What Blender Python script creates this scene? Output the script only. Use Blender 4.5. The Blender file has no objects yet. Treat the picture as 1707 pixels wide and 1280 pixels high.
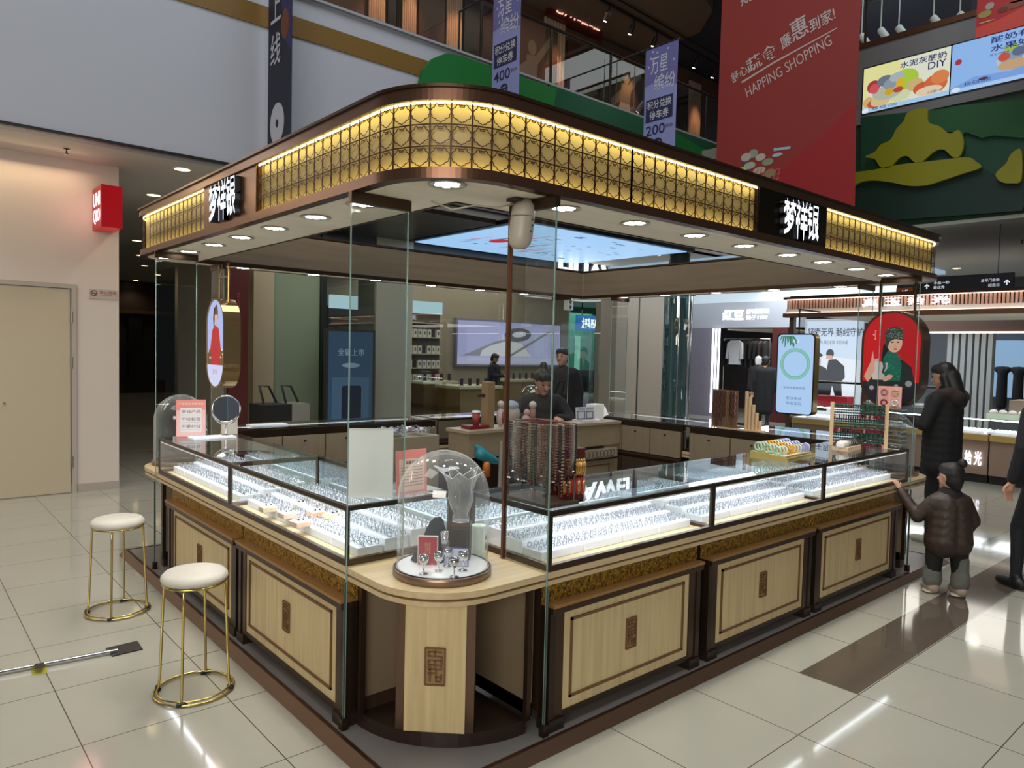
import bpy, bmesh, math, random
from mathutils import Vector, Matrix
R0 = random.Random(7)
sc = bpy.context.scene
COL = sc.collection
PI = math.pi
# ---------------------------------------------------------------- camera
CAM = Vector((-1.5077, -2.2052, 1.70))
YAW, PIT, ROL, FPX = 0.8543, -0.0462, 0.0241, 1210.46
FW = Vector((math.cos(YAW)*math.cos(PIT), math.sin(YAW)*math.cos(PIT), math.sin(PIT)))
r_ = Vector((math.sin(YAW), -math.cos(YAW), 0)); u_ = r_.cross(FW)
RT = r_*math.cos(ROL) + u_*math.sin(ROL); UP = -r_*math.sin(ROL) + u_*math.cos(ROL)
cd = bpy.data.cameras.new('camera'); cam = bpy.data.objects.new('camera', cd); COL.objects.link(cam)
cam.matrix_world = Matrix(((RT.x, UP.x, -FW.x, CAM.x), (RT.y, UP.y, -FW.y, CAM.y), (RT.z, UP.z, -FW.z, CAM.z), (0, 0, 0, 1)))
cd.sensor_fit = 'HORIZONTAL'; cd.sensor_width = 36; cd.lens = 36*FPX/1707; cd.clip_start = 0.05; cd.clip_end = 200
sc.camera = cam
# ---------------------------------------------------------------- world, view, big lights
w = bpy.data.worlds.new('world'); sc.world = w; w.use_nodes = True
w.node_tree.nodes['Background'].inputs[0].default_value = (0.55, 0.6, 0.68, 1)
w.node_tree.nodes['Background'].inputs[1].default_value = 0.16
sc.view_settings.view_transform = 'Standard'; sc.view_settings.look = 'None'
sc.view_settings.gamma = 1; sc.view_settings.use_curve_mapping = False
sc.view_settings.exposure = 0.15
def lamp(name, kind, loc, power, color=(1, 1, 1), size=0.1, rot=(0, 0, 0), spot=None, blend=0.6, sy=None):
    l = bpy.data.lights.new(name, kind); l.energy = power; l.color = color
    if kind == 'AREA':
        l.size = size
        if sy: l.shape = 'RECTANGLE'; l.size_y = sy
    elif kind in ('SPOT', 'POINT'): l.shadow_soft_size = size
    if spot: l.spot_size = spot; l.spot_blend = blend
    o = bpy.data.objects.new(name, l); COL.objects.link(o); o.location = loc; o.rotation_euler = rot
    return o
# atrium roof lamps high above (out of the frame)
lamp('atrium_roof_light', 'AREA', (1.5, 0.0, 13.0), 900, (0.93, 0.97, 1), 9, sy=7)
lamp('atrium_roof_light', 'AREA', (-5.0, 1.0, 9.0), 120, (1, 0.97, 0.9), 4, sy=4)
# fill lamp added behind the viewer to brighten upright faces
lamp('front_fill_light', 'AREA', (-7.0, -6.5, 3.6), 480, (1, 0.93, 0.82), 6, (math.radians(72), 0, math.radians(-47)), sy=3)
# shop ceiling lamps; fill lamps added to brighten the corridor and the gallery
lamp('corridor_fill_light', 'AREA', (-2.5, 5.2, 3.62), 26, (1, 0.93, 0.82), 2.5, sy=0.8)
lamp('shop_ceiling_light', 'AREA', (9.5, 11.6, 3.38), 110, (1, 0.97, 0.9), 5, sy=4)
lamp('corridor_fill_light', 'AREA', (3.9, 7.6, 3.55), 30, (1, 0.96, 0.88), 2.2, sy=1.2)
lamp('corridor_fill_light', 'AREA', (12.2, 7.4, 3.55), 45, (1, 0.97, 0.9), 3, sy=1.4)
lamp('gallery_fill_light', 'AREA', (4.5, 8.0, 8.8), 70, (1, 0.72, 0.5), 12, sy=1.5)
lamp('gallery_fill_light', 'AREA', (12.2, 2.0, 8.8), 60, (0.9, 1, 0.98), 2, sy=6)
lamp('shop_ceiling_light', 'AREA', (14.6, 5.5, 3.4), 230, (0.92, 0.97, 1), 4, sy=5)
lamp('shop_ceiling_light', 'AREA', (20.5, 18.5, 3.4), 200, (0.75, 1, 0.95), 4, sy=4)
# ---------------------------------------------------------------- materials
def lin(h):
    if isinstance(h, str):
        c = [int(h[i:i+2], 16)/255 for i in (0, 2, 4)]
        return tuple((x/12.92 if x <= 0.04045 else ((x+0.055)/1.055)**2.4) for x in c)
    return h
MC = {}
def M(name, col='808080', rough=0.5, metal=0.0, emit=None, es=1.0, spec=0.5, alpha=None, bump=None, grain=None, coat=0):
    if name in MC: return MC[name]
    m = bpy.data.materials.new(name); m.use_nodes = True; nt = m.node_tree; b = nt.nodes['Principled BSDF']
    c = lin(col); b.inputs['Base Color'].default_value = (*c, 1); b.inputs['Roughness'].default_value = rough
    b.inputs['Metallic'].default_value = metal; b.inputs['Specular IOR Level'].default_value = spec
    b.inputs['Coat Weight'].default_value = coat; b.inputs['Coat Roughness'].default_value = 0.05
    if emit is not None:
        b.inputs['Emission Color'].default_value = (*lin(emit), 1); b.inputs['Emission Strength'].default_value = es
    if grain:   # (scale xyz, strength, dark colour)
        tc = nt.nodes.new('ShaderNodeTexCoord'); mp = nt.nodes.new('ShaderNodeMapping'); mp.inputs['Scale'].default_value = grain[0]
        nz = nt.nodes.new('ShaderNodeTexNoise'); nz.inputs['Scale'].default_value = 1; nz.inputs['Detail'].default_value = 5
        mx = nt.nodes.new('ShaderNodeMix'); mx.data_type = 'RGBA'
        mx.inputs[6].default_value = (*c, 1); mx.inputs[7].default_value = (*lin(grain[2]), 1)
        rp = nt.nodes.new('ShaderNodeValToRGB'); rp.color_ramp.elements[0].position = 0.38; rp.color_ramp.elements[1].position = 0.68
        nt.links.new(tc.outputs['Object'], mp.inputs[0]); nt.links.new(mp.outputs[0], nz.inputs[0]); nt.links.new(nz.outputs[0], rp.inputs[0])
        ml = nt.nodes.new('ShaderNodeMath'); ml.operation = 'MULTIPLY'; ml.inputs[1].default_value = grain[1]
        nt.links.new(rp.outputs[0], ml.inputs[0]); nt.links.new(ml.outputs[0], mx.inputs[0]); nt.links.new(mx.outputs[2], b.inputs['Base Color'])
    if bump:
        nz = nt.nodes.new('ShaderNodeTexNoise'); nz.inputs['Scale'].default_value = bump[0]; nz.inputs['Detail'].default_value = 4
        tc = nt.nodes.new('ShaderNodeTexCoord'); nt.links.new(tc.outputs['Object'], nz.inputs[0])
        bp = nt.nodes.new('ShaderNodeBump'); bp.inputs['Strength'].default_value = bump[1]; bp.inputs['Distance'].default_value = 0.01
        nt.links.new(nz.outputs[0], bp.inputs['Height']); nt.links.new(bp.outputs[0], b.inputs['Normal'])
    MC[name] = m; return m
def EM(col, s=1.0):
    return M('lit_%s_%g' % (col, s), '0a0a0a', 0.35, emit=col, es=s)
def PT(col, rough=0.5):
    return M('paint_%s_%g' % (col, rough), col, rough)
def glass(name, tint, refl=1.0, rough=0.0, opa=0.0, haze=0.0):
    if name in MC: return MC[name]
    m = bpy.data.materials.new(name); m.use_nodes = True; nt = m.node_tree; nt.nodes.clear()
    o = nt.nodes.new('ShaderNodeOutputMaterial'); t = nt.nodes.new('ShaderNodeBsdfTransparent'); g = nt.nodes.new('ShaderNodeBsdfGlossy')
    t.inputs[0].default_value = (*tint, 1); g.inputs['Roughness'].default_value = rough; g.inputs['Color'].default_value = (refl, refl, refl, 1)
    fr = nt.nodes.new('ShaderNodeFresnel'); fr.inputs[0].default_value = 1.5
    ma = nt.nodes.new('ShaderNodeMath'); ma.operation = 'ADD'; ma.inputs[1].default_value = opa; ma.use_clamp = True
    mx = nt.nodes.new('ShaderNodeMixShader')
    geo = nt.nodes.new('ShaderNodeNewGeometry'); mm = nt.nodes.new('ShaderNodeMath'); mm.operation = 'SUBTRACT'; mm.inputs[0].default_value = 1
    nt.links.new(geo.outputs['Backfacing'], mm.inputs[1]); mul = nt.nodes.new('ShaderNodeMath'); mul.operation = 'MULTIPLY'
    nt.links.new(fr.outputs[0], ma.inputs[0]); nt.links.new(ma.outputs[0], mul.inputs[0]); nt.links.new(mm.outputs[0], mul.inputs[1])
    nt.links.new(mul.outputs[0], mx.inputs[0]); nt.links.new(t.outputs[0], mx.inputs[1]); nt.links.new(g.outputs[0], mx.inputs[2]); nt.links.new(mx.outputs[0], o.inputs[0])
    if haze:    # slight milkiness, stronger where one looks along the sheet
        d = nt.nodes.new('ShaderNodeBsdfDiffuse'); d.inputs[0].default_value = (.85, .88, .9, 1); lw = nt.nodes.new('ShaderNodeLayerWeight'); lw.inputs[0].default_value = .35
        hm = nt.nodes.new('ShaderNodeMath'); hm.operation = 'MULTIPLY_ADD'; hm.inputs[1].default_value = haze*2.5; hm.inputs[2].default_value = haze*.35; m2 = nt.nodes.new('ShaderNodeMixShader')
        nt.links.new(lw.outputs['Facing'], hm.inputs[0]); nt.links.new(hm.outputs[0], m2.inputs[0]); nt.links.new(mx.outputs[0], m2.inputs[1]); nt.links.new(d.outputs[0], m2.inputs[2]); nt.links.new(m2.outputs[0], o.inputs[0])
    MC[name] = m; return m
GLASS = glass('clear_glass', (0.93, 0.965, 0.95))
GLEDGE = M('glass_edge', '7d9d95', 0.12, spec=0.9)
GCASE = glass('showcase_glass', (0.97, 0.985, 0.98))
GSTORE = glass('store_glass', (0.62, 0.68, 0.64), opa=0.04)
GDOME = glass('dome_glass', (0.95, 0.965, 0.965), opa=0.05, haze=0.09)
BRONZE = M('dark_bronze', '4a382c', 0.28, 0.75)
COPPER = M('brown_copper', '6b4d3d', 0.28, 0.8)
DKFRAME = M('dark_frame', '35291f', 0.3, 0.6)
WOOD = M('pale_oak', 'cdb88a', 0.42, grain=((38, 38, 1.6), 0.5, 'a9936a'))
WOODX = M('pale_oak_slab', 'c9b38c', 0.4, grain=((2, 38, 38), 0.4, 'a08a66'))
DKWOOD = M('dark_walnut', '3a2a1f', 0.4, grain=((30, 30, 2), 0.5, '22160f'))
CARVE = M('carved_wood', '6a4a2a', 0.5)
GOLD = M('gold_metal', 'c4b26c', 0.22, 1.0)
GOLDF = M('gold_frieze', 'b58c34', 0.34, 0.6, bump=(120, 1.0), grain=((75, 75, 75), 0.95, '3a280a'))
LEDGE = M('ledge_bronze', 'a87f4e', 0.35, 0.6)
CHROME = M('chrome', 'd8d8d8', 0.08, 1.0)
SILVER = M('silver', 'c6cad0', 0.2, 0.9)
WHITE = M('white_plastic', 'e6e6e4', 0.4)
TRAYW = M('white_leatherette', 'dfe2ea', 0.5)
BLACK = M('black_matte', '0c0c0d', 0.5)
SOFFIT = M('soffit_beige', 'e4dac4', 0.55, grain=((1, 14, 14), 0.25, 'c2b79d'))
INNERW = M('inner_fascia', '84745f', 0.5, grain=((1.2, 1.2, 18), 0.4, '675a49'))
# ---------------------------------------------------------------- mesh builder
TXT = {}
def text_geo(s, bold=0.0):
    k = (s, bold)
    if k in TXT: return TXT[k]
    cu = bpy.data.curves.new('t', 'FONT'); cu.body = s; cu.offset = bold; cu.resolution_u = 3
    ob = bpy.data.objects.new('t', cu); COL.objects.link(ob)
    dg = bpy.context.evaluated_depsgraph_get()
    me = bpy.data.meshes.new_from_object(ob.evaluated_get(dg))
    V = [(v.co.x, v.co.y) for v in me.vertices]; F = [tuple(p.vertices) for p in me.polygons]
    bpy.data.objects.remove(ob); bpy.data.curves.remove(cu); bpy.data.meshes.remove(me)
    xs = [v[0] for v in V] or [0, 1]; ys = [v[1] for v in V] or [0, 1]
    TXT[k] = (V, F, min(xs), max(xs), min(ys), max(ys)); return TXT[k]
def frame(o, u, v):
    u = Vector(u).normalized(); v = Vector(v).normalized(); n = u.cross(v); o = Vector(o)
    return Matrix(((u.x, v.x, n.x, o.x), (u.y, v.y, n.y, o.y), (u.z, v.z, n.z, o.z), (0, 0, 0, 1)))
class MB:
    def __init__(s): s.v = []; s.f = []; s.m = []; s.sm = []; s.mats = []; s.T = Matrix.Identity(4)
    def mi(s, m):
        if m not in s.mats: s.mats.append(m)
        return s.mats.index(m)
    def add(s, V, F, m, smooth=False):
        b = len(s.v); T = s.T
        s.v += [tuple(T @ Vector(p)) for p in V]; i = s.mi(m)
        for f in F: s.f.append(tuple(b+k for k in f)); s.m.append(i); s.sm.append(smooth)
        return s
    def box(s, x0, y0, z0, x1, y1, z1, m):
        V = [(x, y, z) for z in (z0, z1) for y in (y0, y1) for x in (x0, x1)]
        return s.add(V, [(0, 2, 3, 1), (4, 5, 7, 6), (0, 1, 5, 4), (2, 6, 7, 3), (0, 4, 6, 2), (1, 3, 7, 5)], m)
    def bbox(s, x0, y0, z0, x1, y1, z1, m, b=0.004):
        # box with chamfered edges
        bm = bmesh.new(); bmesh.ops.create_cube(bm, size=1)
        for v in bm.verts: v.co = Vector(((x0+x1)/2+v.co.x*(x1-x0), (y0+y1)/2+v.co.y*(y1-y0), (z0+z1)/2+v.co.z*(z1-z0)))
        bmesh.ops.bevel(bm, geom=bm.edges[:], offset=b, segments=2, affect='EDGES', profile=0.5)
        bm.verts.index_update()
        s.add([tuple(v.co) for v in bm.verts], [tuple(v.index for v in f.verts) for f in bm.faces], m); bm.free(); return s
    def prism(s, P, z0, z1, m, top=None, smooth=False):
        # P counter-clockwise 2d outline
        n = len(P); V = [(x, y, z0) for x, y in P] + [(x, y, z1) for x, y in P]
        s.add(V, [(i, (i+1) % n, n+(i+1) % n, n+i) for i in range(n)], m, smooth)
        s.add([(x, y, z0) for x, y in P], [tuple(range(n-1, -1, -1))], m)
        s.add([(x, y, z1) for x, y in P], [tuple(range(n))], top or m); return s
    def ring(s, P, Q, z0, z1, m, smooth=False):
        # between outer outline P and inner outline Q (same count)
        n = len(P); V = [(x, y, z) for z in (z0, z1) for L in (P, Q) for x, y in L]; F = []
        for i in range(n):
            j = (i+1) % n
            F += [(i, j, 2*n+j, 2*n+i), (n+j, n+i, 3*n+i, 3*n+j), (j, i, n+i, n+j), (2*n+i, 2*n+j, 3*n+j, 3*n+i)]
        return s.add(V, F, m, smooth)
    def poly(s, P, z, m):
        return s.add([(x, y, z) for x, y in P], [tuple(range(len(P)))], m)
    def tube(s, pts, r, m, n=8, closed=False, cap=True):
        pts = [Vector(p) for p in pts]; k = len(pts); V = []; F = []; up = Vector((0, 0, 1)); prev = None
        for i, p in enumerate(pts):
            if closed: d = pts[(i+1) % k]-pts[i-1]
            else: d = pts[min(i+1, k-1)]-pts[max(i-1, 0)]
            if d.length < 1e-9: d = Vector((0, 0, 1))
            d.normalize()
            if prev is None:
                a = d.cross(up)
                if a.length < 0.1: a = d.cross(Vector((1, 0, 0)))
            else: a = prev - d*prev.dot(d)
            a.normalize(); prev = a; b = d.cross(a); rr = r[i] if isinstance(r, (list, tuple)) else r
            V += [tuple(p+(a*math.cos(t*2*PI/n)+b*math.sin(t*2*PI/n))*rr) for t in range(n)]
        for i in range(k if closed else k-1):
            j = (i+1) % k
            F += [(i*n+t, i*n+(t+1) % n, j*n+(t+1) % n, j*n+t) for t in range(n)]
        s.add(V, F, m, True)
        if cap and not closed:
            s.add(V[:n], [tuple(range(n-1, -1, -1))], m); s.add(V[-n:], [tuple(range(n))], m)
        return s
    def lathe(s, prof, m, c=(0, 0, 0), n=32, arc=None):
        V = []; F = []; k = len(prof)
        for (r, z) in prof: V += [(c[0]+r*math.cos(t*2*PI/n), c[1]+r*math.sin(t*2*PI/n), c[2]+z) for t in range(n)]
        for i in range(k-1): F += [(i*n+t, i*n+(t+1) % n, (i+1)*n+(t+1) % n, (i+1)*n+t) for t in range(n)]
        return s.add(V, F, m, True)
    def ball(s, c, r, m, n=12):
        if not isinstance(r, (tuple, list)): r = (r, r, r)
        V = []; F = []; h = n//2+1
        for i in range(h):
            a = PI*i/(h-1); V += [(c[0]+r[0]*math.sin(a)*math.cos(t*2*PI/n), c[1]+r[1]*math.sin(a)*math.sin(t*2*PI/n), c[2]-r[2]*math.cos(a)) for t in range(n)]
        for i in range(h-1): F += [(i*n+t, i*n+(t+1) % n, (i+1)*n+(t+1) % n, (i+1)*n+t) for t in range(n)]
        return s.add(V, F, m, True)
    def text(s, st, x0, y0, x1, y1, m, d=0.004, bold=0.0, z=0.0, ms=None):
        # fits the lettering in the rectangle
        V, F, a, b, c, e = text_geo(st, bold); sx = (x1-x0)/max(b-a, 1e-6); sy = (y1-y0)/max(e-c, 1e-6)
        P = [(x0+(p[0]-a)*sx, y0+(p[1]-c)*sy) for p in V]
        s.add([(x, y, z+d) for x, y in P], F, m)
        if d > 0.002:
            ec = {}
            for f in F:
                for i in range(len(f)):
                    k = (f[i], f[(i+1) % len(f)]); ec[k] = ec.get(k, 0)+1
            E = [k for k in ec if (k[1], k[0]) not in ec]; n = len(P)
            s.add([(x, y, z) for x, y in P]+[(x, y, z+d) for x, y in P], [(k[0], k[1], n+k[1], n+k[0]) for k in E], ms or m)
        return s
    def build(s, name, parent=None, label=None, cat=None, group=None, kind=None, loc=None):
        me = bpy.data.meshes.new(name)
        V = s.v
        if loc: V = [(a-loc[0], b-loc[1], c-loc[2]) for a, b, c in V]
        me.from_pydata(V, [], s.f)
        for m in s.mats: me.materials.append(m)
        me.polygons.foreach_set('material_index', s.m); me.polygons.foreach_set('use_smooth', s.sm); me.update()
        o = bpy.data.objects.new(name, me); COL.objects.link(o)
        if loc: o.location = loc
        if parent: o.parent = parent
        tag(o, label, cat, group, kind); return o
def tag(o, label=None, cat=None, group=None, kind=None):
    if label: o['label'] = label
    if cat: o['category'] = cat
    if group: o['group'] = group
    if kind: o['kind'] = kind
    return o
def thing(name, label, cat, group=None, loc=(0, 0, 0), rz=0):
    o = bpy.data.objects.new(name, None); COL.objects.link(o); o.location = loc; o.rotation_euler = (0, 0, rz); o.empty_display_size = 0.1
    return tag(o, label, cat, group)
def dup(o, parent=None):
    c = o.copy(); COL.objects.link(c); c.parent = parent
    for ch in list(o.children): dup(ch, c)
    return c
def place(o, loc, rz=0, label=None):
    o.location = loc; o.rotation_euler = (0, 0, rz)
    if label: o['label'] = label
    return o
# points seen in the survey picture, measured on a known plane of the place
def ray(px, py): return FW + RT*((px-853.5)/FPX) - UP*((py-640)/FPX)
def onx(px, py, x): v = ray(px, py); return CAM + v*((x-CAM.x)/v.x)
def ony(px, py, y): v = ray(px, py); return CAM + v*((y-CAM.y)/v.y)
def onz(px, py, z): v = ray(px, py); return CAM + v*((z-CAM.z)/v.z)
ORD = ['first', 'second', 'third', 'fourth', 'fifth', 'sixth', 'seventh', 'eighth', 'ninth', 'tenth', 'eleventh', 'twelfth', 'thirteenth', 'fourteenth', 'fifteenth', 'sixteenth', 'seventeenth', 'eighteenth', 'nineteenth', 'twentieth', 'twenty-first', 'twenty-second']
def FX(x): return frame((x, 0, 0), (0, -1, 0), (0, 0, 1))    # plane x = const seen from -x : u = -y, v = z
def FY(y): return frame((0, y, 0), (1, 0, 0), (0, 0, 1))     # plane y = const seen from -y : u = x, v = z
def UX(px, py, x): p = onx(px, py, x); return (-p.y, p.z)
def UY(px, py, y): p = ony(px, py, y); return (p.x, p.z)
def smooth(pts, k=4):
    # closed Catmull-Rom curve through the points
    n = len(pts); out = []
    for i in range(n):
        p0, p1, p2, p3 = pts[i-1], pts[i], pts[(i+1) % n], pts[(i+2) % n]
        for j in range(k):
            t = j/k; out.append(tuple(.5*((2*p1[a])+(-p0[a]+p2[a])*t+(2*p0[a]-5*p1[a]+4*p2[a]-p3[a])*t*t+(-p0[a]+3*p1[a]-3*p2[a]+p3[a])*t**3) for a in (0, 1)))
    return out
def ell(cx, cy, rx, ry, n=24, a0=0, a1=2*PI):
    full = abs(a1-a0-2*PI) < 1e-6; k = n if full else n+1
    return [(cx+rx*math.cos(a0+(a1-a0)*i/n), cy+ry*math.sin(a0+(a1-a0)*i/n)) for i in range(k)]
def rrect(x0, y0, x1, y1, r, n=8):
    P = []
    for cx, cy, a in ((x1-r, y1-r, 0), (x0+r, y1-r, PI/2), (x0+r, y0+r, PI), (x1-r, y0+r, 1.5*PI)):
        P += [(cx+r*math.cos(a+PI/2*i/n), cy+r*math.sin(a+PI/2*i/n)) for i in range(n+1)]
    return P
# people: limbs grown together into one closed surface
def flesh(caps, m, name, parent, vox=0.014, mats=None):
    bm = bmesh.new()
    for c in caps:
        p, q = Vector(c[0]), Vector(c[1]); ra, rb = c[2], c[3]; fl = c[4] if len(c) > 4 else 1.0
        d = q-p; L = d.length; steps = max(1, int(L/(min(ra, rb)*0.45)))
        for i in range(steps+1):
            t = i/steps; r = ra+(rb-ra)*t
            mt = Matrix.Translation(p+d*t) @ Matrix.Diagonal((r*(fl if not isinstance(fl, tuple) else fl[0]), r*(1 if not isinstance(fl, tuple) else fl[1]), r*(1 if not isinstance(fl, tuple) else fl[2]), 1))
            bmesh.ops.create_icosphere(bm, subdivisions=2, radius=1, matrix=mt)
    me = bpy.data.meshes.new(name); bm.to_mesh(me); bm.free()
    o = bpy.data.objects.new(name, me); COL.objects.link(o)
    md = o.modifiers.new('r', 'REMESH'); md.mode = 'VOXEL'; md.voxel_size = vox; md.use_smooth_shade = True
    sm = o.modifiers.new('s', 'SMOOTH'); sm.iterations = 4; sm.factor = 0.6
    dg = bpy.context.evaluated_depsgraph_get(); m2 = bpy.data.meshes.new_from_object(o.evaluated_get(dg))
    o.modifiers.clear(); o.data = m2; bpy.data.meshes.remove(me); m2.name = name
    m2.materials.clear()
    m2.materials.append(m)
    for p in m2.polygons: p.use_smooth = True
    if mats:
        for (mm, test) in mats:
            m2.materials.append(mm); k = len(m2.materials)-1
            for p in m2.polygons:
                if test(p.center): p.material_index = k
    o.parent = parent; return o
# ================================================================ THE SETTING
def floor_mat():
    m = bpy.data.materials.new('polished_tiles'); m.use_nodes = True; nt = m.node_tree; b = nt.nodes['Principled BSDF']; L = nt.links.new
    g = nt.nodes.new('ShaderNodeNewGeometry'); sp = nt.nodes.new('ShaderNodeSeparateXYZ'); L(g.outputs['Position'], sp.inputs[0])
    def mth(op, a, bb=None, c=None):
        n = nt.nodes.new('ShaderNodeMath'); n.operation = op
        for i, v in enumerate((a, bb, c)):
            if v is None: continue
            if isinstance(v, (int, float)): n.inputs[i].default_value = v
            else: L(v, n.inputs[i])
        return n.outputs[0]
    def line(out, off, w):
        d = mth('SUBTRACT', out, off); q = mth('DIVIDE', d, 0.621); f = mth('FRACT', q); e = mth('SUBTRACT', f, 0.5); a = mth('ABSOLUTE', e)
        return mth('GREATER_THAN', a, 0.5-w/0.621/2)
    gx = line(sp.outputs[0], -0.268-20*0.621, 0.005); gy = line(sp.outputs[1], 1.198-20*0.621, 0.005)
    # narrow bands that cut the grid beside the dark strip
    dk = mth('MULTIPLY', mth('MULTIPLY', mth('LESS_THAN', sp.outputs[1], -0.345), mth('GREATER_THAN', sp.outputs[1], -0.658)), mth('GREATER_THAN', sp.outputs[0], 2.212))
    gr = mth('MULTIPLY', mth('MAXIMUM', gx, gy), mth('SUBTRACT', 1, dk))
    nz = nt.nodes.new('ShaderNodeTexNoise'); nz.inputs['Scale'].default_value = 1.3; nz.inputs['Detail'].default_value = 6; L(g.outputs['Position'], nz.inputs[0])
    m1 = nt.nodes.new('ShaderNodeMix'); m1.data_type = 'RGBA'; m1.inputs[6].default_value = (*lin('979489'), 1); m1.inputs[7].default_value = (*lin('a29f93'), 1); L(nz.outputs[0], m1.inputs[0])
    m2 = nt.nodes.new('ShaderNodeMix'); m2.data_type = 'RGBA'; L(dk, m2.inputs[0]); L(m1.outputs[2], m2.inputs[6]); m2.inputs[7].default_value = (*lin('564c43'), 1)
    m3 = nt.nodes.new('ShaderNodeMix'); m3.data_type = 'RGBA'; L(gr, m3.inputs[0]); L(m2.outputs[2], m3.inputs[6]); m3.inputs[7].default_value = (*lin('4c463e'), 1)
    L(m3.outputs[2], b.inputs['Base Color']); b.inputs['Roughness'].default_value = 0.07; b.inputs['Specular IOR Level'].default_value = 0.55
    return m
ZC = 3.665
f = MB(); f.poly([(-14, -12), (34, -12), (34, 34), (-14, 34)], 0, floor_mat()); f.build('floor', kind='structure')
WALLM = M('warm_white_wall', 'c9bdb2', 0.7); CEILM = M('ceiling_paint', 'bfbab3', 0.75); BULK = M('bulkhead_paint', '9fa2ab', 0.6)
STR = dict(kind='structure')
w_ = MB(); w_.box(-12, 7.05, 0, 0.56, 9.0, ZC, WALLM); w_.box(-12, 7.035, 0, 0.56, 7.05, 0.09, M('skirting', 'a59a8f', 0.5)); w_.build('wall_left', **STR)
# service door in the left wall
d_ = MB(); x1 = 0.083; x0 = -0.87
DOORM = M('door_paint', 'b5a88f', 0.55); FRM = M('door_frame_paint', 'a89f94', 0.5)
d_.box(x0, 7.025, 0.01, x1-0.012, 7.045, 2.255, DOORM)
do = d_.build('door_1', **STR)
MB().box(x0-0.05, 7.01, 0, x0, 7.05, 2.31, FRM).box(x1, 7.01, 0, x1+0.045, 7.05, 2.31, FRM).box(x0, 7.01, 2.262, x1, 7.05, 2.31, FRM).build('door_frame', do)
for zz in (0.35, 1.45, 1.95): MB().tube([(x1+0.002, 7.008, zz-0.06), (x1+0.002, 7.008, zz+0.06)], 0.011, M('hinge_steel', '9a958c', 0.35, 0.8)).build('hinge', do)
MB().tube([(x1-0.615, 7.026, 1.02), (x1-0.615, 7.005, 1.02)], 0.012, CHROME).build('door_lock', do)
# ceilings round the atrium
c_ = MB(); c_.box(-14, 6.2, ZC, 34, 34, ZC+0.2, CEILM); c_.box(10.1, -12, ZC, 34, 6.2, ZC+0.2, CEILM); c_.build('ceiling', **STR)
bk = MB(); bk.box(-14, 6.0, ZC, 13.5, 6.2, 5.76, BULK); bk.build('wall_far', **STR)
MB().box(-14, 5.985, 5.27, 10.05, 6.0, 5.50, M('ochre_band', '6b4f16', 0.45)).build('trim_1', **STR)
MB().box(-14, 5.97, ZC, 10.05, 6.0, ZC+0.022, BLACK).box(-14, 6.0, ZC-0.004, 10.05, 6.06, ZC-0.0005, M('edge_grey', '6f6a66', 0.5)).build('trim_2', **STR)
MB().box(-14, 5.95, 5.745, 13.5, 6.2, 5.775, M('ledge_paint', '8d9094', 0.5)).build('trim_3', **STR)
br = MB(); br.box(9.9, -12, ZC, 10.1, 4.6, 5.28, M('bulkhead_green_base', '06321f', 0.5)); br.build('wall_right', **STR)
MB().box(9.86, -12, 5.28, 10.1, 4.6, 6.42, M('display_surround', '6d6d6e', 0.4)).build('trim_4', **STR)
MB().box(9.84, -12, 6.42, 10.12, 4.6, 6.50, M('bronze_rail', '6b4a33', 0.3, 0.7)).build('trim_5', **STR)
MB().box(9.88, -12, ZC-0.05, 10.1, 4.6, ZC, M('soffit_edge', '8f9489', 0.5)).build('trim_6', **STR)
# painted relief hills on the bulkheads
def relief(name, pts, pl, th, m, label, kindp):
    o = MB(); o.T = FX(pl) if kindp == 'x' else FY(pl); o.prism(pts[::-1] if sum((pts[i][0]*pts[(i+1) % len(pts)][1]-pts[(i+1) % len(pts)][0]*pts[i][1]) for i in range(len(pts))) < 0 else pts, 0, th, m)
    return o.build(name, None, label, 'wall relief')
G1 = M('relief_green', '0a6024', 0.45); G2 = M('relief_dark_green', '04472a', 0.45); G3 = M('relief_deep_teal', '073e2a', 0.5); G4 = M('relief_olive', '7e7c0c', 0.5); G5 = M('relief_shadow_green', '083a1c', 0.5)
pA = [(-2.4+6.2, 3.9)]
A = [UY(690, 150, 6), UY(697, 120, 6), UY(712, 102, 6), UY(735, 93, 6), UY(765, 99, 6), UY(800, 112, 6), UY(830, 112, 6), UY(866, 134, 6), UY(919, 152, 6)]
A = [(A[0][0]-0.02, 3.8)] + A + [(6.25, 5.45), (6.32, 5.3), (6.5, 5.28), (6.55, 5.05), (6.75, 4.98), (6.8, 4.7), (7.1, 4.6), (7.2, 4.3), (7.5, 4.1), (7.5, 3.8)]
relief('relief_panel', A, 5.943, 0.07, G1, 'bright green rounded hill relief on the balcony front, leftmost of the hills', 'y')
relief('relief_panel', [(6.2, 3.88), (6.2, 5.74), (13.4, 5.74), (13.4, 3.88)], 5.985, 0.04, G2, 'dark green flat relief board on the balcony front behind the purple banner', 'y')
relief('relief_panel', [(8.9, 3.88), (8.9, 5.3), (9.2, 5.66), (9.6, 5.62), (10.1, 5.55), (10.8, 5.62), (11.8, 5.7), (13.4, 5.6), (13.4, 3.88)], 5.94, 0.05, G1, 'green wavy relief board beside the red hanging banner', 'y')
X = 9.88
relief('relief_panel', [UX(1436, 372, X), UX(1436, 196, X), UX(1707, 168, X), (0.5, 5.15), (0.5, 3.72)], X, 0.03, G3, 'deep teal backing board under the yogurt displays', 'x')
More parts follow.
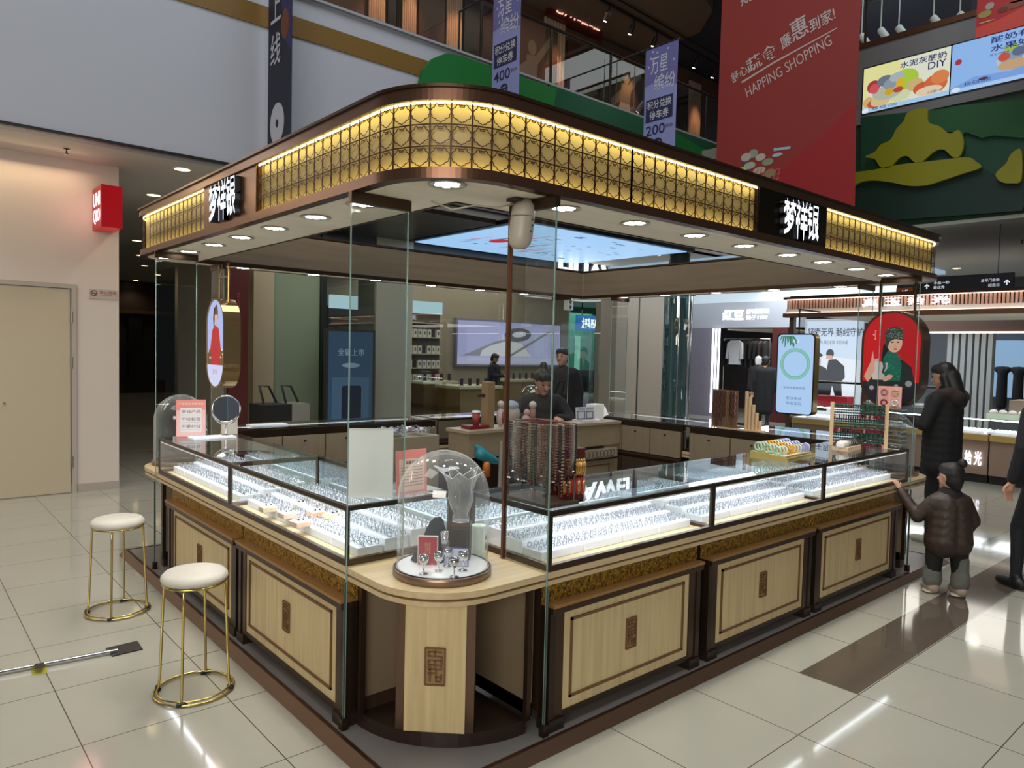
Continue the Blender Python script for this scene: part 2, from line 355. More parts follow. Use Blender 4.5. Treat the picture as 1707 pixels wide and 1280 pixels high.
relief('relief_panel', [UX(a, b, X) for a, b in [(1549, 188), (1552, 205), (1570, 215), (1580, 222), (1595, 222), (1603, 235), (1612, 222), (1640, 232), (1660, 228), (1707, 232)]]+[(0.5, 4.9), (0.5, 5.14)]+[UX(1707, 168, X), UX(1600, 178, X)], X-0.03, 0.05, M('relief_mid_green', '0a4a20', 0.5), 'mid green hill relief at the top right under the displays', 'x')
relief('relief_panel', smooth([UX(a, b, X) for a, b in [(1520, 190), (1550, 184), (1553, 206), (1572, 214), (1588, 226), (1604, 220), (1612, 240), (1606, 262), (1594, 265), (1578, 252), (1562, 256), (1543, 272), (1530, 273), (1518, 263), (1505, 266), (1490, 281), (1474, 281), (1464, 268), (1448, 264), (1464, 256), (1474, 244), (1490, 236), (1500, 218), (1512, 205)]]), X-0.08, 0.05, G4, 'olive yellow peak shaped relief in the middle of the green wall', 'x')
relief('relief_panel', smooth([UX(a, b, X) for a, b in [(1425, 292), (1460, 286), (1505, 277), (1560, 271), (1615, 265), (1632, 272), (1640, 282), (1610, 292), (1580, 302), (1550, 311), (1520, 312), (1490, 306), (1460, 303), (1440, 306), (1425, 313)]]), X-0.08, 0.05, G4, 'long olive yellow river shaped relief along the green wall', 'x')
relief('relief_panel', smooth([UX(a, b, X) for a, b in [(1707, 253), (1690, 260), (1682, 275), (1665, 292), (1672, 305), (1690, 308), (1707, 302)]]), X-0.08, 0.05, G4, 'olive yellow relief patch at the right edge of the green wall', 'x')
relief('relief_panel', [UX(a, b, X) for a, b in [(1425, 312), (1460, 303), (1490, 306), (1540, 311), (1600, 296), (1640, 280), (1670, 300), (1707, 306), (1707, 352), (1436, 372)]], X-0.035, 0.02, M('relief_blackish', '06271f', 0.5), 'blackish teal lower relief board above the soffit', 'x')
# upper floor: gallery wall, ceiling, railings
UPW = M('upper_shopfront', '6b4b38', 0.5); UPC = M('upper_ceiling', '6b5f50', 0.7)
u2 = MB(); u2.box(-14, 9.6, 5.0, 20, 9.8, 11, UPW); u2.build('wall_upper', **STR)
MB().box(-14, 6.2, 5.56, 20, 9.6, 5.7, M('upper_floor', '8a8580', 0.3)).build('floor_upper', **STR)
MB().box(10.1, -12, 5.3, 13.5, 6.2, 5.5, M('upper_floor', '8a8580', 0.3)).build('floor_upper_right', **STR)
MB().box(13.3, -12, 5.3, 13.5, 6, 11, M('upper_right_wall', '2c3330', 0.5)).build('wall_upper_right', **STR)
c2 = MB(); c2.prism([(9.4, 6.9), (10.6, 6.6), (11.9, 7.0), (12.6, 7.8), (12.8, 9.6), (-14, 9.6), (-14, 6.6), (6, 6.6)], 9.0, 9.2, UPC); c2.build('ceiling_upper', **STR)
MB().box(10.1, -12, 9.2, 20, 9.8, 9.4, M('upper_ceiling_blue', '2f3a4c', 0.7)).build('ceiling_upper_right', **STR)
# fluted pilasters and dark panels of the upper gallery shopfront
FL = M('fluted_pilaster', 'b89a86', 0.5)
def UY2(px, py): return ony(px, py, 9.55)
for k, (a, b_) in enumerate([(612, 640), (668, 692), (742, 768), (905, 940), (1030, 1058), (1100, 1128), (1150, 1170)]):
    xa = UY2(a, 60).x; xb = UY2(b_, 60).x; o = MB(); n = 7
    for i in range(n):
        xc = xa+(xb-xa)*(i+0.5)/n; o.tube([(xc, 9.52, 5.7), (xc, 9.52, 8.9)], (xb-xa)/n*0.5, FL, 8)
    o.build('trim_%d' % (10+k), **STR)
    lamp('gallery_spot', 'SPOT', ((xa+xb)/2, 9.15, 8.85), 150, (1, 0.5, 0.26), 0.05, (0.1, 0, 0), 0.85, 0.7)
o = thing('shopfront_panel', 'dark upper gallery shopfront with a brown and black framed window wall', 'shopfront')
for i, (a, b_) in enumerate([(640, 668), (692, 742), (768, 820), (942, 1028), (1060, 1098), (1130, 1148)]):
    xa = UY2(a, 60).x; xb = UY2(b_, 60).x
    MB().box(xa+0.05, 9.5, 5.75, xb-0.05, 9.57, 8.6, [M('gallery_panel_black', '17110e', 0.25), M('gallery_panel_brown', '4a2f20', 0.35)][i % 2]).build('panel', o)
# dancers pictured on the gallery wall (flat posters)
def dancer(x, s, lab, fl=1):
    o = MB(); o.T = FY(9.46); Q = lambda pts: [(x+fl*a*s, 5.8+b*s) for a, b in pts]
    o.prism([(x-0.62*s, 5.74), (x+0.62*s, 5.74), (x+0.62*s, 5.8+2.3*s), (x-0.62*s, 5.8+2.3*s)], 0, 0.02, M('poster_brown', '54402f', 0.5))
    SK = M('poster_skin', '8a7b6c', 0.5); DR = M('poster_dress', 'b5ada4', 0.5)
    o.poly(Q([(-.5, 0), (.5, 0), (.36, .5), (.2, .95), (.14, 1.4), (-.12, 1.4), (-.2, 1.0), (-.42, .5)]), 0.022, DR)
    o.poly(Q([(-.12, 1.38), (.14, 1.38), (.16, 1.6), (.42, 1.95), (.5, 2.15), (.45, 2.17), (.1, 1.72), (-.1, 1.7)]), 0.024, SK)
    o.poly([(x+fl*(0.02+.1*math.cos(t))*s, 5.8+(1.84+.13*math.sin(t))*s) for t in [i*PI/6 for i in range(12)]], 0.026, SK)
    o.poly(Q([(-.1, 1.6), (-.4, 1.35), (-.58, 1.0), (-.52, .98), (-.32, 1.25), (-.08, 1.42)]), 0.025, SK)
    o.build('poster', None, lab, 'poster')
dancer(UY2(880, 70).x, 1.25, 'tall brown poster of a dancer in a pale dress, left one of the pair')
dancer(UY2(1045, 150).x-0.2, 1.35, 'tall brown poster of a dancer raising one arm, behind the purple hanging banner')
o = MB(); o.T = FY(9.4); a = UY2(902, 22); b_ = UY2(940, -2)
o.box(a.x, a.z-0.1, 0, b_.x+1.0, a.z+0.45, 0.1, M('sign_red_box', '571c12', 0.4)); o.text('亳州罐罐', a.x+0.08, a.z, b_.x+0.9, a.z+0.33, EM('ffb9a0', 1.2), 0.02, z=0.1)
o.build('shop_sign', None, 'small glowing red shop sign high on the upper gallery', 'sign')
def railing(name, pts, label, h=0.95, z=5.72, posts=()):
    t = thing(name, label, 'railing')
    rl = MB(); rl.tube([(p[0], p[1], z+h) for p in pts], 0.028, M('rail_dark', '2b211c', 0.3, 0.6)); rl.build('handrail', t)
    for (a, b_) in zip(pts[:-1], pts[1:]):
        d = (Vector(b_)-Vector(a)); n = max(1, int(d.length/1.35)); 
        for i in range(n):
            p = Vector(a)+d*(i/n); q = Vector(a)+d*((i+1)/n); e = d.normalized()*0.02
            MB().add([(p.x+e.x, p.y+e.y, z), (q.x-e.x, q.y-e.y, z), (q.x-e.x, q.y-e.y, z+h-0.04), (p.x+e.x, p.y+e.y, z+h-0.04)], [(0, 1, 2, 3)], GSTORE).build('railing_glass', t)
            MB().tube([(p.x, p.y, z-0.02), (p.x, p.y, z+h)], 0.022, M('rail_dark', '2b211c')).build('post', t)
railing('balcony_railing', [(-6, 6.08), (13.2, 6.08)], 'dark glass balcony railing along the upper floor above the green reliefs')
railing('balcony_railing', [(9.98, 4.55), (9.98, -2)], 'bronze glass railing above the yogurt advertising displays', z=6.45, h=0.9)
# track lights of the upper gallery
t = thing('track_light', 'long black ceiling track with small spotlights above the upper gallery', 'track light')
P0 = onz(985, -10, 8.95); P1 = onz(1205, 112, 8.95)
MB().tube([P0, P1], 0.03, BLACK).tube([P0+Vector((0.25, -0.25, 0)), P1+Vector((0.25, -0.25, 0))], 0.02, BLACK).build('track', t)
for i in range(6):
    p = P0.lerp(P1, 0.12+i*0.165); s_ = thing_p = MB(); s_.tube([p+Vector((0, 0, -0.02)), p+Vector((0.0, 0.03, -0.16))], 0.02, BLACK); s_.tube([p+Vector((0, 0.03, -0.13)), p+Vector((0.0, 0.12, -0.3))], 0.05, BLACK, 12)
    q = s_.build('spotlight', t); MB().tube([p+Vector((0, 0.121, -0.3)), p+Vector((0, 0.126, -0.312))], 0.035, EM('ffe9c0', 8), 12).build('lens', q)
# ================================================================ ceiling fixtures
def downlight(x, y, z, label, r=0.085, col='ffe2a0', s=6, power=0, name='ceiling_light'):
    t = thing(name, label, 'ceiling light', 'ceiling lights of the corridor', (x, y, z))
    MB().lathe([(r*1.0, 0.0), (r*1.25, 0.0), (r*1.25, -0.006), (r*1.0, -0.008)], WHITE, n=20).build('trim_ring', t)
    MB().lathe([(0, -0.003), (r, -0.003)], EM(col, s), n=20).build('lens', t)
    if power: lamp('downlight_glow', 'SPOT', (x, y, z-0.05), power, (1, 0.86, 0.62), 0.06, (0, 0, 0), 2.2, 0.8)
for i, (x, y) in enumerate([(1.107, 6.584), (1.283, 8.405), (2.298, 13.418), (3.7, 18.4), (4.66, 20.8), (4.72, 23.5), (3.0, 16.0)]):
    downlight(x, y, ZC, 'round warm recessed ceiling light in the left corridor, %s from the atrium' % ORD[i], power=28 if i < 3 else 18)
for i, (px, py) in enumerate([(1097, 425), (1127, 431)]):
    p = onz(px, py, ZC); downlight(p.x, p.y, ZC, 'small warm recessed ceiling light right of the blue ceiling screen, ' + ['left one of the pair', 'right one of the pair'][i], r=0.06)
for i, (px, py) in enumerate([(1595, 447), (1693, 466), (1566, 521), (1690, 521)]):
    p = onz(px, py, ZC); downlight(p.x, p.y, ZC, 'recessed ceiling light over the right shops, %s from the left' % ORD[i], r=0.08, power=10)
p = onz(687, 349, ZC); downlight(p.x, p.y, ZC, 'warm ceiling light seen beside the top of the left glass pane', r=0.07)
def sprinkler(x, y, label):
    MB().lathe([(0.03, 0), (0.03, -0.008), (0.008, -0.01), (0.008, -0.045), (0.022, -0.05), (0.022, -0.054), (0, -0.055)], M('brass_dark', '4d453a', 0.4, 0.8), n=10).build('fire_sprinkler', None, label, 'sprinkler', loc=None).location = (x, y, ZC)
p = onz(111, 248, ZC); sprinkler(p.x, p.y, 'small fire sprinkler on the corridor ceiling above the red cube sign')
p = onz(1194, 428, ZC); sprinkler(p.x, p.y, 'small fire sprinkler on the ceiling right of the blue screen')
p = onz(1704, 400, ZC); sprinkler(p.x, p.y, 'small fire sprinkler on the ceiling at the right edge of the view')
# ceiling display above the back of the kiosk
t = thing('ceiling_screen', 'large pale blue ceiling display with red and black brush strokes', 'screen')
MB().box(5.6, 5.80, 3.60, 9.86, 8.90, 3.66, M('screen_frame_black', '0b0f12', 0.3)).build('frame', t)
s_ = MB(); s_.box(5.73, 5.9, 3.590, 9.75, 8.84, 3.598, EM('9dc6ee', 0.92))
def blob(pts, m, z): s_.add([(x, y, z) for x, y in pts[::-1]], [tuple(range(len(pts)))], m)
RD = EM('c22a3a', 0.8); KB = EM('39434f', 0.8); RQ = random.Random(3)
for (x, y, l, m) in [(6.1, 8.0, .9, RD), (6.4, 7.7, 1.2, KB), (6.2, 8.2, .6, KB), (6.7, 7.3, 1.1, RD), (7.1, 8.3, 1.3, RD), (7.3, 8.0, 1.2, KB), (7.6, 8.3, 1.0, RD), (8.0, 8.35, .9, KB), (7.7, 8.5, 1.1, RD)]:
    blob([(x, y), (x+.12*l, y-.3*l), (x+.16*l, y-l), (x+.1*l, y-.5*l)], m, 3.588)
blob(ell(6.62, 7.55, .16, .22, 16), RD, 3.587)
for i in range(34):
    x = RQ.uniform(6.4, 9.3); y = RQ.uniform(6.1, 8.4)
    blob(ell(x, y, RQ.uniform(.03, .1), RQ.uniform(.02, .05), 8), EM('5b6f88', 0.8), 3.587)
s_.build('display', t)
lamp('screen_glow', 'AREA', (7.7, 7.3, 3.57), 45, (0.6, 0.8, 1), 3.6, sy=2.6)
MB().box(2.6, 6.35, 3.60, 5.55, 9.0, ZC, M('dark_ceiling_panel', '241a12', 0.4)).build('ceiling_panel', None, 'dark brown ceiling panel left of the blue ceiling display', 'ceiling panel')
# ================================================================ corridor and shop behind (phone shop), y = 8.9
YS = 8.95
CW = M('corridor_dark', '2a1c10', 0.5)
MB().box(-4, 24, 0, 12, 24.2, ZC, CW).build('wall_corridor_end', **STR)
MB().box(-0.1, 9.0, 0, 0.56, 24, ZC, CW).build('wall_corridor_side', **STR)
t = thing('shop_window_wall', 'dark corridor shopfront with two rows of tall narrow windows', 'shopfront')
for j, (z0, z1) in enumerate([(0.5, 1.35), (1.6, 2.5)]):
    for i in range(9):
        xa = 1.2+i*0.85; MB().box(xa, 23.9, z0, xa+0.42, 23.98, z1, BLACK).build('window', t)
MB().box(0.6, 23.85, 2.6, 9, 23.98, 2.72, M('beam_brown', '4b3720', 0.4)).build('beam', t)
def colx(a, b_, y=YS): return ony(a, 580, y).x, ony(b_, 580, y).x
xa, xb = colx(378, 411, 8.2)
t = MB(); t.T = FY(8.2); t.box(xa, 0.0, 0, xb, 2.75, 0.06, M('banner_maroon', '4e1210', 0.5)); t.text('喜迎', xa+0.12, 2.1, xb-0.12, 2.45, M('maroon_text', '9a4a40'), 0.003, z=0.06); t.text('新春', xa+0.12, 1.5, xb-0.12, 1.85, M('maroon_text', '9a4a40'), 0.003, z=0.06)
t.build('banner_stand', None, 'dark red upright banner board at the corridor entrance', 'banner')
xa, xb = colx(418, 452)
MB().box(xa, YS-0.1, 0, xb, YS+0.6, ZC, M('pillar_beige', '94886f', 0.55)).build('wall_pillar_left', **STR)
xa2, xb2 = colx(452, 532)
MB().box(xa2, YS, 0, xb2, YS+0.05, ZC, M('backpainted_glass', '76836f', 0.15)).build('wall_shop_left', **STR)
MB().box(colx(533, 541)[0], YS-0.06, 0, colx(533, 541)[1], YS+0.05, ZC, M('green_black_post', '1a211c', 0.3)).build('trim_20', **STR)
xa, xb = colx(624, 684)
MB().box(xa, YS-0.05, 0, xb, YS+0.6, ZC, M('pillar_grey', '96917f', 0.25)).build('wall_pillar_mid', **STR)
xa, xb = colx(1024, 1102)
MB().box(xa, YS-0.05, 0, xb, YS+0.6, ZC, M('pillar_beige_right', '80776a', 0.35)).build('wall_pillar_right', **STR)
MB().box(colx(1060, 1062)[0], YS-0.055, 0, colx(1060, 1062)[1], YS-0.045, ZC, BLACK).build('trim_21', **STR)
# black fascia with white letters
hx0, hx1 = 5.6, 11.4
MB().box(2.5, YS-0.02, 3.05, hx1, YS+0.25, 3.64, M('fascia_black', '101417', 0.3)).build('wall_fascia', **STR)
p0 = UY(931, 434, YS-0.03); p1 = UY(1053, 455, YS-0.03)
o = MB(); o.T = FY(YS-0.03); hw = p1[0]-p0[0]
o.text('HUAWEI', p0[0], p0[1]-0.36, p1[0]+0.12, p0[1]+0.02, EM('f2f8ff', 2.2), 0.03, bold=0.03)
o.build('shop_sign', None, 'glowing white capital letters on the black fascia below the ceiling screen', 'sign')
# shop interior
YB = 13.2
BW = M('shop_wall_taupe', '9a8c78', 0.55)
XR = ony(946, 600, YB).x
MB().box(3.0, YB, 0, XR, YB+0.2, ZC, BW).build('wall_shop_back', **STR)
MB().box(3.0, 9.2, 3.42, XR, YB, 3.5, M('shop_ceiling', 'bdb6a6', 0.6)).build('ceiling_shop', **STR)
# glass front
gl = MB()
for a, b_ in [(541, 624), (684, 1000)]:
    xa, xb = colx(a, b_); gl.add([(xa, YS, 0.05), (xb, YS, 0.05), (xb, YS, 3.05), (xa, YS, 3.05)], [(0, 1, 2, 3)], GSTORE)
gl.build('window_1', **STR)
t = thing('wall_display', 'wide pale violet advertising screen picturing a ring on a mountain shape', 'screen'); Y = YB-0.12
a0, a1, a2, a3 = [UY(x, y, Y) for x, y in [(762, 604), (932, 611), (932, 541), (762, 535)]]
zt_ = (a2[1]+a3[1])/2; zb_ = (a0[1]+a1[1])/2; xl, xr = a0[0], a1[0]
MB().box(xl-.05, Y, zb_-.05, xr+.05, YB, zt_+.05, M('frame_violet_grey', '77758a', 0.4)).build('frame', t)
s_ = MB(); s_.T = FY(Y-0.002); W_ = xr-xl; H_ = zt_-zb_; LB = lambda u, v: (xl+u*W_, zb_+v*H_)
s_.poly([LB(0, 0), LB(1, 0), LB(1, 1), LB(0, 1)], 0, EM('b9b8ea', 0.75))
s_.poly([LB(.04, .2), LB(.7, .2), LB(.62, .5), LB(.5, .62), LB(.35, .55), LB(.2, .38)], .002, EM('8f8f9a', 0.7))
s_.poly([LB(.2, .2), LB(.7, .2), LB(.6, .52), LB(.45, .56), LB(.3, .45), LB(.22, .34)], .004, EM('d8d4dc', 0.8))
s_.poly([LB(.46, .2), LB(.5, .2), LB(.9, .82), LB(.86, .82)], .006, EM('7b8076', 0.6))
c1 = [LB(.56+.13*math.cos(t_)-.02*math.sin(t_), .72+.16*math.sin(t_)+.04*math.cos(t_)) for t_ in [i*PI/12 for i in range(24)]]
c2_ = [LB(.57+.07*math.cos(t_), .73+.07*math.sin(t_)+.02*math.cos(t_)) for t_ in [i*PI/12 for i in range(24)]]
s_.poly(c1, .008, EM('454a50', 0.5)); s_.poly(c2_, .010, EM('d3d6e6', 0.8)); s_.poly([LB(0, 0), LB(1, 0), LB(1, .16), LB(0, .16)], .003, EM('c8c6ea', 0.75))
s_.build('display', t)
lamp('wall_screen_glow', 'AREA', ((xl+xr)/2, Y-0.1, (zt_+zb_)/2), 14, (0.78, 0.76, 1), 3.0, (PI/2, 0, 0), sy=1)
t = thing('shelf_unit', 'wall shelving with boxed goods under a small screen in the phone shop', 'shelves'); Y = 12.7
xa = ony(686, 600, Y).x; xb = ony(732, 600, Y).x
MB().box(xa-2.2, Y, 0.1, xb, YB, 2.6, M('shelf_dark', '3b342c', 0.5)).build('carcass', t)
for z in (0.45, 0.85, 1.2, 1.55, 1.95, 2.3): MB().box(xa-2.2, Y-0.12, z, xb, Y, z+0.025, M('shelf_edge', 'b0a590', 0.4)).build('shelf', t)
zz = UY(710, 523, Y); z2 = UY(710, 503, Y)
MB().box(xa-2.2, Y-0.1, zz[1], xb, Y, z2[1], EM('bfe0ec', 0.9)).build('screen', t)
n_ = 0
bx = MB().box(0, 0, 0, 0.11, 0.08, 0.19, M('carton_white', 'cfc8bd', 0.5)).box(0.035, -0.002, 0.06, 0.075, 0, 0.14, M('carton_mark', '55504a')).build('phone_box', None, 'small white carton on the phone shop shelves', 'box', 'boxed phones on the phone shop shelves')
for k, z in enumerate((0.475, 0.875, 1.225, 1.575, 1.975)):
    for i in range(16):
        if (i*7+k*5) % 9 == 0: continue
        c = bx if n_ == 0 else dup(bx); n_ += 1; c.location = (xb-0.16-i*0.135, Y-0.1, z)
def table(x0, y0, x1, y1, h, label, col='8b6b3c'):
    t = thing('display_table', label, 'table'); MB().bbox(x0, y0, h-0.06, x1, y1, h, M('table_top_pale', 'd9c9a4', 0.3)).build('table_top', t)  # same plain pale top on every table
    MB().box(x0+0.06, y0+0.05, 0.05, x1-0.06, y1-0.05, h-0.06, M('table_wood_'+col, col, 0.5)).build('body', t)
    MB().box(x0+0.1, y0+0.08, 0, x1-0.1, y1-0.08, 0.05, BLACK).build('plinth', t); return t
xa, xb = [ony(x, 660, 10.9).x for x in (705, 764)]; table(xa, 10.9, xb, 11.5, 0.98, 'oak display table in the phone shop, left one nearest the glass', '7d6039')
xa, xb = [ony(x, 660, 9.9).x for x in (766, 838)]; table(xa, 9.9, xb, 10.8, 0.92, 'oak display table in the phone shop, right one nearest the glass', '8a672f')
xa, xb = [ony(x, 640, 12).x for x in (840, 960)]; table(xa, 11.8, xb, 12.5, 0.95, 'long display table along the far wall of the phone shop')
ph = MB().box(-0.04, -0.01, 0.02, 0.04, 0.0, 0.16, BLACK).box(-0.05, -0.02, 0, 0.05, 0.03, 0.02, CHROME).build('phone_on_stand', None, 'small dark phone on a stand on a phone shop table', 'phone', 'phones standing on the shop tables')
n_ = 0
for (x0_, y_, z_, k) in [(ony(713, 640, 11).x, 11.0, .98, 4), (ony(775, 640, 10.0).x, 10.0, .92, 5), (ony(850, 640, 11.9).x, 11.9, .95, 9)]:
    for i in range(k):
        c = ph if n_ == 0 else dup(ph); n_ += 1; c.location = (x0_+i*0.22, y_+0.12, z_); c['label'] = 'small dark phone on a stand on the %s phone shop table, %s from left' % (['left', 'right', 'far'][[4, 5, 9].index(k) if k != 5 else 1], ORD[i])
# blue display stand in front of the shop
t = thing('advert_stand', 'tall dark blue standing display board with a picture of a phone', 'display stand'); Y = 8.4
a = UY(548, 550, Y); b_ = UY(622, 556, Y); z1_ = (a[1]+b_[1])/2
MB().box(a[0]-.04, Y+.002, 0.02, b_[0]+.04, Y+0.1, z1_+.04, M('stand_frame', '2a2723', 0.4)).build('frame', t)
s_ = MB(); s_.T = FY(Y); w2 = b_[0]-a[0]; x_ = a[0]
s_.poly([(x_, .12), (x_+w2, .12), (x_+w2, z1_), (x_, z1_)], 0, EM('35536e', 0.42))
s_.poly([(x_+.08*w2, .3), (x_+.92*w2, .3), (x_+.92*w2, z1_*.62), (x_+.08*w2, z1_*.62)], .002, EM('4a6c88', 0.4))
s_.poly(rrect(x_+.3*w2, .42, x_+.74*w2, z1_*.55, .04), .004, EM('10182c', 0.5))
s_.text('全新上市', x_+.2*w2, z1_*.80, x_+.8*w2, z1_*.86, EM('8fa6ba', 0.5), 0.003, z=.002)
s_.poly(ell(x_+.5*w2, z1_*.72, .2*w2, .05*w2, 16), .003, EM('8fa6ba', 0.4))
s_.build('panel', t)
# ================================================================ THE KIOSK
KW, KL = 5.17, 4.03
ZP, ZS, ZB, ZT, ZK, ZKT = 0.045, 0.693, 0.75, 1.015, 2.35, 2.687
RKC = 0.38
# platform with a sloping bronze edge
t = thing('kiosk_platform', 'low dark grey platform with a sloping bronze edge under the jewellery kiosk', 'platform')
P_ = [(-.058, -.058), (KW+.058, -.058), (KW+.058, KL+.058), (-.058, KL+.058)]; Q_ = [(-.095, -.095), (KW+.095, -.095), (KW+.095, KL+.095), (-.095, KL+.095)]
P2 = [(-.04, -.04), (KW+.04, -.04), (KW+.04, KL+.04), (-.04, KL+.04)]
V = [(x, y, 0.001) for x, y in Q_]+[(x, y, ZP) for x, y in P_]
e = MB(); e.add(V, [(i, (i+1) % 4, 4+(i+1) % 4, 4+i) for i in range(4)], M('skirt_bronze', '6e5645', 0.3, 0.55))
e.ring(P_, P2, ZP-0.003, ZP+0.004, COPPER); e.build('edge_trim', t)
MB().prism(P2, 0.002, ZP, M('platform_grey', '75706c', 0.35, spec=0.4)).build('deck', t)
# continuous counter slab
def krr(o, r, n=24): return rrect(o, o, KW-o, KL-o, r, n)
t = thing('counter_slab', 'long pale wood double edged counter slab with rounded corners round the whole kiosk', 'counter')
inn = [(min(max(x, .57), 4.44), min(max(y, .57), 3.60)) for x, y in krr(0, .33)]
MB().ring(krr(-.005, .335), inn, 0.724, ZB, WOODX).build('upper_slab', t)
MB().ring(krr(.01, .32), inn, 0.712, 0.724, CARVE).build('groove', t)
MB().ring(krr(.0, .33), inn, ZS, 0.712, WOODX).build('lower_slab', t)
# ---- cabinets (local frame: x along the face from left to right, y inwards)
def emblem(cx, cz, w, h, y, n=(0, -1, 0)):
    o = MB(); o.T = FY(0) if False else Matrix.Translation((cx, y, cz)) @ frame((0, 0, 0), (1, 0, 0), (0, 0, 1)); b = w*0.075; d = 0.007
    def bar(x0, y0, x1, y1): o.box(x0*w, y0*h, 0, x1*w, y1*h, d, CARVE)
    o.box(-w/2, -h/2, 0, w/2, h/2, 0.002, M('carved_wood_light', '8f6f48', 0.5))
    for s in (-1, 1): o.box(s*w/2-b/2, -h/2, 0, s*w/2+b/2, h/2, d, CARVE); o.box(-w/2, s*h/2-b/2, 0, w/2, s*h/2+b/2, d, CARVE)
    t_ = .035
    for yy in (.40, .28, .17, .04, -.07): bar(-.36, yy-t_/2, .36, yy+t_/2)
    for xx in (-.33, 0, .33): bar(xx-.045, .04, xx+.045, .17); bar(xx-.04, -.07, xx+.04, .0)
    bar(-.04, .28, .04, .45); bar(-.38, .28, -.30, .40); bar(.30, .17, .38, .28)
    bar(-.30, -.40, -.20, .0); bar(-.36, -.20, .0, -.16); bar(.02, -.38, .10, -.07); bar(.02, -.30, .36, -.26); bar(.28, -.40, .36, -.2); bar(.02, -.42, .36, -.385)
    return o
def cabinet(L, D, label, loc, rz, back='front'):
    t = thing('display_cabinet', label, 'cabinet', None, loc, rz); z0 = ZP
    MB().box(0.03, 0.03, z0+0.05, L-0.03, D, 0.693, DKWOOD).build('carcass', t)
    e = MB(); e.bbox(0, -0.03, 0.568, L, 0.05, 0.596, BRONZE, 0.003).box(0.0, -.012, z0+.05, .035, .05, .568, DKFRAME).box(L-.035, -.012, z0+.05, L, .05, .568, DKFRAME)
    e.box(0.035, -.006, z0+.05, .09, .04, .568, BRONZE).box(L-.09, -.006, z0+.05, L-.035, .04, .568, BRONZE).box(.09, -.006, .093, L-.09, .04, .117, DKFRAME)
    e.build('frame', t)
    MB().box(-0.0, -0.034, 0.597, L, 0.05, 0.611, LEDGE).build('ledge', t)
    MB().box(0.0, 0.018, 0.611, L, 0.05, 0.692, GOLDF).build('carved_frieze', t)
    p = MB(); x0, x1, y0, y1 = .09, L-.09, .117, .568
    p.box(x0, 0, y0, x1, .03, y1, WOOD); c = .045; g = .012
    for a in ((x0+c, y0+c, x1-c, y0+c+g), (x0+c, y1-c-g, x1-c, y1-c), (x0+c, y0+c, x0+c+g, y1-c), (x1-c-g, y0+c, x1-c, y1-c)): p.box(a[0], -.007, a[1], a[2], 0, a[3], CARVE)
    q = p.build('door', t)
    emblem((x0+x1)/2, .355, .072, .145, -.001).build('emblem', q)
    for x in (0.0, L-.09): MB().box(x, -.02, z0, x+.09, .06, z0+.05, M('foot_dark', '241a15', 0.4)).build('foot', t)
    return t
cabinet(1.11, .5, 'wood panelled cabinet of the right face, nearest the rounded corner counter', (.655, 0, 0), 0)
cabinet(1.15, .5, 'wood panelled cabinet in the middle of the right face', (1.84, 0, 0), 0)
cabinet(1.29, .5, 'wood panelled cabinet at the far right end of the right face', (3.045, 0, 0), 0)
cabinet(1.23, .5, 'wood panelled cabinet of the left face behind the front stool', (0, 1.80, 0), -PI/2)
cabinet(1.28, .5, 'wood panelled cabinet of the left face behind the far stool', (0, 3.12, 0), -PI/2)
for i, (l, x, y, rz) in enumerate([(1.2, 4.42, KL, PI), (1.2, 3.1, KL, PI), (1.2, 1.8, KL, PI), (1.15, KW, .62, PI/2), (1.15, KW, 1.83, PI/2)]):
    cabinet(l, .4, 'cabinet on the %s outer side of the kiosk, %s one' % (['back', 'back', 'back', 'right', 'right'][i], ['right', 'middle', 'left', 'front', 'rear'][i]), (x, y, 0), rz)
# inner fronts of the cabinets with small dark knobs
def inner_front(name, x0, y0, x1, y1, n, label):
    t = thing(name, label, 'cabinet'); a = Vector((x0, y0, 0)); b_ = Vector((x1, y1, 0)); d = (b_-a); L = d.length; u = d.normalized()
    def T(): return Matrix(((u.x, -u.y, 0, x0), (u.y, u.x, 0, y0), (0, 0, 1, 0), (0, 0, 0, 1)))
    o = MB(); o.T = T(); o.box(0, 0.005, 0.1, L, 0.03, ZT-0.075, DKWOOD).box(0, 0, ZT-.07, L, .03, ZT-.012, DKFRAME).box(0, -.002, .62, L, .03, .645, DKFRAME).build('frame', t)
    o = MB(); o.T = T(); o.box(0, -.01, .645, L, .02, .67, COPPER); o.build('shelf_rail', t)
    for i in range(n):
        w_ = L/n; k = MB(); k.T = T(); k.box(i*w_+.006, -.012, .68, (i+1)*w_-.006, .004, ZT-.075, M('inner_door_veneer', '857763', 0.45, grain=((30, 30, 2), .3, '75684f')))
        q = k.build('door', t); k = MB(); k.T = T(); xk = (i+.5)*w_; k.tube([(xk, -.012, ZT-.12), (xk, -.03, ZT-.12)], .008, BLACK, 8); k.build('knob', q)
    for i in range(n):
        w_ = L/n; k = MB(); k.T = T(); k.box(i*w_+.006, -.006, .10, (i+1)*w_-.006, .004, .615, M('inner_lower', '3b2e24', 0.5)); k.build('lower_panel', t)
    return t
inner_front('storage_cabinet', .62, 3.575, 2.55, 3.575, 5, 'inside doors of the back row of cabinets with small dark knobs, behind the mirror')
inner_front('storage_cabinet', 4.42, 3.55, 4.42, 2.05, 4, 'inside doors of the right row of cabinets beside the cashier desk')
inner_front('storage_cabinet', 4.42, 1.95, 4.42, 0.6, 3, 'inside doors of the right row of cabinets under the garnet rack')
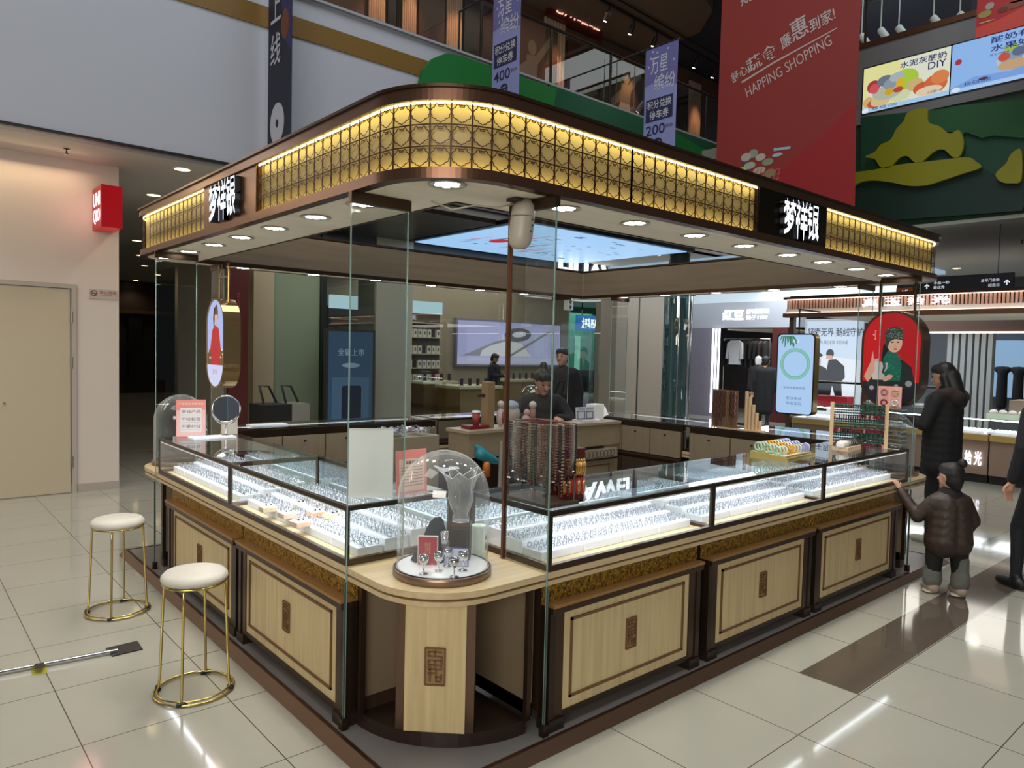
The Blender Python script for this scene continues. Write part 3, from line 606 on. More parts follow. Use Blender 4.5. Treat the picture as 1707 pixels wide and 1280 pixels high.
# ---- glass showcases on the slab
pieces = []      # places for the silver pieces
trayset = []
def showcase(L, D, label, loc, rz, strip=True, tint='ffffff', lit=1.8):
    t = thing('glass_showcase', label, 'showcase', None, loc, rz); s = .022; zb = ZB+.001; zt = ZT
    f_ = MB()
    for (x0, y0, x1, y1) in [(0, 0, L, s), (0, D-s, L, D), (0, s, s, D-s), (L-s, s, L, D-s)]:
        f_.box(x0, y0, zb, x1, y1, zb+.028, BRONZE); f_.box(x0, y0, zt-.024, x1, y1, zt-.004, DKFRAME)
    for x in (0, L-s*.7):
        for y in (0, D-s*.7): f_.box(x, y, zb+.028, x+s*.7, y+s*.7, zt-.024, DKFRAME)
    f_.build('frame', t)
    MB().box(s, s, zb, L-s, D-s, zb+.012, M('case_floor', 'bfae88', 0.4)).build('case_floor', t)
    MB().box(0.001, 0.001, zt-.004, L-.001, D-.001, zt, GCASE).build('glass_top', t)
    g = MB()
    g.add([(s*.7, .003, zb+.028), (L-s*.7, .003, zb+.028), (L-s*.7, .003, zt-.024), (s*.7, .003, zt-.024)], [(0, 1, 2, 3)], GCASE)
    g.build('front_glass', t)
    for x in (.003, L-.003):
        g = MB(); g.add([(x, s*.7, zb+.028), (x, D-s*.7, zb+.028), (x, D-s*.7, zt-.024), (x, s*.7, zt-.024)], [(0, 1, 2, 3)] if x > .1 else [(3, 2, 1, 0)], GCASE); g.build('side_glass', t)
    MB().box(s, D-.012, zb+.028, L-s, D-.008, zt-.024, M('case_mirror_back', 'd3dcdc', 0.04, 1.0)).build('back_mirror', t)
    if strip:
        MB().box(s+.01, .006, zt-.034, L-s-.01, .018, zt-.0245, WHITE).box(s+.012, .009, zt-.036, L-s-.012, .016, zt-.034, EM('f4f8ff', 4)).build('light_strip', t)
        Tm = Matrix.Translation(loc) @ Matrix.Rotation(rz, 4, 'Z')
        lo = lamp('showcase_light', 'AREA', (0, 0, 0), lit*L, (0.90, 0.95, 1), L-.1, sy=.03)
        lo.matrix_world = Tm @ Matrix.Translation((L/2, .05, zt-.04)) @ Matrix.Rotation(0.55, 4, 'X')
        lo = lamp('showcase_light', 'AREA', (0, 0, 0), lit*.7*L, (0.90, 0.95, 1), L-.1, sy=.03)
        lo.matrix_world = Tm @ Matrix.Translation((L/2, D-.06, zt-.04)) @ Matrix.Rotation(-0.4, 4, 'X')
    return t
def trayrows(key, L, D, loc, rz, nx, ny, where, y0=.06, h=.04, wid=None, m=None):
    Tm = Matrix.Translation(loc) @ Matrix.Rotation(rz, 4, 'Z'); x0 = .05; W = (L-.1)/nx; Dp = (D-y0-.06)/ny
    for j in range(ny):
        for i in range(nx):
            p = Tm @ Vector((x0+(i+.5)*W, y0+(j+.5)*Dp, ZB+.0135))
            t = MB(); hx, hy = W/2-.006, Dp/2-.006; hh = h+j*.022
            t.bbox(-hx, -hy, 0, hx, hy, hh, m or TRAYW, .003)
            for q in range(5): t.box(-hx+.01, -hy+.02+q*(2*hy-.03)/5, hh, hx-.01, -hy+.026+q*(2*hy-.03)/5, hh+.004, M('tray_ridge', 'c9cdd6', 0.6))
            o = t.build('jewellery_tray', None, 'white jewellery tray in the %s, %s from left, %s row' % (where, ORD[i], ['front', 'second', 'third'][j]), 'tray', 'white jewellery trays in the showcases')
            o.location = p; o.rotation_euler = (0, 0, rz)
            nxp = int(2*hx/.034); nyp = int(2*hy/.036)
            for a in range(nxp):
                for b_ in range(nyp):
                    q = Tm @ Vector((x0+(i+.5)*W-hx+(a+.5)*2*hx/nxp+R0.uniform(-.003, .003), y0+(j+.5)*Dp-hy+.012+(b_+.5)*(2*hy-.012)/nyp, ZB+.0135+hh))
                    pieces.append((q, rz+R0.uniform(-.5, .5), key))
DS = .56
SC = [('L2', 1.4, (0, 1.987, 0), -PI/2, 'near left case', 5), ('L1', 1.405, (0, 3.395, 0), -PI/2, 'far left case', 5),
      ('R1', 1.225, (.65, 0, 0), 0, 'near right case', 4), ('R2', 1.27, (1.877, 0, 0), 0, 'middle right case', 4), ('R3', 1.38, (3.149, 0, 0), 0, 'far right case', 4)]
for key, L_, loc, rz, wh, n in SC:
    showcase(L_, DS, 'long low glass jewellery showcase, the '+wh+' of the kiosk', loc, rz)
    trayrows(key, L_, DS, loc, rz, n, 3 if key != 'R3' else 2, wh, y0=.10 if key[0] == 'R' else .08)
for L_, loc, rz, wh in [(1.9, (2.55, KL, 0), PI, 'back row behind the mirror'), (1.9, (4.5, KL, 0), PI, 'back row behind the cashier desk')]:
    showcase(L_, .42, 'glass jewellery case of the '+wh, loc, rz, lit=1.0); trayrows('B', L_, .42, loc, rz, 6, 1, wh)
for L_, loc, rz, wh in [(1.34, (KW, .6, 0), PI/2, 'right row under the garnet rack'), (1.34, (KW, 1.96, 0), PI/2, 'right row beside the cashier desk')]:
    showcase(L_, .72, 'glass jewellery case of the '+wh, loc, rz, lit=1.0); trayrows('B', L_, .72, loc, rz, 4, 2, wh)
# silver pieces: the nearest 300 one by one, the rest as stuff
def piece_geo(mb, p, a):
    c, s_ = math.cos(a), math.sin(a); n = 7; r, w_ = .0115, .0030
    pts = [(p[0]+c*r*math.cos(k*2*PI/n), p[1]+s_*r*math.cos(k*2*PI/n), p[2]+.011+r*math.sin(k*2*PI/n)) for k in range(n)]
    mb.tube(pts, w_, SILVER, 4, closed=True)
    mb.ball((p[0], p[1], p[2]+.0215), .0042, SILVER, 6)
pieces.sort(key=lambda q: (q[0]-CAM).length if q[2] in ('L2', 'R1', 'R2') else 99)
proto = MB(); piece_geo(proto, (0, 0, 0), 0)
proto = proto.build('silver_ring', None, 'small silver ring standing in a white tray of the nearest showcases', 'ring', 'silver rings in the nearest trays')
for i, (q, a, k) in enumerate(pieces[:300]):
    c = proto if i == 0 else dup(proto); c.location = q; c.rotation_euler = (0, 0, a)
st = MB(); STSV = M('silver_dim', 'a4a9b1', .3, .7)
for q, a, k in pieces[300:]:
    n = 5; c, s_ = math.cos(a), math.sin(a); r = .0125
    if k == 'B' and R0.random() < .6: continue
    pts = [(q[0]+c*r*math.cos(j*2*PI/n), q[1]+s_*r*math.cos(j*2*PI/n), q[2]+.011+r*math.sin(j*2*PI/n)) for j in range(n)]
    st.tube(pts, .0036, STSV, 3, closed=True)
st.build('silver_jewellery', None, 'dense rows of tiny silver rings and pendants filling the trays farther off', 'jewellery', None, 'stuff')
# little boxed sets on the near left showcase
k = 0
for (px, py, cc, lb) in [(447, 838, 'cdbfa0', 'beige'), (480, 848, 'd9c3b0', 'cream'), (500, 862, 'd6b8a4', 'pale pink'), (500, 832, 'e0d5c0', 'ivory'), (528, 846, 'e0a98a', 'orange pink'), (536, 832, 'd8a890', 'salmon'), (556, 850, 'd9c7a0', 'sand'), (520, 822, 'c8b89a', 'light tan')]:
    p = onz(px, py, ZB+.1)
    if p.x < .03: p.x = .07
    t = thing('earring_box', lb+' little open box of silver earrings in the near left showcase', 'box', None, (p.x, p.y, ZB+.055), R0.uniform(-.1, .1))
    MB().bbox(-.04, -.04, 0, .04, .04, .028, M('box_'+cc, cc, .6), .003).build('box_base', t)
    MB().box(-.033, -.033, .028, .033, .033, .031, M('box_lining', 'e8e4e0', .7)).build('lining', t)
    q = MB()
    for ax in (-.012, .012): q.ball((ax, 0, .037), (.006, .01, .006), SILVER, 8); q.ball((ax, -.012, .036), .005, M('dark_stone', '26262b', .1), 8)
    q.build('earring_pair', t)
# ---- canopy
CW_, CL_, CIX, CIY = 5.2, 4.17, 4.96, 3.95
def kcr(o, r, n=28): return rrect(o, o, CW_-o, CL_-o, r, n)
t = can = thing('kiosk_canopy', 'brown canopy ring of the jewellery kiosk with a lit gold lattice of cloud shapes', 'canopy')
o_ = kcr(0, RKC); b2 = kcr(.03, RKC-.03); inn2 = rrect(.42, .42, CIX, CIY, .012, 28)
MB().ring(kcr(-.014, RKC+.014), kcr(.04, RKC-.04), ZK, ZK+.042, COPPER, False).build('lower_band', t)
MB().ring(kcr(-.018, RKC+.018), kcr(.04, RKC-.04), 2.642, ZKT, COPPER, False).build('cornice', t)
MB().ring(kcr(-.03, RKC+.03), kcr(.02, RKC-.02), ZKT, ZKT+.012, BRONZE, False).build('cornice_cap', t)
MB().ring(kcr(.03, RKC-.03), inn2, ZK+.002, ZK+.02, SOFFIT).build('soffit', t)
MB().ring(rrect(.395, .395, CIX+.025, CIY+.025, .012, 28), rrect(.42, .42, CIX, CIY, .012, 28), ZK+.02, 2.655, INNERW).build('inner_fascia', t)
MB().ring(kcr(.02, RKC-.02), rrect(.395, .395, CIX+.025, CIY+.025, .012, 28), ZKT-.02, ZKT-.002, DKWOOD).build('top_board', t)
MB().ring(rrect(.42, .42, CIX, CIY, .012, 28), rrect(.428, .428, CIX-.008, CIY-.008, .012, 28), ZK-.004, ZK+.03, BRONZE).build('inner_edge', t)
# backing of the lattice and its light strips
BACK = M('lattice_backing', 'c6ae72', 0.5)
MB().ring(kcr(.028, RKC-.028), kcr(.036, RKC-.036), ZK+.042, 2.642, BACK, True).build('lattice_backing', t)
MB().ring(kcr(.008, RKC-.008), kcr(.016, RKC-.016), 2.638, 2.642, EM('fff0a6', 9)).build('light_strip', t)
MB().ring(kcr(.012, RKC-.012), kcr(.020, RKC-.020), ZK+.042, ZK+.045, EM('ffe99a', 4.5)).build('light_strip', t)
# path round the outline
class Path:
    def __init__(s, P):
        s.P = [Vector((x, y)) for x, y in P]; s.S = [0]
        for i in range(len(P)): s.S.append(s.S[-1]+(s.P[(i+1) % len(P)]-s.P[i]).length)
    def at(s, d):
        d %= s.S[-1]
        for i in range(len(s.P)):
            if s.S[i+1] >= d: a = s.P[i]; b = s.P[(i+1) % len(s.P)]; L = s.S[i+1]-s.S[i]; return a.lerp(b, (d-s.S[i])/L)
start = rrect(0, 0, CW_, CL_, RKC, 12)
# reorder so that the path starts at (0, KL-RKC)
ix = min(range(len(start)), key=lambda i: abs(start[i][0])+abs(start[i][1]-(CL_-RKC))); start = start[ix:]+start[:ix]
PA = Path(start); A0 = CL_-RKC
def sL(y): return A0-y
def sR(x): return (CL_-2*RKC)+sum((PA.P[i+1]-PA.P[i]).length for i in range(1, 13))+(x-RKC)
HC = [(.12, .40), (.20, .445), (.27, .37), (.30, .28), (.40, .23), (.47, .11), (.465, -.03), (.405, -.09), (.41, -.19), (.31, -.245), (.225, -.265), (.19, -.345), (.09, -.37)]
CL = [(.11, .31)]+HC+[(0, -.43)]+[(-x, y) for x, y in HC[::-1]]+[(-.11, .31)]
NOT = [(-.115, .385), (.115, .385)]
LATM = M('lattice_bronze', '3f2208', 0.5, 0.2)
def lattice(s0, s1, parent):
    n = max(1, round((s1-s0)/.084)); z0, z1 = ZK+.042, 2.640; mb = MB(); hz = (z1-z0)/3
    off = .004
    for i in range(n+1):
        s = s0+(s1-s0)*i/n; p = PA.at(s); q = PA.at(s+.004); d = (q-p).normalized(); nn = Vector((d.y, -d.x)); w_ = .0032 if 0 < i < n else .006
        c = p-nn*off; a = c-d*w_; b = c+d*w_; e_ = nn*.003
        V = [(a.x, a.y, z0), (b.x, b.y, z0), (b.x, b.y, z1), (a.x, a.y, z1), (a.x-e_.x, a.y-e_.y, z0), (b.x-e_.x, b.y-e_.y, z0), (b.x-e_.x, b.y-e_.y, z1), (a.x-e_.x, a.y-e_.y, z1)]
        mb.add(V, [(0, 1, 2, 3), (1, 5, 6, 2), (4, 0, 3, 7)], LATM)
        if i == n: break
        p2 = PA.at(s0+(s1-s0)*(i+1)/n); ch = p2-p; cl = ch.length; d = ch.normalized(); nn = Vector((d.y, -d.x)); mid = (p+p2)/2-nn*off
        for j in range(3):
            zc_ = z0+(j+.5)*hz
            if j: mb.T = Matrix.Identity(4); mb.add([(p.x-nn.x*off, p.y-nn.y*off, z0+j*hz-.003), (p2.x-nn.x*off, p2.y-nn.y*off, z0+j*hz-.003), (p2.x-nn.x*off, p2.y-nn.y*off, z0+j*hz+.003), (p.x-nn.x*off, p.y-nn.y*off, z0+j*hz+.003)], [(0, 1, 2, 3)], LATM)
            mb.T = frame((mid.x, mid.y, zc_), (d.x, d.y, 0), (0, 0, 1))
            for loop, closed in ((CL, True), (NOT, False)):
                k = len(loop); V = []; F = []
                for a in range(k):
                    x, y = loop[a][0]*cl, loop[a][1]*hz*.98; pa = loop[a-1] if (closed or a) else loop[0]; pb = loop[(a+1) % k] if (closed or a < k-1) else loop[-1]
                    tx, ty = pb[0]-pa[0], pb[1]-pa[1]; l_ = math.hypot(tx, ty) or 1; nx, ny = -ty/l_*.0021, tx/l_*.0021
                    V += [(x-nx, y-ny, 0), (x+nx, y+ny, 0)]
                for a in range(k if closed else k-1): b = (a+1) % k; F.append((2*a, 2*a+1, 2*b+1, 2*b))
                mb.add(V, F, LATM)
            mb.T = Matrix.Identity(4)
    return mb.build('lattice_panel', parent)
tot = PA.S[-1]; sg = [sL(3.64), sL(2.425)]
lattice(sL(3.64)+.0, sL(2.425), can)
for a, b in [(sL(1.61), sR(1.12)), (sR(1.12), sR(2.206)), (sR(3.01), sR(4.016)), (sR(4.016), sR(4.80)), (sR(4.80), sR(4.80)+2.4), (sR(4.80)+2.4, sR(4.80)+4.8), (sR(4.8)+4.8, tot)]: lattice(a, b, can)
# name panels
for nm in (0, 1):
    o = MB()
    if nm == 0: o.box(-.004, 1.612, ZK+.042, .03, 2.424, 2.643, COPPER)
    else: o.box(2.208, -.004, ZK+.042, 3.008, .03, 2.643, M('copper_dark_reflection', '2b1f1a', 0.15, 0.7))  # right panel: dark reflection in the copper put into its colour
    q = o.build('name_panel', can)
    o = MB(); o.T = FX(-.006) if nm == 0 else FY(-.006)
    x0, x1 = (-2.235, -1.815) if nm == 0 else (2.43, 2.85)
    k0 = len(o.v); wl = (x1-x0)/3
    for i_, ch in enumerate('梦祥银'): o.text(ch, x0+i_*wl-.004, 2.41-.012*(i_ == 1), x0+(i_+1)*wl-.010, 2.625-.012*(i_ == 0), EM('eaf4ff', 1.6), 0.03, bold=-0.018, ms=M('letter_side', '4a4c50', .4))
    for q_ in range(k0, len(o.v)):
        # long drawn-out lower strokes that flare towards the foot
        x_, y_, z_ = o.v[q_]; t_ = max(0, min(1, (z_-2.40)/.23)); zn = 2.40+.23*t_**.72; wob = .010*math.sin(t_*9)*(1-t_)
        o.v[q_] = (x_, y_+wob, zn) if nm == 0 else (x_+wob, y_, zn); o.build('name_letters', q)
# recessed lamps of the canopy underside
def canlight(x, y, p=7):
    q = MB(); q.T = Matrix.Translation((x, y, ZK+.001))
    q.lathe([(.062, -.0), (.075, 0), (.078, -.004), (.062, -.005)], M('lamp_bezel', 'bcb6a8', .35), n=24)
    q.lathe([(0, .0), (.062, -.001)], M('lamp_reflector', 'cfcfca', .2, .6), n=24)
    b = q.build('downlight', can); q = MB(); q.T = Matrix.Translation((x, y, ZK-.0015))
    for k in range(7):
        a = k*2*PI/6; rr = 0 if k == 6 else .038
        q.lathe([(0, -.001), (.0165, 0)], EM('fbfcf6', 16), (rr*math.cos(a), rr*math.sin(a), 0), 10)
    q.build('led_lens', b)
    lamp('canopy_spot', 'SPOT', (x, y, ZK-.02), p*1.9, (1, .95, .84), .05, (0, 0, 0), 2.3, .9)
for x in (.196, .849, 1.349, 1.857, 2.356, 2.867, 3.335, 3.85, 4.36, 4.86): canlight(x, .17, 10)
for y in (.783, 1.26, 1.768, 2.267, 2.75, 3.27, 3.83): canlight(.165, y, 10)
for x in (.85, 1.5, 2.15, 2.8, 3.45, 4.1, 4.75): canlight(x, CL_-.115, 4)
for y in (.85, 1.5, 2.15, 2.8, 3.4): canlight(CW_-.125, y, 4)
# ---- tall glass panes at the corners
def pane(px_, py_, d, label, zlo=ZB, post=None):
    # from the outer edge (px,py) inwards along d
    t = thing('glass_partition', label, 'glass panel'); d = Vector((d[0], d[1], 0)); n = Vector((-d.y, d.x, 0)); a = Vector((px_, py_, 0)); W_ = .285; th = .006
    g = MB(); g.T = frame(a, d, (0, 0, 1)); g.box(.004, ZB+.001, -th/2, W_-.004, ZK-.045, th/2, glass('pane_glass', (.885, .905, .892))); g.build('glass_sheet', t)
    e = MB(); e.T = g.T; e.box(0, .09, -th/2, .004, ZK-.045, th/2, GLEDGE); e.box(W_-.004, ZB+.001, -th/2, W_, ZK-.045, th/2, GLEDGE if not post else COPPER)
    e.box(-.008, ZP+.05, -th/2, .0, ZB-.06, th/2, M('glass_edge_dark', '40544e', .12, spec=.9)); e.build('polished_edge', t)
    c = MB(); c.T = g.T; c.box(-.005, ZK-.046, -.014, W_+.005, ZK-.002, .014, BRONZE); c.build('ceiling_clip', t)
    c = MB(); c.T = g.T; c.box(-.018, ZP, -.016, .012, ZP+.05, .016, DKFRAME); c.build('foot_clip', t)
    if post:
        c = MB(); c.T = g.T; c.box(W_, ZB+.001, -.01, W_+.014, ZK-.046, .01, COPPER); c.build('metal_post', t)
pane(-.012, .566, (1, 0), 'tall clear glass pane on the left face beside the corner counter')
pane(.628, -.012, (0, 1), 'tall clear glass pane with a brown post on the right face beside the corner counter', post=True)
pane(-.012, 3.43, (1, 0), 'tall clear glass pane at the far left end of the kiosk')
pane(4.56, -.012, (0, 1), 'tall clear glass pane at the far right end of the kiosk')
pane(.6, KL+.05, (0, -1), 'tall clear glass pane at the back left of the kiosk behind the mirror')
pane(4.55, KL+.012, (0, -1), 'tall clear glass pane at the back right corner of the kiosk')
pane(KW+.012, 3.42, (-1, 0), 'tall clear glass pane on the right side of the kiosk near the back corner')
pane(KW+.012, .6, (-1, 0), 'tall clear glass pane on the right side of the kiosk behind the red oval sign')
# ---- corner stands under the rounded counters
def corner(cx, cy, rz, label, full=True):
    t = thing('corner_stand', label, 'cabinet', None, (cx, cy, 0), rz); r = .53; c = .58
    arc = [(c-r*math.cos(a), c-r*math.sin(a)) for a in [PI/2*i/16 for i in range(17)]]
    MB().prism([(.58, .58)]+arc, ZP, ZP+.06, M('plinth_brown', '2a1d16', .3)).build('plinth', t)
    m_ = Matrix.Rotation(-PI/4, 4, 'Z')
    g = MB(); g.T = Matrix.Translation((.212, .212, 0)) @ m_
    g.box(-.128, .0, ZP+.06, .128, .045, ZS-.002, WOOD); q = g.build('centre_panel', t)
    e = emblem(0, .385, .082, .155, -.001); e.T = g.T @ e.T
    e2 = MB(); e2.v = [tuple(g.T @ Vector(v)) for v in e.v]; e2.f, e2.m, e2.sm, e2.mats = e.f, e.m, e.sm, e.mats; e2.build('emblem', q)
    g2 = MB(); g2.T = g.T; g2.box(-.165, .008, ZP+.06, -.128, .05, ZS-.002, BRONZE).box(.128, .008, ZP+.06, .165, .05, ZS-.002, BRONZE); g2.build('side_strip', t)
    for (x, y) in ((.05, .53), (.585, .05)):
        MB().box(x-.012, y-.012, ZP+.06, x+.012, y+.012, ZS-.002, BRONZE).build('post', t)
    for (x0, y0, x1, y1) in ((.06, .552, .52, .563), (.612, .06, .623, .55)):
        MB().box(x0, y0, ZP+.06, x1, y1, ZS-.002, M('end_panel', '7d6d57', .35)).build('side_panel', t)
        MB().box(min(x0, x1), min(y0, y1)-.002 if y0 > .5 else y0, ZP+.06, x1 if y0 > .5 else x1, y1, ZP+.12, DKWOOD).build('skirting', t)
    return t
corner(0, 0, 0, 'rounded corner stand with a wooden centre panel at the front of the kiosk')
corner(0, KL, -PI/2, 'rounded corner stand at the far left end of the kiosk')
corner(KW, 0, PI/2, 'rounded corner stand at the far right end of the kiosk beside the toddler')
# ================================================================ THINGS ON AND ROUND THE KIOSK
# stools
def stool(x, y, rz, label):
    t = thing('bar_stool', label, 'stool', None, (x, y, 0), rz); t.scale = (1, 1, .928)
    MB().lathe([(0, .648), (.105, .647), (.136, .638), (.151, .62), (.153, .605), (.146, .592), (.132, .587), (0, .587)], M('ivory_leatherette', 'c3beb3', .42, bump=(40, .15)), n=40).build('seat', t)
    o = MB(); 
    for k in range(48):
        a = k*2*PI/48
        if k % 2: o.tube([(.150*math.cos(a), .150*math.sin(a), .603), (.139*math.cos(a), .139*math.sin(a), .588)], .0025, M('seat_pleat', 'b5afa3', .5), 4)
    o.build('pleats', t)
    MB().tube([(.142*math.cos(a), .142*math.sin(a), .582) for a in [k*2*PI/40 for k in range(40)]], .006, GOLD, 8, closed=True).build('seat_ring', t)
    MB().tube([(.182*math.cos(a), .182*math.sin(a), .010) for a in [k*2*PI/48 for k in range(48)]], .0055, GOLD, 8, closed=True).tube([(.166*math.cos(a), .166*math.sin(a), .020) for a in [k*2*PI/48 for k in range(48)]], .005, GOLD, 8, closed=True).build('foot_ring', t)
    for k in range(4):
        a = k*PI/2+PI/4; ca, sa = math.cos(a), math.sin(a)
        q = MB().tube([(.10*ca, .10*sa, .584), (.136*ca, .136*sa, .582), (.144*ca, .144*sa, .568), (.147*ca, .147*sa, .5), (.164*ca, .164*sa, .06), (.170*ca, .170*sa, .022)], .0065, GOLD, 8).build('leg', t)
        MB().tube([(.16*ca-.02*sa, .16*sa+.02*ca, .013), (.178*ca+0*sa, .178*sa, .013), (.18*ca+.018*sa, .18*sa-.018*ca, .013)], .0115, BLACK, 8).build('foot_clip', q)
stool(-.397, 2.80, .35+.0, 'gold legged stool with round ivory seat, the farther of the two beside the kiosk')
stool(-.365, 1.425, .15, 'gold legged stool with round ivory seat, the nearer of the two in the foreground')
# floor stand lying on the tiles
t = thing('floor_pole', 'long silver floor pole lying on the tiles with a flat black end and taped middle', 'pole')
a = onz(-60, 1132, .015); b_ = onz(196, 1084, .015); c_ = onz(66, 1112, .02)
MB().tube([a, b_], .011, CHROME, 10).build('tube', t)
e1, e2, e3, e4 = onz(176, 1081, .004), onz(229, 1069, .004), onz(238, 1082, .004), onz(187, 1094, .004)
o = MB(); o.add([(p.x, p.y, z) for z in (.001, .008) for p in (e1, e4, e3, e2)], [(0, 3, 2, 1), (4, 5, 6, 7), (0, 1, 5, 4), (1, 2, 6, 5), (2, 3, 7, 6), (3, 0, 4, 7)], M('pad_black', '2c2b29', .35)); o.build('end_pad', t)
d = (b_-a).normalized(); n_ = Vector((-d.y, d.x, 0))
for w_, l_, z_, m in ((.045, .035, .0015, M('tape_yellow', 'a09a2e', .5)), (.035, .022, .028, BLACK)):
    o = MB(); o.add([tuple(Vector((c_.x, c_.y, z_))+d*x*l_+n_*y*w_) for x, y in ((-1, -1), (1, -1), (1, 1), (-1, 1))], [(0, 1, 2, 3)], m); o.build('tape', t)
# glass dome with wine set on the corner counter
DX, DY = .285, .275
t = thing('glass_dome', 'big clear glass dome on a round bronze base on the near rounded corner counter', 'display dome', None, (DX, DY, ZB))
MB().lathe([(0, 0), (.204, 0), (.208, .004), (.208, .03), (.204, .034), (.19, .034)], M('dome_base_bronze', '8a7260', .3, .6), n=56).build('base', t)
MB().lathe([(0, .0345), (.19, .0345)], M('dome_white', 'e9ebf0', .4), n=56).build('white_disc', t)
MB().tube([(.2*math.cos(a), .2*math.sin(a), .034) for a in [k*2*PI/56 for k in range(56)]], .0035, BLACK, 6, closed=True).build('rubber_rim', t)
MB().lathe([(.193, .036), (.193, .33)]+[(.193*math.cos(a), .33+.193*math.sin(a)) for a in [PI/2*k/14 for k in range(1, 15)]], GDOME, n=64).build('dome_shell', t)
ZD = ZB+.0345
def card(name, x, y, rz, w_, h, th, mf, ms, label, cat, tx=None, lean=0):
    t = thing(name, label, cat, None, (x, y, ZD), rz); t.rotation_euler = (lean, 0, rz)
    o = MB(); o.box(-w_/2, 0, 0, w_/2, th, h, ms).box(-w_/2+.003, -.0008, .003, w_/2-.003, 0, h-.003, mf); o.build('board', t); return t
c = card('red_booklet', .225, .30, -.75, .085, .125, .014, M('booklet_red', 'a61f33', .4), M('paper_white', 'ddd8d0', .6), 'red booklet standing inside the dome behind a small goblet', 'booklet')
o = MB(); o.T = FY(-.001); o.text('梦祥银', -.012, .05, .012, .10, M('foil_gold', 'c9a16a', .3, .8), .0005); o.build('foil_title', c)
c = card('framed_certificate', .315, .22, -.80, .105, .078, .008, M('certificate_lilac', 'bcc2dc', .5), M('certificate_edge', '4a4f7a', .4), 'small pale blue framed certificate inside the dome right of the red booklet', 'certificate')
t = thing('display_box', 'dark brown display box carrying the glass star vase inside the dome', 'box', None, (.40, .305, ZD), -.8)
MB().bbox(-.045, -.035, 0, .045, .035, .165, DKWOOD, .003).box(-.047, -.037, .150, .047, .037, .158, COPPER).box(-.03, -.0365, .02, .03, -.035, .13, BLACK).build('box_body', t)
# star shaped crystal vase
t = thing('crystal_vase', 'star topped clear crystal vase standing on the dark box inside the dome', 'vase', None, (.40, .305, ZD+.1655), -.75)
CR = glass('crystal', (.88, .91, .93), .9, .06, opa=.14, haze=.16)
o = MB(); prof = [(.034, 0), (.036, .012), (.030, .03), (.045, .055), (.056, .09), (.054, .12), (.060, .15), (.074, .178), (.092, .192)]
n = 60; V = []; F = []
for j in range(len(prof)):
    k = j/(len(prof)-1)
    for i in range(n):
        a = 2*PI*i/n; s5 = abs(2*((5*a/(2*PI)+.25) % 1)-1)**1.4; kk = k**1.6; rr = prof[j][0]*((1-kk)+kk*(.62+.52*s5)); V.append((rr*math.cos(a), rr*math.sin(a), prof[j][1]+.035*kk*s5))
for j in range(len(prof)-1): F += [(j*n+i, j*n+(i+1) % n, (j+1)*n+(i+1) % n, (j+1)*n+i) for i in range(n)]
o.add(V, F, CR, True); o.lathe([(0, .001), (.034, .002)], CR, n=20); o.tube(V[-n:], .0014, M('rim_highlight', 'e4eaee', .1, spec=.9), 5, closed=True); o.tube(V[:n], .002, M('rim_highlight', 'e4eaee'), 5, closed=True)  # pale tubes added as bright highlights along rim and foot
o.build('vase_body', t)
t = thing('dark_cloth', 'dark blue crumpled cloth heaped behind the goblets inside the dome', 'cloth', None, (.30, .365, ZD))
o = MB(); n = 22; V = []; F = []
for j in range(9):
    k = j/8
    for i in range(n):
        a = 2*PI*i/n; r = (.075*(1-k)**.7+.012)*(1+.12*math.sin(3*a+j)); V.append((r*math.cos(a)*1.1+.02*k, r*math.sin(a)*.8, .175*k+.008*math.sin(5*a+j*2)))
for j in range(8): F += [(j*n+i, j*n+(i+1) % n, (j+1)*n+(i+1) % n, (j+1)*n+i) for i in range(n)]
V.append((.02, 0, .18)); F += [(8*n+i, 8*n+(i+1) % n, len(V)-1) for i in range(n)]
o.add(V, F, M('navy_cloth', '1c2330', .9, bump=(60, .5)), True); o.build('fabric', t)
gob = thing('silver_goblet', 'small silver goblet', 'goblet', 'small goblets inside the dome')
MB().lathe([(0, 0), (.015, .001), (.015, .003), (.004, .006), (.0025, .012), (.0025, .028), (.012, .036), (.0165, .047), (.0155, .06), (.0145, .06), (.015, .047), (.009, .038), (0, .036)], CHROME, n=20).build('cup', gob)
for i, (px, py, lb) in enumerate([(706, 957, 'small silver goblet in front of the red booklet'), (731, 952, 'small silver goblet second from the left inside the dome'), (757, 962, 'small silver goblet nearest the glass inside the dome'), (772, 951, 'small silver goblet before the certificate'), (746, 944, 'small silver goblet behind the others between booklet and certificate')]):
    q = onz(px, py, ZD); place(gob if i == 0 else dup(gob), (q.x, q.y, ZD), 0, lb)
for o_ in bpy.data.objects:
    if o_.name.startswith('silver_goblet'): o_.scale = (1.3, 1.3, 1.3)
tb = thing('shot_glass', 'small cut glass tumbler', 'glass', 'tumblers at the back of the dome')
MB().lathe([(0, .002), (.013, 0), (.014, .004), (.018, .05), (.0172, .05), (.0132, .006), (0, .005)], CR, n=20).tube([(.018*math.cos(a), .018*math.sin(a), .05) for a in [k*PI/10 for k in range(20)]], .0012, CHROME, 5, closed=True).build('body', tb)
bx_ = MB().bbox(-.06, -.025, 0, .06, .025, .085, M('dim_box', '6f675a', .5), .002); bx_.build('riser_block', None, 'grey brown riser block behind the booklet inside the dome', 'block').location = (.315, .315, ZD)
bpy.data.objects['riser_block'].location = tuple(((onz(715, 893, ZD+.0855)+onz(741, 906, ZD+.0855))/2).xy)+(ZD,); bpy.data.objects['riser_block'].rotation_euler = (0, 0, -.8)
q1 = onz(715, 893, ZD+.0855); q2 = onz(741, 906, ZD+.0855)
place(tb, tuple(q1), 0, 'small cut glass tumbler on the riser in the dome, left one'); place(dup(tb), tuple(q2), 0, 'small cut glass tumbler on the riser in the dome, right one')
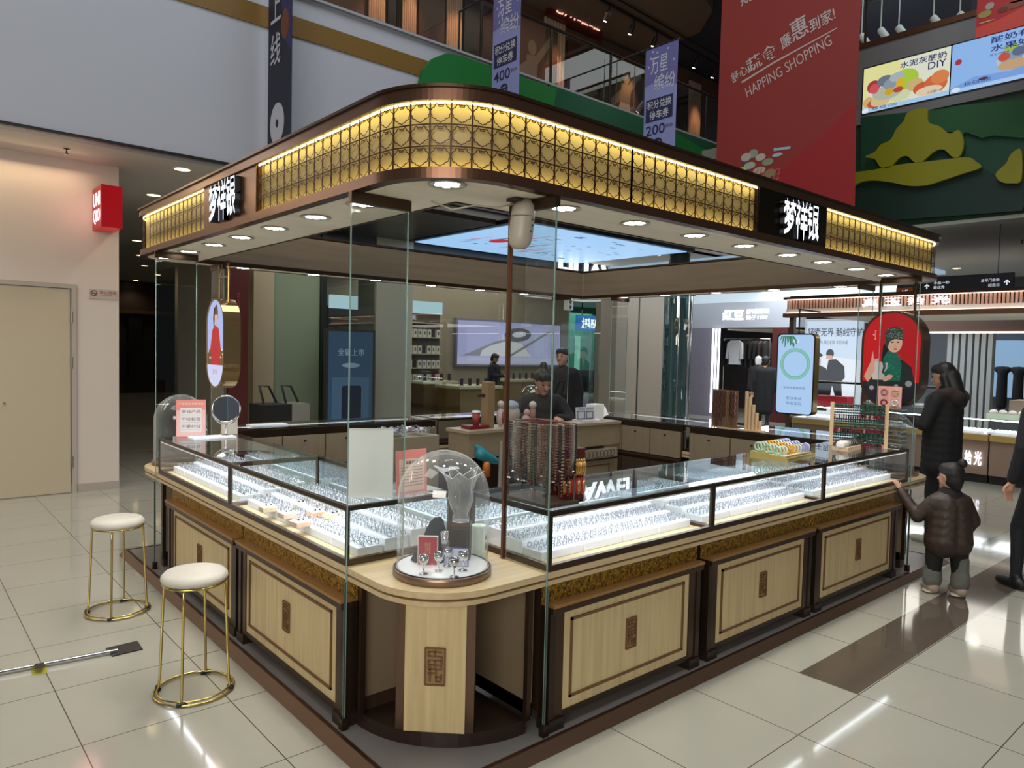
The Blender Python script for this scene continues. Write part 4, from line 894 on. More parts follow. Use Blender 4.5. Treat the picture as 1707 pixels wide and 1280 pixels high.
# white ribbed tumbler beside the dome
MB().lathe([(0, 0), (.026, 0), (.03, .012), (.031, .15), (.033, .16), (.029, .16), (.027, .02), (0, .015)], M('frosted_tumbler', 'dcebe2', .3), n=28).build('frosted_tumbler', None, 'tall pale frosted tumbler standing beside the dome next to the brown post', 'tumbler').location = (.52, .33, ZB)
# dome, fan and card on the far left counter
t = thing('glass_dome', 'clear glass dome at the far left end of the kiosk behind the pink notice', 'display dome', None, (.27, KL-.24, ZB))
MB().lathe([(0, 0), (.205, 0), (.208, .03), (.19, .034)], M('dome_base_bronze', '8a7260'), n=40).build('base', t)
MB().lathe([(.193, .036), (.193, .35)]+[(.193*math.cos(a), .35+.193*math.sin(a)) for a in [PI/2*k/10 for k in range(1, 11)]], GDOME, n=44).build('dome_shell', t)
t = thing('glass_dome', 'clear glass dome at the far right end of the kiosk beside the glass stack', 'display dome', None, (KW-.27, .27, ZB))
MB().lathe([(0, 0), (.205, 0), (.208, .03), (.19, .034)], M('dome_base_bronze', '8a7260'), n=40).build('base', t)
MB().lathe([(.17, .036), (.17, .33)]+[(.17*math.cos(a), .33+.17*math.sin(a)) for a in [PI/2*k/10 for k in range(1, 11)]], GDOME, n=44).build('dome_shell', t)
# upright notices
def notice(name, p, q, h, mf, label, cat, th=.006, z=ZT, lean=-.06, writing=None, art=None):
    # stands on the case between plan points p (left) and q (right)
    p = Vector((p[0], p[1], 0)); q = Vector((q[0], q[1], 0)); d = q-p; w_ = d.length; rz = math.atan2(d.y, d.x)
    t = thing(name, label, cat, None, (p.x, p.y, z), rz); t.rotation_euler = (lean, 0, rz)
    MB().box(0, 0, .0, w_, th, h, mf).build('board', t)
    MB().box(0, th, 0, w_, th+.05, .004, GCASE).build('acrylic_foot', t)
    if writing:
        o = MB(); o.T = FY(-.0005)
        for w in writing: 
            if w[0] == 'R': o.poly([(w[1]*w_, w[2]*h), (w[3]*w_, w[2]*h), (w[3]*w_, w[4]*h), (w[1]*w_, w[4]*h)], w[6] if len(w) > 6 else .0002, w[5])
            else: o.text(w[0], w[1]*w_, w[2]*h, w[3]*w_, w[4]*h, w[5], .0008)
        o.build('printed_sheet', t)
    return t
INK = M('ink_black', '1a1a1c', .6)
notice('notice_board', (.082, .735), (.262, .642), .315, M('board_grey_white', 'eeeef0', .5), 'plain grey white notice board standing on the left showcase behind the glass pane', 'sign', writing=[('R', .0, .98, 1, 1, M('board_edge', 'd5d5d5', .5))])
PK = M('notice_pink', 'd98580', .5); PW = M('notice_white', 'ded7da', .6)
notice('price_notice', (.10, 3.33), (.29, 3.27), .27, PK, 'pink bordered handwritten notice at the far left end of the left showcase', 'sign', writing=[
    ('R', .02, .02, .98, .72, M('notice_blush', 'dfb6b4', .6), .0001), ('R', .14, .12, .86, .78, PW, .0003), ('厂家直销 感恩有你', .08, .86, .92, .92, M('cream_text', 'f0d9c8', .6)),
    ('梦祥产品', .18, .63, .82, .72, INK), ('不检标签', .18, .43, .82, .52, INK), ('不要付钱', .18, .23, .82, .32, INK),
    ('R', .15, .585, .8, .59, INK, .0006), ('R', .15, .385, .8, .39, INK, .0006), ('R', .15, .185, .8, .19, INK, .0006)])
q1, q2 = onz(662, 826, ZT), onz(712, 818, ZT)
notice('price_notice', q1, q2, .205, PK, 'narrow pink framed price notice standing behind the big glass dome', 'sign', writing=[
    ('R', .08, .06, .92, .80, M('notice_blush2', 'd9bdb0', .6), .0001), ('温馨提示', .28, .68, .72, .76, INK)]+[('R', .14, .6-.07*i, .86, .615-.07*i, M('dull_red', '9a5a50', .6), .0003) for i in range(7)])
notice('payment_card', (3.71, 2.80), (3.98, 2.80), .135, M('card_white', 'c9ccd2', .5), 'small white payment card with two blank dark frames on the cashier desk', 'sign', writing=[
    ('R', .06, .1, .48, .72, M('navy_ink', '26305a', .6)), ('R', .54, .1, .92, .66, M('navy_ink', '26305a', .6)), ('R', .1, .16, .44, .66, M('card_white', 'c9ccd2', .5), .0004), ('R', .58, .16, .88, .6, M('card_white', 'c9ccd2', .5), .0004), ('推荐使用', .1, .8, .46, .92, INK), ('扫码付款', .54, .78, .92, .9, INK)])
# round table mirror and card on the far left case
t = thing('table_mirror', 'round chrome table mirror on a small stand at the far left', 'mirror', None, (.41, 3.19, ZT), -.2)
o = MB(); o.T = Matrix.Translation((0, 0, .205)) @ frame((0, 0, 0), (1, 0, 0), (0, .12, 1))
o.lathe([(0, .004), (.092, .004)], M('mirror_face', 'c8ccd0', .03, 1.0), n=40); o.tube([(.096*math.cos(a), .096*math.sin(a), 0) for a in [k*2*PI/40 for k in range(40)]], .006, CHROME, 8, closed=True); o.lathe([(.085, -.004), (0, -.004)], CHROME, n=30); o.build('mirror_disc', t)
MB().tube([(.10*math.cos(a), 0, .205+.115*math.sin(a)) for a in [PI+k*PI/16 for k in range(17)]], .005, CHROME, 8).tube([(0, 0, .09), (0, 0, .02)], .008, CHROME, 8).build('yoke', t)
MB().lathe([(0, .02), (.02, .018), (.05, .008), (.055, 0), (0, 0)], CHROME, n=28).build('base', t)
t = thing('white_card_stand', 'white folded card standing beside the table mirror', 'card', None, (.43, 3.325, ZT+.001), -.1); o = MB(); o.add([(0, 0, 0), (.11, 0, 0), (.12, .04, .20), (.01, .04, .20), (.0, .06, 0), (.11, .06, 0)], [(0, 1, 2, 3), (5, 4, 3, 2), (0, 3, 4), (1, 5, 2)], M('card_ivory', 'c4c0b4', .5)); o.build('card', t)
MB().bbox(-.15, -.07, 0, .15, .07, .012, TRAYW, .003).build('jewellery_tray', None, 'flat white tray lying on the far left case before the pink notice', 'tray').location = (.30, 3.16, ZT+.001)
MB().bbox(-.16, -.06, 0, .16, .06, .014, TRAYW, .003).build('jewellery_tray', None, 'flat white tray lying on the back row right of the white card', 'tray').location = (.95, 3.75, ZT+.001)
# necklace stand on the near corner of the right showcase
NSX, NSY, NRZ = .665, .02, 0
t = thing('necklace_stand', 'tall dark metal necklace rack on the near corner of the right showcase', 'necklace stand', None, (.662, .035, ZT+.001), 0)
MB().bbox(0, 0, 0, .20, .30, .018, M('stand_walnut', '4a3c35', .35), .004).build('base', t)
f_ = MB(); NM = M('stand_metal', '6e5d55', .3, .7)
for x in (.015, .185):
    for y in (.02, .28): f_.tube([(x, y, .018), (x, y, .36)], .005, NM, 8)
for x in (.015, .185): f_.tube([(x, .02, .36), (x, .28, .36)], .005, NM, 8); f_.tube([(x, .02, .19), (x, .28, .19)], .003, NM, 6)
for y in (.02, .28): f_.tube([(.015, y, .36), (.185, y, .36)], .005, NM, 8)
f_.build('frame', t)
cols = ['5b3e3a', '6f4840', '85685c', '33262a', '26382f', '95806f', '4a1c20', '241d20', '64262b', '6c6660', '8f8982', '2f2727']
k = 0
for face in range(2):
    for i in range(12):
        if face == 0: p = Vector((.016, .03+i*.021, .357)); w_ = Vector((0, .008, 0)); o2 = Vector((-.006, 0, 0))
        else: p = Vector((.028+i*.0135, .016, .357)); w_ = Vector((.005, 0, 0)); o2 = Vector((0, -.006, 0))
        L_ = R0.uniform(.19, .31); m = M('bead_'+cols[k % 12], cols[k % 12], .25); o = MB(); n = 22
        for s_ in (-1, 1):
            for j in range(n): q = p+w_*s_*math.sin(PI*min(1, j/(n-1)+.1))+o2-Vector((0, 0, L_*j/(n-1))); o.ball(q, .0054, m, 6)
        q = p+o2-Vector((0, 0, L_+.008))
        if k % 3 == 0: o.ball(q, (.009, .009, .011), M('pendant_dark', '1d1a20', .15), 8)
        elif k % 3 == 1: o.lathe([(.007, -.003), (.011, 0), (.007, .003), (.007, -.003)], SILVER, q, 10)
        else: o.ball(q, .006, M('pendant_red', '6f1420', .2), 8)
        o.build('bead_necklace', None, 'strand of %s beads hanging on the %s side of the necklace rack' % (['reddish brown', 'russet', 'tan', 'black brown', 'dark green', 'pale tan', 'dark crimson', 'near black', 'wine red', 'grey', 'silvery', 'charcoal'][k % 12], ['left', 'front'][face]), 'necklace', 'bead necklaces on the corner rack').location = (.662, .035, ZT+.001)
        k += 1
# bracelet rack behind it
t = thing('bracelet_rack', 'small dark red wooden rack of gold and red bracelets right of the necklace stand', 'bracelet rack', None, (.80, .10, ZT+.001), -.25)
RW = M('red_wood', '4e1712', .35); f_ = MB(); f_.box(0, 0, 0, .13, .012, .24, RW).box(0, .1, 0, .13, .112, .24, RW).box(-.004, -.004, .235, .134, .116, .245, RW).box(0, 0, 0, .13, .11, .01, RW); f_.build('frame', t)
BG = M('bracelet_gold', 'b8935a', .25, .8); BR_ = M('bracelet_red', '9a1f1f', .35)
for i in range(9):
    for j in range(2):
        o = MB(); x = .012+i*.013; z = .16-j*.085
        o.tube([(x, -.012+.0*math.cos(a), z+.038*math.sin(a)) if False else (x+.004*math.cos(a), -.012-.01*abs(math.cos(a)), z+.038*math.sin(a)) for a in [q*PI/6 for q in range(12)]], .0042, BG if j == 0 else (BR_ if i % 2 else BG), 6, closed=True)
        c = o.build('bracelet', None, '%s bracelet on the small red rack, %s from left' % (['gold', 'red and gold'][j], ORD[i]), 'bracelet', ['gold bracelets on the upper row of the red rack', 'red and gold bracelets on the lower row of the red rack'][j]); c.location = (.80, .10, ZT+.001); c.rotation_euler = (0, 0, -.25)
# tray of jade bangles
t = thing('bangle_tray', 'gold edged wedge shaped tray for bangles on the middle right showcase', 'tray', None, (3.13, .29, ZT+.001), .08)
o = MB(); o.add([(-.22, -.13, 0), (.22, -.13, 0), (.22, .13, 0), (-.22, .13, 0), (-.22, -.13, .025), (.22, -.13, .025), (.22, .13, .05), (-.22, .13, .05)], [(0, 3, 2, 1), (4, 5, 6, 7), (0, 1, 5, 4), (1, 2, 6, 5), (2, 3, 7, 6), (3, 0, 4, 7)], M('tray_gold', '9c8a4c', .4, .3)); o.build('tray_body', t)
MB().box(-.2, -.11, .03, .2, .11, .038, M('tray_cream', 'cbbf94', .6)).build('lining', t)
for j in range(3):
    for i in range(11):
        c_ = ['9cc4a8', 'b7d0c0', 'c9d8c8', 'c98e2f', 'd6a33c', 'e0b04a', 'd8cfa8', 'cdd2e2', 'a9aed4', '9a9fd0', 'b9bfe0'][i]
        o = MB(); o.tube([(.003*math.cos(a), .027*math.cos(a), .03+.027*math.sin(a)) for a in [q*PI/9 for q in range(18)]], .0058, M('jade_'+c_, c_, .15), 8, closed=True)
        o.build('bangle', None, ['pale green', 'light green', 'greenish white', 'amber', 'golden amber', 'yellow', 'cream', 'milky', 'lavender', 'violet', 'pale lilac'][i]+' jade bangle in the '+['front', 'middle', 'back'][j]+' row of the wedge tray', 'bangle', 'jade bangles in the wedge tray').location = (2.94+i*.038, .225+j*.07, ZT+.035+j*.008)
# striped roll tray
t = thing('ring_roll', 'white padded roll tray with dark bracelets across it in front of the green rack', 'tray', None, (3.98, .24, ZT+.001), .1)
MB().bbox(-.14, -.06, .0, .14, .06, .03, M('roll_wood', 'b49a7a', .5), .004).build('base', t)
o = MB(); o.T = Matrix.Translation((-.14, 0, .045)) @ Matrix.Rotation(PI/2, 4, 'Y'); o.lathe([(0, 0), (.03, 0), (.033, .01), (.033, .27), (.03, .28), (0, .28)], M('roll_white', 'e2e0dc', .6), n=20); o.build('roll', t)
for i in range(9):
    x = -.12+i*.03; MB().tube([(x+.012*math.sin(a), .036*math.cos(a), .045+.036*math.sin(a)) for a in [q*PI/9 for q in range(18)]], .004, BLACK, 6, closed=True).build('dark_bracelet', None, 'thin dark bracelet round the white roll, %s from left' % ORD[i], 'bracelet', 'dark bracelets round the white roll').location = (3.98, .24, ZT+.001)
# big green and red bracelet rack
gx0, gy0 = 4.17, .45; gx1, gy1 = 4.33, .10
t = thing('bracelet_rack', 'tall pale wood rack hung with three rows of dark green and red bracelets', 'bracelet rack')
LW = M('light_beech', 'c7a882', .45); a = Vector((gx0, gy0, ZT+.001)); b_ = Vector((gx1, gy1, ZT+.001)); d = (b_-a).normalized(); n_ = Vector((-d.y, d.x, 0)) * -1
if n_.dot(CAM-a) < 0: n_ = -n_
for p in (a, b_):
    f_ = MB(); V = []
    for z in (0, .34):
        w_ = .035 if z == 0 else .012
        for sx, sy in ((-1, -1), (1, -1), (1, 1), (-1, 1)): V.append(tuple(p+d*.014*sx+n_*w_*sy+Vector((0, 0, z))))
    f_.add(V, [(0, 3, 2, 1), (4, 5, 6, 7), (0, 1, 5, 4), (1, 2, 6, 5), (2, 3, 7, 6), (3, 0, 4, 7)], LW)
    f_.build('side_post', t)
f_ = MB()
for z in (.32, .21, .10): f_.tube([a+Vector((0, 0, z)), b_+Vector((0, 0, z))], .006, M('bar_black', '15130f'), 8)
f_.build('crossbar', t); L_ = (b_-a).length
gm = [M('bead_green', '12503c', .2), M('bead_dkgreen', '0b3026', .2), M('bead_crimson', '6f0f1e', .15), M('bead_wine', '8a2034', .2), M('bead_black', '15171a', .15), M('bead_pink', 'cfa5a5', .3)]
for r in range(3):
    for i in range(22):
        p = a+d*(.02+i*(L_-.04)/21)+Vector((0, 0, [.32, .21, .10][r]))+n_*.012; o = MB(); m1 = gm[i % 2]; m2 = gm[2 if R0.random() < .6 else R0.choice((3, 4, 5))]
        for q in range(14):
            an = q*2*PI/14; o.ball(p+n_*(.008+.014*math.sin(an))+Vector((0, 0, -.048+.050*math.cos(an)))+d*.002*math.sin(an), .0074, m2 if 5 <= q <= 9 else m1, 6)
        o.build('bead_bracelet', None, 'green and red bead bracelet, %s from left in the %s row of the tall rack' % (ORD[i], ['top', 'middle', 'bottom'][r]), 'bracelet', 'bead bracelets in the %s row of the tall rack' % ['top', 'middle', 'bottom'][r])
# pink card with four pictures stuck on the oval sign
X = 4.36
t = thing('picture_card', 'pink card with four small bracelet pictures above the tall green rack', 'card'); o = MB(); o.T = FX(4.52)
a_ = UX(1463, 680, 4.52); b2_ = UX(1504, 645, 4.52); o.box(a_[0], a_[1], 0, b2_[0], b2_[1], .004, M('card_pink', 'e0a6a0', .5)); w_ = (b2_[0]-a_[0]); h_ = b2_[1]-a_[1]
for i in range(2):
    for j in range(2):
        cx, cy = a_[0]+w_*(.27+.46*i), a_[1]+h_*(.27+.46*j); o.poly([(cx-.19*w_, cy-.19*h_), (cx+.19*w_, cy-.19*h_), (cx+.19*w_, cy+.19*h_), (cx-.19*w_, cy+.19*h_)], .0045, M('card_picture', 'caa39c', .5))
        pts = [(cx+.12*w_*math.cos(q*PI/8), cy+.12*h_*math.sin(q*PI/8)) for q in range(16)]
        for q in range(16): o.ball((pts[q][0], pts[q][1], .005), .008, M(['bead_wine', 'pearl', 'rose', 'amber_'][2*j+i], ['8a2034', 'd8cfcc', 'b4646a', 'd0a080'][2*j+i], .3), 6)
o.build('card', t)
# stack of clear trays
t = thing('acrylic_tray_tower', 'tall stack of clear acrylic trays behind the green rack at the right end', 'tray stack', None, (4.40, .02, ZT+.001), 0)
AC = glass('acrylic', (.78, .80, .79), opa=.10)
MB().box(0, 0, 0, .10, .28, .005, AC).box(.0, .0, 0, .003, .28, .32, AC).box(.0, .0, 0, .10, .003, .32, AC).build('shell', t)
for i in range(9): MB().box(.005, .005, .02+i*.034, .098, .275, .026+i*.034, M('tray_grey', '7c7f80', .25)).box(.0, -.004, .02+i*.034, .098, -.001, .03+i*.034, M('tray_lip', 'a9adad', .2)).build('tray', t)
# garnet rack and stepped wood on the right row
t = thing('necklace_board', 'upright board hung with garnet red and yellow strands on the right row of cases', 'necklace stand', None, (4.50, 1.78, ZT+.001), -PI/2-.15)
MB().box(0, .02, 0, .30, .03, .36, M('board_brown', '6e5544', .5)).box(0, 0, 0, .3, .06, .01, LW).build('board', t)
mm = [M('bead_garnet', '3c0d10', .2), M('bead_brown', '4e2e20', .3), M('bead_olive', '7c7418', .3), M('bead_maroon', '5a1a14', .3), M('bead_rosy', 'a06a60', .3)]
for i in range(14):
    o = MB(); m = mm[(i*3) % 5 if i > 5 else (i % 2)]; L_ = R0.uniform(.2, .33)
    for j in range(22):
        o.ball((.02+i*.02+.005*math.sin(j), .012, .345-L_*j/21), .0065, m, 6)
    c = o.build('bead_necklace', None, 'dark beaded strand on the upright garnet board, %s from left' % ORD[i], 'necklace', 'strands on the garnet board'); c.location = (4.50, 1.78, ZT+.001); c.rotation_euler = (0, 0, -PI/2-.15)
t = thing('step_stand', 'light wood stepped display posts right of the garnet board', 'display stand', None, (4.5, 1.40, ZT+.001), 0)
o = MB()
for i, h in enumerate((.36, .31, .24, .17, .10)): o.tube([(0, -i*.035, 0), (0, -i*.035, h)], .017, LW, 12)
o.build('posts', t); MB().box(-.05, -.17, -.0, .05, .03, .012, LW).build('base', t)
# ceramic cat-like plush, desk etc.
t = thing('cashier_desk', 'wide pale wood cashier desk with a dark lined front inside the kiosk', 'desk')
x0, x1, y0, y1 = 2.36, 4.40, 2.82, 3.14
zz = .985
MB().bbox(x0, y0-.02, zz-.03, x1, y1, zz, M('desk_top', '9c8d74', .4), .003).build('desk_top', t)
MB().box(x0+.02, y0, .74, x1, y1-.02, zz-.03, M('desk_front', '8f8067', .5, grain=((3, 30, 30), .3, '7d6f58'))).box(x0+1.0, y0+.02, .1, x1, y1-.02, .74, M('desk_front', '8f8067')).build('carcass', t)
MB().box(x0+.9, y0-.006, .715, x1-.25, y0+.0, .735, BLACK).build('shadow_gap', t)
MB().box(x0+1.0, y0-.03, .60, x1-.04, y0+.02, .61, DKFRAME).build('bracelet_shelf', t)
for i in range(16):
    o = MB(); o.tube([(.032*math.cos(a), -.0, .035*math.sin(a)) for a in [q*PI/8 for q in range(16)]], .0045, M('bracelet_grey', '6a6058', .3, .5), 6, closed=True)
    c = o.build('bracelet', None, 'dull metal bracelet in the long rack of the cashier desk, %s from left' % ORD[i], 'bracelet', 'bracelets in the cashier desk rack'); c.location = (x0+1.1+i*.055, y0-.012, .655)
MB().box(x0+1.0, y0+.0, .605, x1-.04, y0+.004, .71, M('rack_back_cream', 'a39a86', .6)).build('rack_back', t)
o = MB(); o.box(x0+1.06, y0+.012, .15, x1-.1, y0+.02, .56, M('desk_front', '8f8067'))
for a in ((x0+1.1, .53, x1-.14, .542), (x1-.152, .15, x1-.14, .542)): o.box(a[0], y0+.005, a[1], a[2], y0+.014, a[3], CARVE)
o.build('front_panel', t)
def obj(name, mb, loc, label, cat, rz=0, group=None):
    o = mb.build(name, None, label, cat, group); o.location = loc; o.rotation_euler = (0, 0, rz); return o
zd = zz+.001
t = thing('tissue_box', 'white tissue box with a sheet pulled out on the cashier desk', 'tissue box', None, (4.20, 3.0, zd), .1)
MB().bbox(-.08, -.06, 0, .08, .06, .17, WHITE, .004).build('box', t)
o = MB(); o.add([(.08, -.03, .02), (.19, -.04, .05), (.21, .02, .13), (.08, .03, .16), (.14, .0, .10)], [(0, 1, 4), (1, 2, 4), (2, 3, 4), (3, 0, 4)], WHITE); o.build('tissue', t)
obj('paper_sheets', MB().box(-.13, -.08, 0, .13, .08, .012, WHITE).box(-.1, -.06, .012, .02, .06, .014, M('pale_green_paper', 'a9b58a', .6)), (4.05, 2.98, zd), 'flat papers lying beside the tissue box on the cashier desk', 'paper')
obj('red_tray', MB().bbox(-.22, -.11, 0, .22, .11, .035, M('tray_red', '7a1420', .4), .006), (3.35, 3.02, zd), 'flat dark red tray on the cashier desk before the seated assistant', 'tray')
t = thing('glass_dome', 'clear glass dome on the cashier desk right of the seated assistant', 'display dome', None, (4.04, 3.42, ZT)); MB().lathe([(.16, 0), (.16, .14)]+[(.16*math.cos(a), .14+.16*math.sin(a)) for a in [PI/2*k/10 for k in range(1, 11)]], glass('dome_glass_far', (.86, .89, .87), opa=.05), n=40).build('dome_shell', t); t.location = (4.03, 3.80, ZT)
# plush toys
t = thing('plush_toy', 'white and pale blue plush toy sitting on the cashier desk', 'plush toy', None, (3.02, 3.0, zd))
PL = M('plush_white', 'b9aaa4', .9, bump=(50, .6)); MB().ball((0, 0, .11), (.10, .08, .10), PL, 16).build('body', t); MB().ball((-.01, -.0, .19), (.09, .075, .05), M('plush_blue', '9fb0c0', .9, bump=(50, .6)), 16).build('cap', t)
for x in (-.05, .05): MB().ball((x, -.06, .03), (.04, .04, .03), PL, 10).build('paw', t)
t = thing('plush_toy', 'small pink plush figure beside the white plush toy', 'plush toy', None, (3.17, 2.95, zd)); MB().ball((0, 0, .05), (.05, .04, .05), M('plush_pink', 'c49a94', .9), 12).build('body', t); MB().ball((.01, 0, .12), (.035, .03, .035), M('plush_pink', 'c49a94'), 12).build('head', t)
t = thing('candle_holder', 'slim pinkish column with a white round top beside the plush toys', 'ornament', None, (3.32, 3.02, zd)); MB().lathe([(0, 0), (.028, 0), (.028, .15), (0, .15)], M('column_pink', '9a6a5c', .5), n=16).build('column', t); MB().ball((0, 0, .185), .038, M('ball_white', 'c9c2bc', .5), 14).build('ball', t)
t = thing('seated_figurine', 'red and white carved figurine on a wooden post beside the brown pole', 'figurine', None, (2.86, 2.96, zd))
MB().ball((0, 0, .09), (.045, .04, .09), M('fig_white', 'b5a8a0', .5), 12).build('body', t); MB().ball((.01, -.03, .09), (.03, .025, .06), M('fig_red', '8f1c2a', .4), 10).build('sash', t); MB().ball((0, 0, .21), .035, M('fig_white', 'b5a8a0'), 12).build('head', t)
obj('wooden_post', MB().bbox(-.045, -.045, 0, .045, .045, .42, M('post_oak', '8a7250', .5), .004).bbox(-.12, -.012, .28, -.04, .012, .31, M('post_dark', '3b2a20', .5), .003), (2.72, 2.98, zd-.0), 'squared wooden post with a side peg on the left end of the cashier desk', 'post')
t = thing('paper_cup', 'red paper cup with white lid at the left end of the cashier desk', 'cup', None, (2.56, 2.95, zd+.031)); MB().lathe([(0, 0), (.028, 0), (.038, .11), (0, .11)], M('cup_red', '8c3a34', .5), n=20).build('cup', t); MB().lathe([(0, .13), (.035, .13), (.041, .11), (.0, .108)], WHITE, n=20).build('lid', t)
obj('red_box', MB().bbox(-.11, -.07, 0, .11, .07, .03, M('box_dark_red', '6e1420', .4), .003), (2.56, 2.96, zd), 'flat dark red box under the paper cup on the cashier desk', 'box')
# storage box with crumpled bags, bins
t = thing('storage_box', 'beige storage box heaped with small plastic bags inside the kiosk', 'box', None, (2.0, 3.28, ZP), 0)
MB().bbox(-.28, -.16, .35, .28, .14, .88, M('box_beige', '8e846f', .5), .006).build('box', t); MB().box(-.26, -.14, 0, .26, .12, .35, DKWOOD).build('stand', t)
t.location = (2.0, 3.28, ZP)
o = MB()
for i in range(110): 
    p = Vector((R0.uniform(-.24, .24), R0.uniform(-.12, .10), .885+.03*R0.random())); q = [p+Vector((R0.uniform(-.04, .04), R0.uniform(-.04, .04), R0.uniform(0, .05))) for _ in range(4)]; o.add([tuple(v) for v in q], [(0, 1, 2), (0, 2, 3)], M('bag_film', 'b9b8c2', .3))
c = o.build('plastic_bags', None, 'heap of small crumpled clear plastic bags in the beige box', 'bags', None, 'stuff'); c.location = (2.0, 3.28, ZP)
t = thing('carrier_bag', 'turquoise plastic carrier bag hanging at the left end of the cashier desk', 'bag', None, (2.50, 2.80, .78))
flesh([((0, 0, 0), (.10, 0, -.05), .06, .05), ((.1, 0, -.05), (.2, .0, -.09), .05, .03), ((0, 0, .03), (-.05, 0, .07), .04, .02)], M('bag_turquoise', '2b8592', .4), 'bag_body', t, .012)
t = thing('water_bottle', 'small orange capped bottle under the turquoise bag', 'bottle', None, (2.53, 2.75, .58)); MB().lathe([(0, 0), (.035, 0), (.035, .1), (.02, .13), (0, .13)], M('bottle_orange', 'b3651c', .4), n=16).build('body', t)
obj('step_ladder', MB().tube([(0, 0, 0), (.02, .0, .85)], .018, M('ladder_grey', '8d8a80', .4), 8).tube([(.28, 0, 0), (.22, 0, .85)], .018, M('ladder_brown', '5c4634', .5), 8).box(-.0, -.02, .42, .26, .02, .45, M('ladder_grey', '8d8a80')), (2.62, 2.68, ZP), 'narrow grey and brown stand before the left end of the cashier desk', 'stand')
# security cameras
t = thing('security_camera', 'white cylinder camera hanging with a cable under the near corner of the kiosk canopy', 'camera', None, (.60, .16, ZK), 0)
ax = Vector((-.04, .04, -1)).normalized()
o = MB(); o.T = frame((0, 0, 0), (1, 0, 0), (0, 1, 0)); pr = [(0, 0), (.03, 0), (.05, -.03), (.052, -.06), (.052, -.16), (.047, -.19), (.03, -.21), (0, -.215)]
V = []; F = []; n = 28
for (r, z) in pr:
    for i in range(n): a = 2*PI*i/n; V.append((r*math.cos(a)+.10*z*1.2, r*math.sin(a)-.0*z, z))
for j in range(len(pr)-1): F += [(j*n+i, (j+1)*n+i, (j+1)*n+(i+1) % n, j*n+(i+1) % n) for i in range(n)]
o.add(V, F, M('camera_white', 'a8a094', .4), True); o.tube([(.0525*math.cos(a)-.012, .0525*math.sin(a), -.075) for a in [k*PI/14 for k in range(28)]], .0012, M('seam_grey', '5a554e', .5), 4, closed=True)
o.build('camera_body', t); MB().box(-.07, -.02, -.012, .04, .04, 0, M('bracket_dark', '3b352e', .4)).build('bracket', t)
MB().tube([(-.04, .03, -.02), (-.12, .04, -.045), (-.2, .10, -.04), (-.27, .16, -.06), (-.32, .24, -.02)], .004, M('camera_white', 'a8a094'), 6).build('cable', t)
for (dx, dz) in ((.01, -.09), (.01, -.115), (.005, -.14)): MB().ball((dx-.01, -.052, dz), .006, M('camera_hole', '4e4843', .5), 8).build('sensor', t)
t = thing('security_camera', 'small white and black camera under the back of the kiosk canopy', 'camera', None, tuple(ony(948, 500, 3.9))); t.location.z = ZK
MB().bbox(-.045, -.04, -.16, .045, .04, -.02, WHITE, .01).build('camera_body', t)
for z in (-.06, -.12): MB().ball((-.01, -.04, z), (.022, .01, .022), BLACK, 12).build('lens', t)
# hanging oval signs
def stadium(cx, cy, hw, hh, n=20): return [(cx+hw*math.cos(a), cy+(hh-hw)+hw*math.sin(a)) for a in [PI*k/n for k in range(n+1)]]+[(cx+hw*math.cos(a), cy-(hh-hw)+hw*math.sin(a)) for a in [PI+PI*k/n for k in range(n+1)]]
def hang_sign(name, x, yc, zc_, hw, hh, th, label, face, rod=(.13,), frame_m=COPPER, rods=True, fr=.012):
    t = thing(name, label, 'sign'); o = MB(); o.T = Matrix(((0, 0, 1, x), (-1, 0, 0, 0), (0, 1, 0, 0), (0, 0, 0, 1)))
    # o local: u=-y, v=z, w=+x
    P = stadium(-yc, zc_, hw, hh) if fr < .5 else None
    o.ring(P, stadium(-yc, zc_, hw-fr, hh-fr), -.004, th, frame_m); o.build('frame', t)
    b = MB(); b.T = o.T; b.prism(stadium(-yc, zc_, hw-fr, hh-fr), .004, th-.004, frame_m); b.build('body', t)
    f_ = MB(); f_.T = FX(x+.0035); face(f_, -yc, zc_, hw-fr, hh-fr); f_.build('picture', t)
    if rods:
        o = MB()
        for s in rod: o.tube([(x+th/2, yc+s, zc_+hh*.6), (x+th/2, yc+s, ZK)], .011, frame_m, 4)
        o.box(x+th/2-.012, yc-abs(rod[0]), ZK-.02, x+th/2+.012, yc+abs(rod[0]), ZK, frame_m); o.box(x+th/2-.01, yc-abs(rod[0]), ZK-.13, x+th/2+.01, yc+abs(rod[0]), ZK-.115, frame_m); o.build('hanger', t)
    return t
